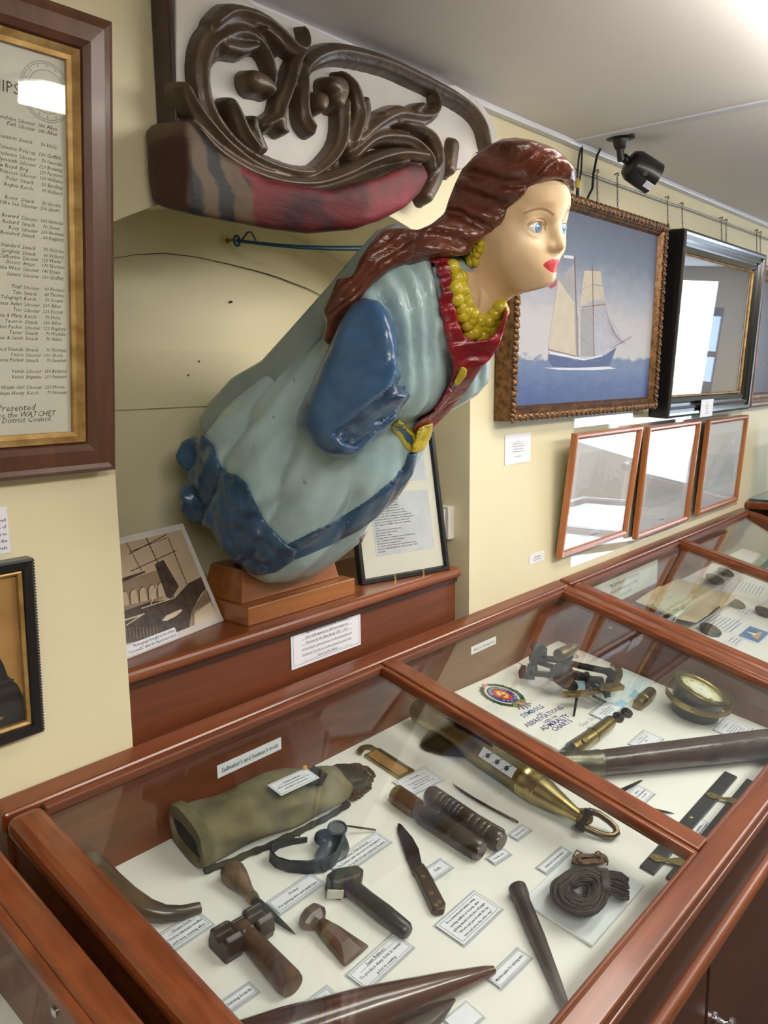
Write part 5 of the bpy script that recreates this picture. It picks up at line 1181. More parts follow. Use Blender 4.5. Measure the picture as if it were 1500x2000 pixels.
rope([(1110, 150, .02), (1180, 170, .012), (1250, 230, .01), (1270, 290, .006), (1190, 260, .01), (1150, 190, .016), (1080, 140, .022)])
rope([(640, 230, .05), (740, 170, .045), (850, 140, .035), (960, 100, .03), (1060, 95, .026), (1120, 140, .018)])
mk('cord_loops', g, CORDB, t)
g = G(); base = [(830, 640, .006), (900, 570, .010), (980, 520, .014), (1050, 480, .012), (1110, 420, .012), (1170, 370, .012), (1230, 330, .010), (1200, 440, .006), (1120, 500, .006), (1040, 560, .006), (950, 620, .005)]
for (x0, y0, h0), (x1, y1, h1) in zip(base, base[1:]):
    for k in range(4):
        u = k/4; x, y, h_ = x0+(x1-x0)*u, y0+(y1-y0)*u, h0+(h1-h0)*u
        g.ball(f5(x+rs.uniform(-14, 14), y+rs.uniform(-14, 14), h_), .0052, 8, 0, (1.2, .8, .8), WORLD.rot(rs.uniform(0, 3)))
mk('braided_cord', g, CORDB, t)
g = G()
for k in range(16): g.ball(f5(480+rs.uniform(0, 110), 250+rs.uniform(-40, 110), .060+rs.uniform(-.006, .004)), .0055, 8)
mk('purple_tassel', g, plain('plum_yarn', (72, 40, 46), .9, var=.3, scale=200), t)
g = G(); P = [fl(x, y, h) for x, y, h in [(585, 1530, .078), (612, 1494, .072), (640, 1512, .072), (630, 1530, .078)]]; 
g.add(P+[p-FN*.004 for p in P], [(0, 1, 2, 3), (7, 6, 5, 4), (0, 4, 5, 1), (1, 5, 6, 2), (2, 6, 7, 3), (3, 7, 4, 0)]); mk('leather_flap', g, LEA, t)
o = fcard((519, 1536), (594, 1502), (549, 1555), [("Seaman's ditty bag", 1.0), 'often ornamented with fancy work', 'especially for going ashore'], 'white card pinned with a yellow pin on the canvas bag', h=.083, size=.0050, pad=0)
q = fl(595, 1503, .084); g = G().ball(q+FN*.004, .0042, 12); g.lathe(q+FN*.002, q-FN*.012, [(0, .0007), (1, .0003)], 6); mk('pin', g, plain('yellow_pin', (226, 170, 40), .3), o, smooth=True)

# --- sailmaker's palm
BLL = plain('black_leather', (42, 42, 44), .35, c2=(28, 28, 30), scale=40, bump=.25, coat=.15)
t = thing('sailmaker_palm', fl(605, 1668, 0), 'black leather sailmaker\'s palm lying below the canvas bag', 'palm')
def band(pts, w, th, mat, name):
    p3 = [fl(x, y, h) for x, y, h in pts]; g = G(); rings = []
    for i, p in enumerate(p3):
        d_ = nrm(p3[min(i+1, len(p3)-1)]-p3[max(i-1, 0)]); n_ = nrm(np.cross(d_, FN)); ww = w[i] if hasattr(w, '__len__') else w
        rings.append([p+n_*th*a+FN*ww*b for a, b in ((-.5, -.5), (.5, -.5), (.5, .5), (-.5, .5))])
    g.loft(rings, 0, True); return mk(name, g, mat, t, bevel=.0008)
band([(600, 1640, .022), (570, 1644, .022), (545, 1650, .020), (530, 1660, .016), (528, 1672, .012), (540, 1684, .011), (565, 1692, .012), (600, 1694, .014), (635, 1690, .015), (655, 1676, .017), (664, 1660, .018), (668, 1645, .020)], [.010, .012, .014, .018, .021, .021, .022, .024, .026, .028, .032, .034], .0035, BLL, 'strap')
g = G(); rings = []
for s, (x, y, r1, r2, h) in enumerate([(648, 1672, .030, .016, .006), (650, 1664, .032, .017, .012), (653, 1650, .026, .016, .018), (656, 1636, .018, .013, .026), (658, 1626, .015, .012, .034), (659, 1617, .0155, .0125, .042)]):
    c = fl(x, y, h); rings.append([c+np.array([1, -.15, 0])*r1*math.cos(a)+nrm(FEY+FN*.4)*r2*math.sin(a) for a in np.linspace(0, 2*math.pi, 25)[:-1]])
g.loft(rings, 0, True, True, False); c = fl(659, 1617, .042)
rim = [c+np.array([1, -.15, 0])*.0155*math.cos(a)+nrm(FEY+FN*.4)*.0125*math.sin(a) for a in np.linspace(0, 2*math.pi, 25)[:-1]]; g.tube(rim, .0022, 8, closed=True)
g.loft([[c+(q-c)*.9 for q in rim], [c-np.array([0, 0, .02])+(q-c)*.7 for q in rim]], 0, True)
mk('thumb_stall', g, BLL, t)
g = G().loft([[fl(633, 1656, 0)+FN*(.018+dz)+np.array([1, 0, 0])*r_*math.cos(a)+nrm(-FEY*.5+FN)*0+FEY*r_*.9*math.sin(a) for a in np.linspace(0, 2*math.pi, 21)[:-1]] for dz, r_ in ((0, .020), (.006, .019), (.010, .014), (.009, .011), (.005, .009))], 0, True); mk('iron_plate', g, plain('iron_plate', (34, 34, 36), .3, .5), t)
g = G().tube([fl(x, y, h) for x, y, h in [(576, 1642, .024), (574, 1634, .032), (580, 1630, .034), (586, 1634, .030)]], .0010, 6); mk('loose_thread', g, BLACKM, t)
NEED = plain('needle_steel', (84, 74, 70), .35, .8, c2=(56, 48, 46), scale=80)
g = G().lathe(fl(664, 1611, .020), fl(734, 1621, .004), [(0, .0016), (.3, .0018), (.92, .0020), (1, .0014), (1, .0001)], 8); mk('palm_needle', g, NEED, None, 'steel needle pointing right from the black sailmaker\'s palm', 'needle')
# --- pricker
t = thing('pricker', fl(500, 1755, 0), 'pricker with a pear shaped wooden handle, brass collar and dark spike', 'spike')
Aa, Bb = fl(446, 1694, .018), fl(490, 1748, .014)
HW = wood('worn_boxwood', (64, 46, 34), (128, 98, 66), 2, rough=.45, coat=.1, scale=1.6, contrast=(.35, .65))
g = G().lathe(Aa, Bb, [(-.02, .0001), (-.02, .010), (.04, .016), (.2, .0195), (.4, .018), (.65, .0135), (.85, .0095), (1, .008), (1, .0001)], 22); mk('handle', g, HW, t)
Cc = fl(498, 1760, .013); g = G().lathe(Bb, Cc, [(0, .0088), (.3, .0095), (.9, .0088), (1, .0070)], 18); mk('ferrule', g, BRASS, t)
g = G().lathe(Cc, fl(577, 1825, .003), [(0, .0068), (.1, .0076), (.4, .0060), (.8, .0030), (1, .0004)], 14); mk('spike', g, IRON, t)
# --- grease horn
t = thing('grease_horn', fl(300, 1770, 0), 'curved dark horn with its thick end hidden by the left rail', 'horn')
HORN = plain('horn', (62, 56, 54), .28, c2=(112, 86, 58), scale=9, coat=.3, bump=.1, bscale=60)
pts = [fl(x, y, h) for x, y, h in [(172, 1694, .024), (212, 1732, .022), (250, 1759, .019), (290, 1778, .0155), (322, 1785, .013), (355, 1783, .011), (390, 1773, .009)]]
g = G().tube(pts, [.026, .0235, .0200, .0155, .0125, .0105, .0085], 22); mk('horn_body', g, HORN, t)
# --- serving board / mallets and seam rubbers
DWD = wood('dark_old_wood', (32, 23, 19), (74, 51, 39), 2, rough=.4, coat=.15, scale=1.3)
t = thing('serving_mallet', fl(500, 1850, 0), 'brown serving mallet with a grooved head and short thick handle', 'mallet')
g = G().lathe(fl(478, 1822, .017), fl(572, 1925, .017), [(-.1, .0001), (-.1, .014), (0, .0145), (.5, .0165), (.93, .018), (1, .0165), (1, .0001)], 14); mk('handle', g, wood('mallet_wood', (58, 40, 30), (112, 80, 58), 0, rough=.45, coat=.1, scale=1.5), t)
hx = nrm(fl(516, 1803, 0)-fl(424, 1858, 0)); c = fl(470, 1838, 0); f_ = Fr(c, hx, np.cross(FN, hx), FN); Lh = float(np.linalg.norm(fl(516, 1803, 0)-fl(424, 1858, 0)))
pr = [(-.022, .0), (.020, 0), (.023, .012), (.020, .030), (.012, .036), (.006, .026), (-.006, .026), (-.012, .037), (-.020, .033), (-.025, .014)]
for nm, a, b, sc in (('head_end', -.5, -.14, 1.0), ('head_middle', -.14, .16, .86), ('head_end', .16, .52, 1.0)):
    g = G(); rings = [[f_.p(Lh*s, y*sc*k, z*sc*k) for y, z in pr] for s, k in ((a, .9), (a+.03, 1), (b-.03, 1), (b, .9))]; g.loft(rings, 0, False); mk(nm, g, DWD, t, bevel=.002)
t = thing('seam_rubber', fl(735, 1770, 0), 'black seam rubber with square head, white inlay and round handle', 'seam rubber', None)
g = G().lathe(fl(688, 1735, .017), fl(798, 1822, .013), [(-.05, .0001), (-.05, .014), (.3, .0135), (.6, .0145), (.95, .0130), (1, .009), (1.01, .0001)], 18); mk('handle', g, BLL, t)
hx = nrm(fl(702, 1718, 0)-fl(640, 1735, 0)); c = fl(672, 1737, 0); f_ = Fr(c, hx, np.cross(FN, hx), FN)
g = G(); rings = [[f_.p(x, y*k, z) for x, y in ((-.030, -.012), (-.018, -.020), (.018, -.018), (.030, -.004), (.024, .014), (-.010, .020), (-.030, .010))] for z, k in ((0.0, 1), (.022, 1), (.032, .72))]; g.loft(rings, 0, False); mk('head', g, plain('green_black_wood', (54, 52, 42), .4, c2=(34, 32, 28), scale=40, bump=.2), t, bevel=.003)
g = G(); P = [fl(x, y, 0) for x, y in [(642, 1733), (668, 1750)]]
f6 = Fr(f_.p(-.0245, -.0165, .012), nrm(f_.p(-.012, -.0205)-f_.p(-.034, -.012)), FN); g.box(f6, -.013, .013, -.008, .008, -.001, .0016); mk('white_inlay', g, plain('bone_inlay', (214, 210, 196), .4), t, bevel=.001)
t = thing('seam_rubber', fl(650, 1820, 0), 'brown wooden seam rubber with faceted knob and flared flat blade', 'seam rubber', None)
Aa, Bb = fl(600, 1782, .016), fl(698, 1868, .006); ax = nrm(Bb-Aa); sd = nrm(np.cross(FN, ax)); L = float(np.linalg.norm(Bb-Aa)); nn = np.cross(ax, sd)
g = G(); rings = []
for s, w, hh in ((-.02, .012, .010), (.02, .021, .016), (.14, .024, .017), (.20, .020, .015), (.27, .0105, .0105), (.32, .0120, .011), (.5, .017, .012), (.75, .022, .009), (.97, .0275, .0045), (1.0, .0265, .002)):
    rings.append([Aa+(Bb-Aa)*s+sd*w*math.cos(a)+nn*hh*math.sin(a) for a in np.linspace(0, 2*math.pi, 9)[:-1]+.39])
g.loft(rings, 0, False); mk('rubber_body', g, wood('lignum', (54, 34, 26), (104, 70, 52), 0, rough=.42, coat=.15, scale=1.4), t, bevel=.0012)
# --- knife
t = thing('sheath_knife', fl(822, 1700, 0), 'dark knife with a pointed blade and riveted wooden handle', 'knife')
K = [fl(x, y, .004) for x, y in [(777, 1609), (784, 1612), (806, 1638), (818, 1660), (824, 1690), (805, 1702), (795, 1680), (785, 1650), (777, 1625)]]
f_ = Fr(fl(800, 1660, 0), nrm(fl(848, 1780, 0)-fl(785, 1620, 0)), np.cross(FN, fl(848, 1780, 0)-fl(785, 1620, 0)), FN)
loc = lambda P: [((p-f_.o)@f_.x, (p-f_.o)@f_.y) for p in P]
g = G().prism(f_, loc(K), .003, .0065); mk('blade', g, IRON, t, bevel=.001)
Hh = [fl(x, y, .006) for x, y in [(804, 1703), (825, 1690), (836, 1705), (870, 1770), (868, 1782), (852, 1786), (843, 1780), (812, 1712)]]
g = G().prism(f_, loc(Hh), .0006, .013); hd_ = mk('handle', g, DWD, t, bevel=.003)
for x, y in ((826, 1712), (842, 1745), (858, 1762), (852, 1768)):
    q = fl(x, y, .0125); g = G().lathe(q, q+FN*.0014, [(0, .0038), (.7, .0034), (1, .0001)], 12); mk('rivet', g, BRASS, hd_)
# --- needle cases
BAND = wood('ringed_turned_wood', (26, 19, 16), (66, 45, 32), 0, rough=.3, coat=.35)
def turned(name, p0, p1, prof, mats, t, h=.018): g = G().lathe(fl(*p0, h), fl(*p1, h), prof, 24); return mk(name, g, mats, t)
t = thing('needle_case', fl(855, 1605, 0), 'open turned needle case, its lid slid apart, left of the closed one', 'needle case', None)
turned('lid', (770, 1548), (815, 1580), [(-.02, .0001), (-.02, .012), (.05, .0170), (.5, .0182), (1, .0178), (1, .012), (.8, .0001)], wood('lid_wood', (60, 40, 28), (110, 76, 50), 1, rough=.35, coat=.3), t)
turned('tube', (813, 1581), (941, 1663), [(0, .0001), (0, .0130), (.13, .0130), (.13, .0185), (.30, .0187), (.305, .0180), (.32, .0187), (.6, .0190), (.605, .0182), (.62, .0190), (.95, .0185), (1, .015), (1, .0001)], BAND, t)
t = thing('needle_case', fl(905, 1595, 0), 'closed black ringed needle case lying right of the open one', 'needle case', None)
pf = [(-.01, .0001), (-.01, .014), (.03, .0185)]
for k in (.16, .22, .30, .36, .42, .47, .62, .7, .78, .84): pf += [(k-.008, .0188), (k, .0178), (k+.008, .0188)]
turned('case_body', (838, 1550), (980, 1646), pf+[(.97, .0185), (1, .015), (1, .0001)], BAND, t)
# --- roping needles
def needle(p0, mid, p1, label, r=.0022):
    a, m_, b = fl(*p0, .004), fl(*mid, .004), fl(*p1, .004)
    pts = [a*(1-s)**2+m_*2*s*(1-s)+b*s*s for s in np.linspace(0, 1, 24)]
    g = G().tube(pts[:22], [.0004+r*min(1, k/6) for k in range(22)], 8); d_ = nrm(pts[-1]-pts[-4]); sd = nrm(np.cross(FN, d_))
    c = pts[22]; g.tube([c+d_*.010*math.cos(w)+sd*.0028*math.sin(w) for w in np.linspace(0, 2*math.pi, 17)[:-1]], .0011, 6, closed=True)
    return mk('roping_needle', g, NEED, None, label, 'needle', None, smooth=True)
needle((884, 1530), (905, 1552), (1012, 1606), 'curved roping needle lying to the upper right of the other needle')
needle((871, 1548), (892, 1570), (984, 1622), 'roping needle lying along the closed needle case')
# --- rope gauge
t = thing('rope_gauge', fl(760, 1490, 0), 'brass edged boxwood rope gauge with a curved jaw', 'gauge')
C1, C2, C3, C4 = [fl(x, y, .004) for x, y in [(711, 1475), (742, 1462), (812, 1503), (781, 1521)]]
f_ = Fr(C1, C4-C1, C2-C1, FN); w_ = float(np.linalg.norm(C4-C1)); h_ = float((C2-C1)@f_.y)
g = G().box(f_, 0, w_, 0, h_, -.003, .002); mk('brass_plate', g, BRASS, t, bevel=.0008)
g = G().box(f_, .005, w_-.006, .003, h_*.70, .002, .0034)
for k in range(7): g.text(f_, 'CIRC  LB  FATHOM  %d' % (k+2), .012, .006+k*(h_*.6/7.5), .0038, 1, 'L', False, 0, .0037, width=w_*.6)
mk('boxwood_scale', g, [plain('boxwood', (176, 132, 72), .5, c2=(146, 104, 54), scale=40), plain('scale_ink', (96, 66, 40), .6)], t)
g = G().box(f_, .004, w_-.01, h_*.76, h_*.88, .002, .003); mk('slide_groove', g, BLACKM, t)
g = G(); J = [fl(x, y, .005) for x, y in [(731, 1467), (722, 1461), (714, 1462), (706, 1473), (700, 1472), (697, 1466), (703, 1458), (714, 1455), (727, 1456), (730, 1459), (742, 1464)]]; lj = [((p-f_.o)@f_.x, (p-f_.o)@f_.y) for p in J]; g.prism(f_, lj, -.002, .003); mk('jaw', g, BRASS, t, bevel=.0008)
# --- brass patent log with fins and shackle
t = thing('patent_log', fl(960, 1480, 0), 'brass patent log with dark rotor fins, enamel dial and shackle, under the divider', 'ship log')
Aa, Bb = fl(812, 1382, .036), fl(1132, 1596, .022); L = float(np.linalg.norm(Bb-Aa)); ax = nrm(Bb-Aa)
g = G().lathe(Aa, Bb, [(0, .0001), (0, .020), (.03, .0275), (.42, .0275), (.43, .0285), (.70, .0285)], 30); mk('barrel', g, plain('dull_brass', (158, 146, 102), .36, 1.0, c2=(116, 106, 72), scale=22), t)
g = G().lathe(Aa, Bb, [(.695, .0288), (.70, .031), (.715, .031), (.72, .0295), (.765, .0295), (.77, .031), (.785, .031), (.79, .028), (.82, .0265), (.96, .0140), (1.0, .012), (1.0, .0001)], 30); mk('nose_cone', g, BRASSB, t)
sd = nrm(np.cross(FN, ax)); nn = np.cross(ax, sd)
tow = nrm(-(Aa+Bb)/2); tow = nrm(tow-ax*(tow@ax))
f_ = Fr(Aa+(Bb-Aa)*.575+tow*.0262, ax, np.cross(tow, ax), tow)
g = G().box(f_, -.042, .042, -.0105, .0105, -.004, .0030)
for k in (-.024, 0, .024):
    g.disc(f_, k, 0, .0050, .0050, 1, .0033, 16); g.line(f_, k, .003, k+.007, .010, .0016, 1, .0034); g.line(f_, k-.005, -.004, k-.009, -.009, .001, 1, .0034)
    for a in range(8): g.line(f_, k+.007*math.cos(a*.785), .007*math.sin(a*.785), k+.0082*math.cos(a*.785), .0082*math.sin(a*.785), .0007, 1, .0034)
mk('enamel_dial', g, [PAPER, INK], t)
FIN = plain('bronze_fin', (58, 50, 38), .35, .6, c2=(36, 31, 26), scale=16)
def fin(px, h0, name='fin'):
    P = [fl(x, y, h) for x, y, h in px]; c = np.mean(P, 0); n_ = nrm(np.cross(P[1]-P[0], P[2]-P[0]))
    g = G().add([p+n_*.0015 for p in P]+[p-n_*.0015 for p in P], [tuple(range(len(P))), tuple(range(2*len(P)-1, len(P)-1, -1))]+[(i, len(P)+i, len(P)+(i+1) % len(P), (i+1) % len(P)) for i in range(len(P))])
    mk(name, g, FIN, t)
fin([(848, 1418, .034), (838, 1428, .024), (824, 1446, .010), (822, 1457, .004), (830, 1465, .003), (860, 1473, .005), (900, 1477, .012), (935, 1474, .022), (955, 1466, .034)], 0)
fin([(860, 1402, .05), (885, 1400, .075), (915, 1408, .078), (945, 1432, .072), (962, 1458, .058)], 0)
q = Bb; SH = plain('bronze_shackle', (128, 108, 84), .3, 1.0, c2=(86, 70, 56), scale=30)
g = G().lathe(fl(1128, 1592, .022), fl(1146, 1598, .022), [(0, .013), (.5, .016), (1, .014), (1, .0001)], 16); g.ball(fl(1146, 1598, .026), .012, 14); mk('swivel', g, BRASS, t)
g = G().tube([fl(x, y, h) for x, y, h in [(1138, 1590, .034), (1152, 1584, .036), (1170, 1590, .030), (1190, 1604, .022), (1202, 1616, .016), (1205, 1627, .012), (1196, 1633, .010), (1180, 1632, .010), (1160, 1624, .012), (1142, 1616, .014), (1132, 1612, .016)]], .0064, 12); sh = mk('shackle', g, SH, t)
g = G().lathe(fl(1150, 1586, .042), fl(1130, 1622, .010), [(-.1, .0001), (-.1, .009), (.08, .009), (.1, .0055), (.7, .0055), (.72, .010), (.95, .010), (1, .006), (1, .0001)], 14); mk('shackle_pin', g, IRON, sh)
# --- marline spike, fids
MS = plain('grey_brown_iron', (74, 62, 56), .42, .35, c2=(46, 38, 36), scale=30, bump=.2)
t = thing('marline_spike', fl(1060, 1860, 0), 'long tapering marline spike with an eye, left of the tarred twine', 'spike')
Aa, Bb = fl(1012, 1738, .014), fl(1118, 2000, .006)
g = G().lathe(Aa, Bb, [(-.03, .0001), (-.03, .010), (-.015, .0150), (.05, .0145), (.1, .0122), (.4, .0120), (.75, .0085), (1, .0045), (1.1, .0028), (1.12, .0001)], 20); mk('shaft', g, MS, t)
q = Aa+(Bb-Aa)*.02; tow = nrm(FN-.35*np.array([.6, .8, 0])); g = G().lathe(q+tow*.0143+np.array([.003, 0, 0]), q+tow*.0158+np.array([.003, 0, 0]), [(0, .0044), (1, .0044), (1, .0001)], 14); mk('eye_hole', g, INK, t)
FIDW = wood('polished_fid_wood', (48, 24, 19), (86, 48, 38), 0, rough=.22, coat=.6, scale=.8)
t = thing('wooden_fid', fl(760, 1960, 0), 'big polished dark wood fid lying across the front of the case', 'fid')
g = G().lathe(fl(430, 2075, .033), fl(968, 1893, .009), [(0, .0001), (0, .036), (.2, .036), (.5, .030), (.8, .0175), (.95, .0095), (.99, .006), (1, .0001)], 30); mk('fid_body', g, FIDW, t)
t = thing('small_fid', fl(830, 2000, 0), 'worn brown wooden wedge half hidden under the big fid at the bottom edge', 'fid')
g = G().lathe(fl(770, 2045, .016), fl(888, 1952, .004), [(0, .0001), (0, .018), (.3, .018), (.7, .012), (1, .002)], 14, 0, .7, FN); mk('wedge_body', g, DWD, t)
# --- tarred twine on its white pad
a, b, c = fl(1035, 1743, .006), fl(1157, 1846, .006), fl(1260, 1727, .006)
fr = Fr(b, c-b, a-b, FN); w = float(np.linalg.norm(c-b)); hh = float((a-b)@fr.y)
g = G().box(fr, 0, w, 0, hh, -.0045, 0); mk('white_pad', g, plain('foam_pad', (226, 230, 232), .6, var=.03), None, 'white square pad under the tarred twine hanks', 'pad', bevel=.001)
TW = plain('tarred_twine', (64, 48, 38), .6, c2=(38, 29, 25), scale=120); TW2 = plain('brown_twine', (136, 104, 72), .7, c2=(98, 74, 52), scale=120)
f6 = lambda x, y, h: fl(1000+x*.17333, 1640+y*.17333, h)
t = thing('twine_hank', fl(1130, 1745, 0), 'large coiled hank of dark tarred twine on the white pad', 'twine hank')
g = G(); rs = np.random.RandomState(5)
loop = [(560, 420), (700, 330), (860, 300), (1010, 340), (1090, 430), (1085, 560), (1040, 700), (960, 800), (820, 850), (660, 810), (520, 720), (450, 600), (470, 490)]
lp = np.array(loop, float); cen = np.array([790, 570.])
for k in range(170):
    ph = rs.uniform(0, 2*math.pi); rr = math.sqrt(rs.uniform(0, 1)); off = rr*math.cos(ph); hz = .027+.019*rr*math.sin(ph)
    pts = []
    for i, p in enumerate(lp):
        v_ = (p-cen); k_ = .70+.42*off+.05*math.sin(i*.9+k)+rs.uniform(-.02, .02)
        pts.append((cen[0]+v_[0]*k_*.93, cen[1]+v_[1]*k_*.93, max(hz+.004*math.sin(i*1.3+k*.7), .0085)))
    P = np.array([f6(*p) for p in pts]); n_ = len(P); sm = []
    for i in range(n_):
        for u in (0, .5): sm.append(((-u+2*u*u-u**3)*P[i-1]+(2-5*u*u+3*u**3)*P[i]+(u+4*u*u-3*u**3)*P[(i+1) % n_]+(-u*u+u**3)*P[(i+2) % n_])/2)
    g.tube(sm, .0016, 5, closed=True)
mk('coil', g, TW, t, smooth=True)
g = G()
for k in range(60):
    u, v = rs.uniform(-1, 1), rs.uniform(0, 1)
    g.tube([f6(990+20*u, 430+60*u+120*(.5+.5*u), .02+.02*v), f6(1120, 480+130*u, .016+.024*v), f6(1220+20*v, 520+150*u, .010+.022*v), f6(1290+30*rs.rand(), 560+120*u, .004+.018*v)], .0016, 5)
mk('frayed_end', g, TW, t, smooth=True)
g = G()
for k in range(14):
    x = 1020+k*5; g.tube([f6(x+10*math.cos(w), 480+150*math.cos(w), .024+.024*math.sin(w)) for w in np.linspace(0, 2*math.pi, 15)[:-1]], .0018, 5, closed=True)
mk('binding', g, TW, t, smooth=True)
t = thing('twine_hank', fl(1152, 1682, 0), 'small light brown hank of twine behind the large dark one', 'twine hank')
g = G()
for k in range(46):
    a0 = rs.uniform(0, 6.28); rx, ry = rs.uniform(120, 190), rs.uniform(40, 85); cx, cy = 880+rs.uniform(-15, 15), 215+rs.uniform(-12, 16); h0 = rs.uniform(.009, .040)
    g.tube([f6(cx+rx*math.cos(w)*(1-.25*math.cos(2*w)*.0), cy+ry*math.sin(w)*(.45+.55*abs(math.cos(w))), h0+.004*math.sin(3*w+k)) for w in np.linspace(0, 2*math.pi, 23)[:-1]], .0014, 5, closed=True)
g.tube([f6(*p) for p in [(680, 270, .01), (690, 180, .03), (730, 120, .04), (790, 150, .03)]], .0015, 5); g.tube([f6(*p) for p in [(940, 150, .03), (970, 130, .036), (1040, 180, .03), (1080, 240, .014), (1070, 290, .006)]], .0015, 5)
mk('coil', g, TW2, t, smooth=True)
g = G()
for k in range(7):
    x = 830+k*18; g.tube([f6(x, 215+50*math.cos(w), .016+.016*math.sin(w)) for w in np.linspace(0, 2*math.pi, 13)[:-1]], .0015, 5, closed=True)
mk('binding', g, TW2, t, smooth=True)
# ------------------------------------------------------------------ aids to navigation, second compartment
f7 = lambda x, y, h=0.0: fl(960+x*.22667, 1240+y*.22667, h)
NT_ = dict(size=.0052)
fcard((1153, 1394), (1187, 1370), (1182, 1408), ['Sextant', 'Used to measure the altitude of', 'the sun and stars above the', 'horizon for finding latitude'], 'white card about the sextant lying on the booklet corner', h=.012, size=.0046, lead=1.3)
fcard((1227, 1455), (1256, 1429), (1266, 1470), [('Telescope', .9), 'From a Watchet vessel', 'c.1880', '', 'Lent'], 'white card between the compass and the long telescope', size=.0052)
fcard((1390, 1430), (1414, 1406), (1446, 1448), [('Boat compass', .9), '', 'Used in the small boats carried', 'by ships and on the pilot boats', 'of the Bristol Channel. The bowl', 'is hung in gimbals so that the', 'card stays level as she rolls'], 'white card of close print right of the compass', size=.0046, lead=1.35)
fcard((1228, 1549), (1249, 1530), (1256, 1570), ['Dividers', 'for measuring distance', 'on a chart'], 'white card below the leather telescope, beside the dividers', size=.0052)
fcard((1350, 1620), (1374, 1591), (1382, 1649), [('Parallel Rules', .9), 'Used with and on navigation', 'charts to lay off courses', 'and bearings on a course'], 'white card about the parallel rules by the front rail', size=.0054, lead=1.25)
# booklet
hb_ = .010
TLb, BLb, BRb = fl(884, 1353, hb_), fl(1092, 1465, hb_), fl(1180, 1405, hb_)
ex = nrm(np.cross(BLb-TLb, FN))*-1; ex = ex if ex @ (BRb-BLb) > 0 else -ex
H = float(np.linalg.norm(TLb-BLb)); W = H*.72
fr = Fr(BLb, ex, TLb-BLb, FN)
t = thing('chart_booklet', fr.p(W/2, H/2, -hb_), 'white booklet of chart symbols with a wreathed crest on its cover', 'booklet')
g = G().box(fr, .001, W-.001, .001, H-.001, -.009, -.0012); mk('pages', g, plain('page_edges', (214, 212, 200), .7, var=.08, scale=(3, 3, 900)), t)
NAVB = plain('cover_blue', (44, 62, 140), .5); GREY = plain('cover_grey', (150, 152, 156), .5); GRN = plain('wreath_green', (26, 72, 50), .5); ORG = plain('crest_orange', (214, 72, 40), .5); YLW = plain('crest_yellow', (232, 214, 130), .5); PNK = plain('crest_pink', (214, 136, 156), .5); LGR = plain('leaf_green', (104, 160, 62), .5)
g = G().box(fr, 0, W, 0, H, -.0012, 0)
def bt(s, x, y, k, m=1, bold=True):
    q = f7(x, y, hb_)-fr.o; g.text(fr, s, float(q@fr.x), float(q@fr.y), k, m, 'C', bold, 0, .0004)
bt('SYMBOLS', 372, 668, .0205); bt('AND', 424, 690, .0105); bt('ABBREVIATIONS', 474, 714, .0205); bt('USED ON', 520, 735, .0125); bt('ADMIRALTY', 568, 764, .0205); bt('CHARTS', 628, 790, .0205)
bt('Chart 5011', 850, 755, .0165, 2, False); bt('INT 1 1991', 868, 790, .008, 2, False)
f8 = lambda x, y: fl(920+x*.09333, 1310+y*.09333, hb_)
cq = f8(650, 510)-fr.o; ca, cb = float(cq@fr.x), float(cq@fr.y)
e1 = f8(1000, 620)-fr.o; rad = .040
ux = abs(float((f8(965, 640)-f8(365, 370))@fr.y))/2; rx = ux*.80; ry = ux
for k in range(46):
    w = 2*math.pi*k/46
    if abs((w-1.57+3.14) % 6.283-3.14) < .22: continue
    g.disc(fr, ca+rx*1.36*math.cos(w), cb+ry*1.30*math.sin(w), .0062, .0058, 3, .0004+.00002*k, 9)
for k in range(18):
    w = 2*math.pi*(k+.5)/18; g.disc(fr, ca+rx*1.60*math.cos(w), cb+ry*1.50*math.sin(w), .0030, .0012, 9, .0004, 6)
g.disc(fr, ca, cb, rx, ry, 1, .0014, 40); g.disc(fr, ca, cb, rx*.62, ry*.66, 4, .0017, 30)
for a, b, c, d_ in ((0, .3, .010, .007), (.25, .05, .009, .008), (-.25, .1, .008, .008), (.1, -.3, .011, .005), (-.15, -.35, .006, .009), (.3, -.2, .005, .008)): g.disc(fr, ca+rx*a*.8, cb+ry*b, c*.7, d_*.7, 5, .0020, 12)
for s, a0, a1, fl_p in (('HYDROGRAPHIC', 2.75, .1, 1), ('OFFICE', 3.6, 5.8, -1)):
    for i, ch in enumerate(s):
        w = a0+(a1-a0)*(i+.5)/len(s); p = fr.at(ca+rx*.81*math.cos(w), cb+ry*.83*math.sin(w)).rot(w-math.pi/2 if fl_p > 0 else w+math.pi/2); g.text(p, ch, 0, -.0035, .0085, 8, 'C', True, 0, .0021)
g.disc(fr, ca, cb+ry*1.34, .008, .007, 6, .0022, 14)
for a, b in ((-.010, .004), (.012, .006), (-.017, -.002), (.018, 0)): g.disc(fr, ca+a, cb-ry*1.22+b, .0075, .006, 7, .0021, 10)
g.disc(fr, ca+.002, cb-ry*1.40, .009, .007, 6, .0024, 14); g.disc(fr, ca-.001, cb-ry*1.16, .007, .005, 6, .0023, 14)
for a in (-.9, -.45, 0, .45, .9): g.line(fr, ca+.012*math.sin(a), cb-ry*1.30, ca+.030*math.sin(a), cb-ry*1.36-.022*math.cos(a), .0030, 3 if a > -.8 and a < .8 else 9, .0020)
mk('cover', g, [plain('booklet_cover', (240, 240, 232), .5, var=.02), NAVB, GREY, GRN, ORG, YLW, PNK, LGR, PAPER, plain('crest_brown', (110, 84, 72), .5)], t)
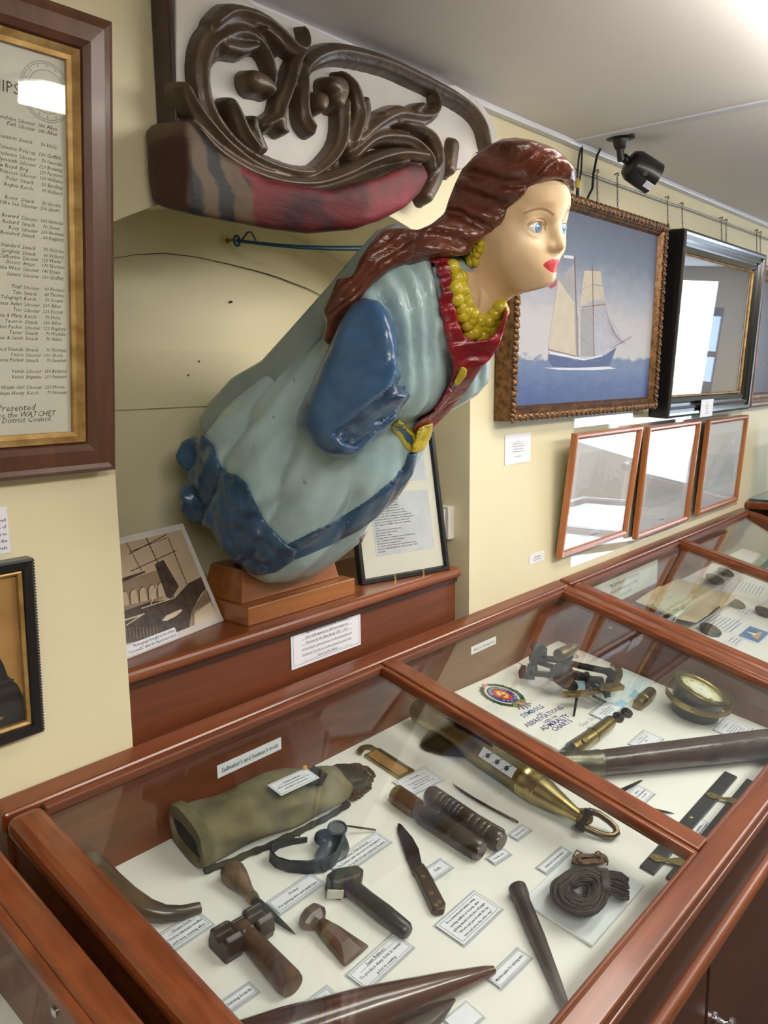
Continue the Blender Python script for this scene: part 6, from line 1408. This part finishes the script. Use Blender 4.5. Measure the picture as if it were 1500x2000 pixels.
# chart sheet behind it
C = [fl(x, y, .0035) for x, y in [(1012, 1293), (1087, 1250), (1279, 1331), (1200, 1388)]]
fr2 = Fr(C[0], C[1]-C[0], C[0]-C[3], FN); lo2 = [((p-fr2.o)@fr2.x, (p-fr2.o)@fr2.y) for p in C]
g = G().prism(fr2, lo2, -.003, 0)
SEA = plain('chart_blue', (142, 194, 218), .5, c2=(176, 214, 226), scale=30); SEA2 = plain('chart_pale_blue', (204, 224, 226), .5, c2=(220, 230, 228), scale=20)
def cp(L, m, z): g.poly(fr2, [((f7(x, y, .0035)-fr2.o)@fr2.x, (f7(x, y, .0035)-fr2.o)@fr2.y) for x, y in L], m, z)
cp([(1110, 290), (1395, 400), (1160, 600), (1060, 640), (880, 560), (1000, 420), (1080, 360)], 2, .0004); cp([(1230, 470), (1270, 500), (1220, 545), (1180, 540)], 1, .0008); cp([(740, 400), (900, 405), (960, 430), (890, 470), (760, 460), (710, 430)], 1, .0008); cp([(1060, 590), (1120, 560), (1170, 590), (1120, 640), (1080, 650)], 1, .0009)
for k in range(40):
    x, y = random.uniform(1080, 1330), random.uniform(330, 560)
    if y > 290+(x-1110)*.42 and y < 640-(x-1060)*.5: q = f7(x, y, .0035)-fr2.o; g.disc(fr2, float(q@fr2.x), float(q@fr2.y), .0012, .0008, 3, .0011, 6)
q = f7(700, 180, .0035)-fr2.o; 
for r_ in (.016, .0125, .009): g.disc(fr2, float(q@fr2.x), float(q@fr2.y), r_, r_, 4, .0006, 26, .86)
mk('chart_sheet', g, [plain('chart_paper', (234, 232, 222), .6, var=.03), SEA, SEA2, INKG, plain('chart_violet', (122, 118, 142), .5)], None, 'folded sea chart with pale blue water under the sextant', 'chart')
# sextant
SXB = plain('sextant_black', (30, 27, 25), .42, .1, c2=(20, 18, 17), scale=40, bump=.15); SXG = plain('sextant_brass', (168, 146, 92), .36, .95, c2=(104, 90, 58), scale=30)
t = thing('sextant', f7(700, 380), 'black and brass sextant standing on the booklet and chart', 'sextant')
HS = .050
def bar(pts, w, th, mat, name, par=None, h=HS):
    P = [f7(x, y, (q[0] if q else h)) for x, y, *q in pts]; g = G(); rings = []
    for i, p in enumerate(P):
        d_ = nrm(P[min(i+1, len(P)-1)]-P[max(i-1, 0)]); s_ = nrm(np.cross(FN, d_)); rings.append([p+s_*w*a+FN*th*b for a, b in ((-.5, -.5), (.5, -.5), (.5, .5), (-.5, .5))])
    g.loft(rings, 0, False); return mk(name, g, mat, par or t, bevel=.0012)
bar([(330, 190), (560, 215), (780, 270), (1030, 320)], .020, .010, SXB, 'frame_arm'); bar([(340, 330), (560, 350), (770, 370), (960, 385)], .014, .010, SXB, 'frame_arm'); bar([(390, 230), (600, 300), (800, 350), (960, 420)], .014, .009, SXB, 'index_arm', h=HS+.012)
bar([(820, 330), (830, 460)], .011, .009, SXB, 'frame_strut'); bar([(830, 390), (900, 460)], .011, .009, SXB, 'frame_strut'); bar([(350, 180), (370, 330)], .016, .012, SXB, 'frame_strut'); bar([(660, 260), (700, 370)], .012, .009, SXB, 'frame_strut')
bar([(630, 512), (720, 510), (810, 500), (900, 482), (980, 455), (1040, 425), (1080, 385), (1098, 345), (1095, 305), (1075, 270), (1040, 252)], .019, .008, SXG, 'graduated_arc', h=HS-.004)
bar([(930, 440), (1020, 455), (1120, 440)], .022, .012, SXG, 'index_clamp', h=HS+.008); bar([(1000, 310), (1050, 350), (1010, 410)], .016, .018, SXB, 'vernier', h=HS+.006)
g = G().lathe(f7(985, 470, .05), f7(1000, 540, .034), [(0, .0001), (0, .009), (.5, .010), (.7, .007), (1, .008), (1.02, .0001)], 14); mk('tangent_screw', g, SXB, t)
for (x0, y0, x1, y1) in ((735, 540, 708, 700), (880, 530, 985, 580), (320, 250, 345, 380)):
    g = G().lathe(f7(x0, y0, HS), f7(x1, y1, .011), [(0, .0035), (1, .0028), (1, .0001)], 10); mk('leg', g, SXB, t)
g = G().lathe(f7(570, 300, HS+.035), f7(645, 400, HS-.004), [(0, .0001), (0, .014), (.1, .022), (.5, .024), (.9, .020), (1, .017), (1, .0001)], 20); mk('handle_socket', g, plain('sextant_dark_brown', (50, 38, 34), .4), t)
g = G().lathe(f7(600, 390, .045), f7(720, 450, .02), [(0, .0001), (0, .013), (.3, .016), (.8, .014), (1, .010), (1, .0001)], 12); mk('wooden_handle', g, SXB, t)
GL = plain('smoked_glass', (66, 72, 74), .12, c2=(56, 60, 62), coat=.5)
def plate(L, mat, name):
    P = [f7(*p) for p in L]; n_ = nrm(np.cross(P[1]-P[0], P[2]-P[0])); k = len(P)
    g = G().add([p+n_*.002 for p in P]+[p-n_*.002 for p in P], [tuple(range(k)), tuple(range(2*k-1, k-1, -1))]+[(i, k+i, k+(i+1) % k, (i+1) % k) for i in range(k)]); mk(name, g, mat, t)
plate([(350, 200, .05), (330, 110, .085), (360, 55, .10), (440, 80, .10), (475, 110, .09), (470, 200, .05)], GL, 'index_shade'); plate([(240, 370, .03), (230, 320, .045), (260, 260, .065), (300, 265, .065), (300, 380, .03)], SXB, 'horizon_mirror'); plate([(300, 385, .03), (305, 270, .062), (375, 265, .066), (370, 385, .032)], GL, 'horizon_shade')
g = G().lathe(f7(575, 175, HS+.030), f7(665, 135, HS+.030), [(0, .0001), (0, .015), (.3, .0155), (.9, .0155), (1, .013), (1, .0001)], 22); g.lathe(f7(660, 137, HS+.03), f7(712, 105, HS+.03), [(0, .014), (.5, .0145), (1, .012), (1, .0001)], 22); mk('eyepiece', g, BRASS, t)
g = G().lathe(f7(630, 160, HS+.018), f7(660, 210, HS), [(0, .020), (.5, .020), (1, .012)], 18); mk('telescope_collar', g, SXB, t)
# loose brass tubes and knobs
t = thing('brass_telescope_tube', fl(1155, 1437, 0), 'brass sextant telescope tube lying along the front edge of the booklet', 'telescope')
g = G().lathe(fl(1116, 1464, .0165), fl(1158, 1436, .0165), [(0, .0155), (.03, .0165), (.95, .0165), (1, .0158)], 24); mk('wide_barrel', g, BRASS, t)
g = G().lathe(fl(1157, 1436.6, .0165), fl(1192, 1409, .0165), [(0, .0175), (.06, .0175), (.07, .0150), (.96, .0150), (1, .0142), (1, .0001)], 24); mk('narrow_barrel', g, BRASS, t)
g = G().lathe(fl(1115, 1464.5, .0165), fl(1117, 1463.3, .0165), [(0, .0001), (0, .0150), (1, .0150)], 24); mk('lens', g, plain('lens_glass', (60, 66, 66), .1, coat=.5), t)
g = G().lathe(fl(1143, 1445, .030), fl(1143, 1445, .036), [(0, .006), (1, .005), (1, .0001)], 10); mk('stud', g, BRASS, t)
t = thing('brass_eyepiece', fl(1260, 1362, 0), 'short brass eyepiece tube lying left of the compass', 'eyepiece')
g = G().lathe(fl(1246, 1376, .015), fl(1272, 1351, .015), [(0, .0001), (0, .0125), (.02, .0135), (.36, .0135), (.38, .016), (.44, .016), (.46, .0145), (.95, .0145), (1, .013), (1, .0001)], 22); mk('tube', g, BRASS, t)
for (x, y), lb in (((1205, 1405), 'small dark knurled knob beside the end of the brass telescope tube'), ((1222, 1396), 'small dark knurled knob lying nearer the compass')):
    q = fl(x, y, .001); t = thing('knurled_knob', q, lb, 'knob'); up = nrm(FN+.35*np.array([-.3, -.8, 0]))
    g = G().lathe(q+up*.003, q+up*.012, [(0, .0001), (0, .013), (.1, .0138), (.8, .0138), (1, .012), (1, .006), (1.4, .0055), (1.4, .0001)], 24); mk('knob_body', g, SXB, t)
# compass in its gimbal ring
c = fl(1352, 1400, 0); t = thing('boat_compass', c, 'black bowl compass tilted in a brass gimbal ring', 'compass')
axb = nrm(np.array([.13, -.42, 1.0]))
cb_ = fl(1358, 1392, .030)
g = G().lathe(fl(1356, 1394, .002), fl(1356, 1394, .002)+nrm(FN*.9+axb*.1)*.050, [(0, .0001), (0, .050), (.12, .055), (.7, .057), (1, .057)], 36); mk('base', g, plain('compass_black', (36, 40, 42), .4, coat=.1), t)
bc_ = fl(1366, 1353, .066)
f_ = Fr(bc_+axb*.012, nrm(np.array([.8, -.6, 0])-axb*(np.array([.8, -.6, 0])@axb)), np.cross(axb, np.array([.8, -.6, 0])), axb)
g = G().loft([[f_.p(r_*math.cos(a), r_*math.sin(a), z) for a in np.linspace(0, 2*math.pi, 41)[:-1]] for z, r_ in ((-.062, .036), (-.040, .055), (-.012, .061), (-.003, .066), (-.003, .0545), (-.012, .053))], 0, True); bw = mk('bowl', g, plain('bowl_black', (34, 38, 42), .35, coat=.2), t)
g = G().loft([[f_.p(r_*math.cos(a), r_*math.sin(a), z) for a in np.linspace(0, 2*math.pi, 49)[:-1]] for z, r_ in ((-.003, .0695), (.002, .0695), (.004, .068), (.004, .0555), (.002, .0535), (-.004, .0535))], 0, True, True, False); mk('bezel', g, BRASS, bw)
g = G(); g.disc(f_, 0, 0, .0533, .0533, 0, -.0030, 40); g.disc(f_, 0, 0, .0533, .0533, 2, -.0028, 40, .90)
for k in range(64): w = 2*math.pi*k/64; r0 = .038 if k % 8 == 0 else .043; g.line(f_, r0*math.cos(w), r0*math.sin(w), .0470*math.cos(w), .0495*math.sin(w), .0006 if k % 2 else .0011, 1, -.0026)
for i, s in enumerate(['N', 'NE', 'E', 'SE', 'S', 'SW', 'W', 'NW']):
    w = math.pi/2-i*math.pi/4+.9; p = f_.at(.036*math.cos(w), .036*math.sin(w)).rot(w-math.pi/2); g.text(p, s, 0, -.003, .009, 1, 'C', True, 0, -.0025)
g.disc(f_, 0, 0, .028, .028, 3, -.0024, 30); g.disc(f_, 0, 0, .0022, .0022, 1, -.0020, 12)
mk('card', g, [plain('compass_card', (222, 218, 176), .5), INK, plain('card_rim', (150, 146, 96), .5), plain('card_centre', (226, 228, 208), .5)], bw)
for k in range(6): w = 2*math.pi*(k+.3)/6; q = f_.p(.062*math.cos(w), .062*math.sin(w), .0036); g = G().lathe(q, q+axb*.0015, [(0, .003), (.7, .0026), (1, .0001)], 10); mk('bezel_screw', g, BRASSB, bw)
ring = nrm(np.array([-.05, -.22, 1.0])); rc = fl(1366, 1360, .052); r1 = nrm(np.array([1, 0, 0])-ring*ring[0]); r2 = np.cross(ring, r1); g = G()
g.loft([[rc+r1*ra_*math.cos(a)+r2*ra_*math.sin(a)+ring*z for a in np.linspace(0, 2*math.pi, 57)] for ra_, z in ((.079, -.0075), (.079, .0075), (.0765, .0075), (.0765, -.0075), (.079, -.0075))], 0, True, False, False)
gm = mk('gimbal_ring', g, BRASS, t)
fa = nrm(-rc-ring*(-rc@ring)); fa = nrm(fa*.8-r1*.35); q = rc+fa*.0785; g = G().lathe(q, q+fa*.003, [(0, .006), (.6, .0055), (1, .003), (1, .0001)], 14); mk('pivot_screw', g, BRASS, gm)
# leather covered telescope
t = thing('long_telescope', fl(1330, 1475, 0), 'long brown leather covered telescope with a grey metal collar', 'telescope')
Aa, Bb = fl(1172, 1490, .030), fl(1540, 1448, .036)
LE = plain('brown_leather', (78, 56, 48), .3, c2=(50, 36, 32), scale=26, bump=.5, bscale=(30, 30, 60), coat=.35, bdist=.005)
g = G().lathe(Aa, Bb, [(0, .0255), (.2, .0275), (.6, .0305), (1, .033), (1, .0001)], 30); mk('leather_barrel', g, LE, t)
A2 = fl(1084, 1494, .028); g = G().lathe(A2, Aa, [(0, .0001), (0, .0250), (.3, .0255), (.9, .0262), (.92, .0272), (1, .0272), (1, .0255)], 30); mk('metal_collar', g, plain('german_silver', (126, 124, 110), .34, .85, c2=(92, 90, 78), scale=20), t)
g = G().tube([Aa+(Bb-Aa)*s+nrm(FN-.5*np.array([.3, .9, 0]))*(.0258+.0065*s) for s in np.linspace(0, 1, 30)], [.0008+.0006*abs(math.sin(k*1.9)) for k in range(30)], 6); mk('stitched_seam', g, LE, t)
# parallel rules
RB = plain('ebony_rule', (46, 48, 50), .35, c2=(38, 40, 42), scale=30); RBR = plain('rule_brass', (150, 134, 82), .4, .8, c2=(124, 110, 66), scale=30)
P0, P1, P2_, P3_ = [fl(x, y, .006) for x, y in [(1250, 1690), (1277, 1708), (1441, 1516), (1416, 1505)]]
fr = Fr(P0, P3_-P0, FEY, FN); w = float(np.linalg.norm(P3_-P0)); hh = -float((P1-P0)@fr.y)
t = thing('parallel_rules', (P0+P3_)/2-FN*.006, 'black parallel rules with brass links, slipping under the front rail', 'rules')
g = G().box(fr, 0, w, -hh, 0, -.006, 0); mk('rule', g, RB, t, bevel=.0015)
g = G().box(fr, .01, w+.01, -hh*2.6, -hh*1.6, -.006, 0); mk('rule', g, RB, t, bevel=.0015)
q = fl(1350, 1598, .006)-fr.o; g = G().lathe(fr.p(q@fr.x, q@fr.y, 0), fr.p(q@fr.x, q@fr.y, .004), [(0, .005), (.7, .004), (1, .0001)], 12); mk('knob', g, BRASSB, t)
for (x0, y0, x1, y1) in ((1276, 1676, 1352, 1689), (1385, 1553, 1452, 1571)):
    a, b = fl(x0, y0, .0066), fl(x1, y1, .0066); d_ = nrm(b-a); s_ = nrm(np.cross(FN, d_)); Ls = float(np.linalg.norm(b-a)); f_ = Fr(a, d_, s_, FN)
    up = [(0, .009), (.12, .010), (.28, .006), (.42, .004), (.6, .010), (.78, .012), (.9, .008), (1.0, .010), (1.08, .009)]
    poly = [(-.008, 0)]+[(u*Ls, -v) for u, v in up]+[(Ls*1.16, 0)]+[(u*Ls, v) for u, v in up[::-1]]
    g = G().prism(f_, poly, 0, .0022); lk = mk('brass_link', g, RBR, t, bevel=.0006)
    for u in (.06, 1.05): p = f_.p(u*Ls, 0, .002); g = G().lathe(p, p+FN*.0018, [(0, .0035), (.7, .003), (1, .0001)], 10); mk('pivot', g, BRASS, lk)
# dividers, hinge under the lid divider
t = thing('chart_dividers', fl(1230, 1560, 0), 'thin steel chart dividers, two points showing past the lid divider', 'dividers')
J = fl(1178, 1562, .006)
for x, y in ((1256, 1523), (1317, 1589)):
    g = G().lathe(J, fl(x, y, .003), [(0, .005), (.5, .0042), (.9, .0022), (1, .0004)], 8); mk('leg', g, IRON, t)
g = G().lathe(J-FN*.005, J+FN*.005, [(0, .0001), (0, .008), (1, .008), (1, .0001)], 14); mk('hinge', g, BRASS, t)
# ------------------------------------------------------------------ the case beyond: old book, coins, cards
A, C = ony(1160, 1150, 1.0895), ony(1284, 1092, 1.0895); B = ony(1284, 1137, 1.0895)
fr = Fr((A[0]-.05, 1.0897, B[2]), (1, 0, 0), (0, 0, 1)); w = C[0]-A[0]+.05; hh = C[2]-B[2]
g = G().box(fr, 0, w, 0, hh, 0, .0015)
for i, s in enumerate(['Map showing parts of the Armada', 'on the Somerset coast c. 1588', 'in Cottonian MSS\'']): g.text(fr, s, w*.5, hh*(.70-.27*i), hh*.19, 1, 'C', False, .28, .0019, width=w*(.9 if i < 2 else .6))
mk('label_sign', g, [plain('greenish_card', (206, 212, 204), .6), INKG], None, 'large handwritten sign on the back of the far case, glare spot on it', 'sign')
f9 = lambda x, y, h=0.0: fl(1200+x*.2, 960+y*.2, h)
t = thing('old_book', f9(700, 1050), 'old open book with cream pages and brown cover in the far case', 'book')
OLD = plain('aged_page', (204, 188, 152), .7, c2=(186, 166, 128), scale=9)
loops = []
for h, k in ((.012, 1.0), (.034, 1.0)):
    loops.append([f9(x, y, h) for x, y in [(200, 1072), (330, 985), (432, 925), (480, 918), (620, 848), (900, 928), (1185, 1015), (1180, 1050), (1090, 1110), (1000, 1165), (880, 1230), (800, 1285), (640, 1250)]])
g = G().loft(loops, 0, False); mk('page_block', g, OLD, t, bevel=.004)
g = G(); pp_ = [f9(x, y, .0365) for x, y in [(300, 1090), (520, 985), (700, 1020), (840, 1060), (760, 1160), (640, 1230)]]
fq = Fr(FLO.p(0, 0, .0362), (1, 0, 0), FEY, FN)
def bp(L, m, z): g.poly(fq, [((f9(x, y, .0362)-fq.o)@fq.x, (f9(x, y, .0362)-fq.o)@fq.y) for x, y in L], m, z)
bp([(300, 1095), (520, 985), (700, 1030), (840, 1062), (740, 1160), (620, 1230)], 0, .0006)
for k in range(34):
    x, y = random.uniform(360, 740), 0; y = 1050+random.uniform(-30, 130)-(x-550)*.05; q = f9(x, y, .0362)-fq.o
    g.line(fq, float(q@fq.x), float(q@fq.y), float(q@fq.x)+random.uniform(.006, .018), float(q@fq.y)+random.uniform(-.004, .008), .0022, 1, .001)
q = f9(790, 975, .0362)-fq.o; g.text(fq.at(float(q@fq.x), float(q@fq.y)).rot(.2), 'North Shore', 0, 0, .014, 1, 'C', False, .3, .001)
mk('drawing', g, [plain('greenish_wash', (196, 190, 156), .7, c2=(186, 186, 150), scale=14), INKG], t)
g = G(); lp2 = [[f9(x, y, h) for x, y in [(830, 1275), (960, 1190), (1035, 1130), (1030, 1112), (1000, 1130), (880, 1235)]] for h in (.004, .036)]; g.loft(lp2, 0, False); mk('cover_edge', g, plain('dark_calf', (70, 56, 48), .6), t, bevel=.002)
COIN = plain('dark_bronze', (66, 60, 60), .45, .3, c2=(48, 43, 44), scale=40, bump=.4)
def coin(x, y, r, lb, tilt=.25):
    q = f9(x, y, .0015); up = nrm(FN+np.array([-tilt*.3, -tilt, 0])); g = G().lathe(q+up*.001+FN*r*.2, q+up*.006+FN*r*.2, [(0, .0001), (0, r*.96), (.3, r), (.7, r), (1, r*.92), (.85, r*.86), (.85, .0001)], 28)
    t = thing('seal_medallion', q, lb, 'medallion'); m_ = mk('medallion_disc', g, COIN, t); fm = Fr(q+up*.0056+FN*r*.2, (1, 0, 0), np.cross(up, (1, 0, 0)), up); gg = G(); gg.disc(fm, 0, 0, r*.74, r*.74, 0, 0, 24, .9); gg.poly(fm, [(-r*.3, -r*.3), (0, r*.5), (r*.3, -r*.3)], 0, 0); mk('relief', gg, plain('worn_relief', (84, 78, 76), .4), t)
coin(975, 880, .036, 'dark oval medallion lying lower left in the small plastic bag'); coin(1080, 808, .032, 'dark medallion behind its neighbour in the small plastic bag'); coin(1188, 1117, .030, 'dark medallion just right of the old book'); coin(1458, 1200, .032, 'dark medallion at the right edge of the photo')
coin(930, 1375, .034, 'dark round medallion peeping over the near rail of the far case')
P = [f9(x, y, .012) for x, y in [(850, 905), (960, 790), (1165, 830), (1070, 935)]]; g = G().add(P+[p-FN*.010 for p in P], [(0, 1, 2, 3), (7, 6, 5, 4), (0, 4, 5, 1), (1, 5, 6, 2), (2, 6, 7, 3), (3, 7, 4, 0)]); mk('plastic_bag', g, glass('bag_plastic', (.93, .95, .98), .10), None, 'small clear plastic bag around two medallions', 'bag')
def qcard(L, n, lb, size=.006, mats=None, pic=None):
    P = [f9(x, y, .0016) for x, y in L]; fr = Fr(P[3], P[2]-P[3], P[0]-P[3], FN); w = float(np.linalg.norm(P[2]-P[3])); hh = abs(float((P[0]-P[3])@fr.y))
    g = G().box(fr, 0, w, 0, hh, -.001, 0); rs = random.Random(n*7+len(lb))
    if pic is None:
        words = ['found on the foreshore near the old harbour', 'these seals were fixed to bales of cloth', 'carried by the coasting trade of the port', 'and given to the museum by local families', 'who had kept them since the last century']
        for i in range(n): g.text(fr, words[(i+len(lb)) % 5], w*.07, hh*(1-(i+1.2)/(n+1)), hh*.62/(n+1), 1, 'L', True, 0, .0004, width=w*.86)
    else:
        g.box(fr, .05*w, .95*w, .08*hh, .92*hh, 0, .0004, 2); g.poly(fr, [(.2*w, .2*hh), (.8*w, .3*hh), (.75*w, .45*hh), (.3*w, .5*hh)], 3, .0008); g.poly(fr, [(.4*w, .45*hh), (.6*w, .4*hh), (.5*w, .85*hh)], 0, .0009)
    return mk('label_card', g, mats or [PAPER, INK], None, lb, 'label')
qcard([(1150, 925), (1245, 848), (1500, 930), (1440, 1032)], 8, 'white card of close print behind the far medallions')
qcard([(820, 1275), (1000, 1165), (1305, 1270), (1150, 1390)], 8, 'white card of close print below the old book')
qcard([(1180, 1165), (1270, 1095), (1370, 1150), (1290, 1220)], 3, 'small white card beside the medallion right of the book')
qcard([(1210, 1385), (1350, 1300), (1540, 1380), (1420, 1490)], 0, 'picture postcard of a blue sea and a boat in the far case', mats=[PAPER, INK, plain('card_blue', (96, 140, 190), .4, c2=(66, 110, 164), scale=20), plain('card_sand', (214, 172, 120), .5)], pic=1)
qcard([(1090, 1440), (1150, 1400), (1275, 1455), (1210, 1510)], 3, 'small white card in front of the postcard in the far case')
qcard([(640, 1250), (745, 1185), (900, 1235), (800, 1300)], 0, 'clear edged blank white slip over the corner of the old book')
g = G(); C_ = [f9(x, y, .03) for x, y in [(1330, 730), (1500, 560), (1640, 620), (1500, 800)]]; D_ = [p-FN*.028 for p in C_]
g.add(C_+D_, [(0, 1, 2, 3), (7, 6, 5, 4), (0, 4, 5, 1), (1, 5, 6, 2), (2, 6, 7, 3), (3, 7, 4, 0)]); mk('green_album', g, plain('green_cloth', (48, 96, 74), .6, bump=.2), None, 'green cloth bound album in the furthest compartment of the far case', 'album', bevel=.004)
P = [f9(x, y, .002) for x, y in [(1150, 690), (1240, 610), (1380, 660), (1290, 740)]]; g = G().add(P+[p-FN*.0015 for p in P], [(0, 1, 2, 3), (7, 6, 5, 4), (0, 4, 5, 1), (1, 5, 6, 2), (2, 6, 7, 3), (3, 7, 4, 0)]); mk('label_card', g, PAPER, None, 'white card beside the green album in the far case', 'label')
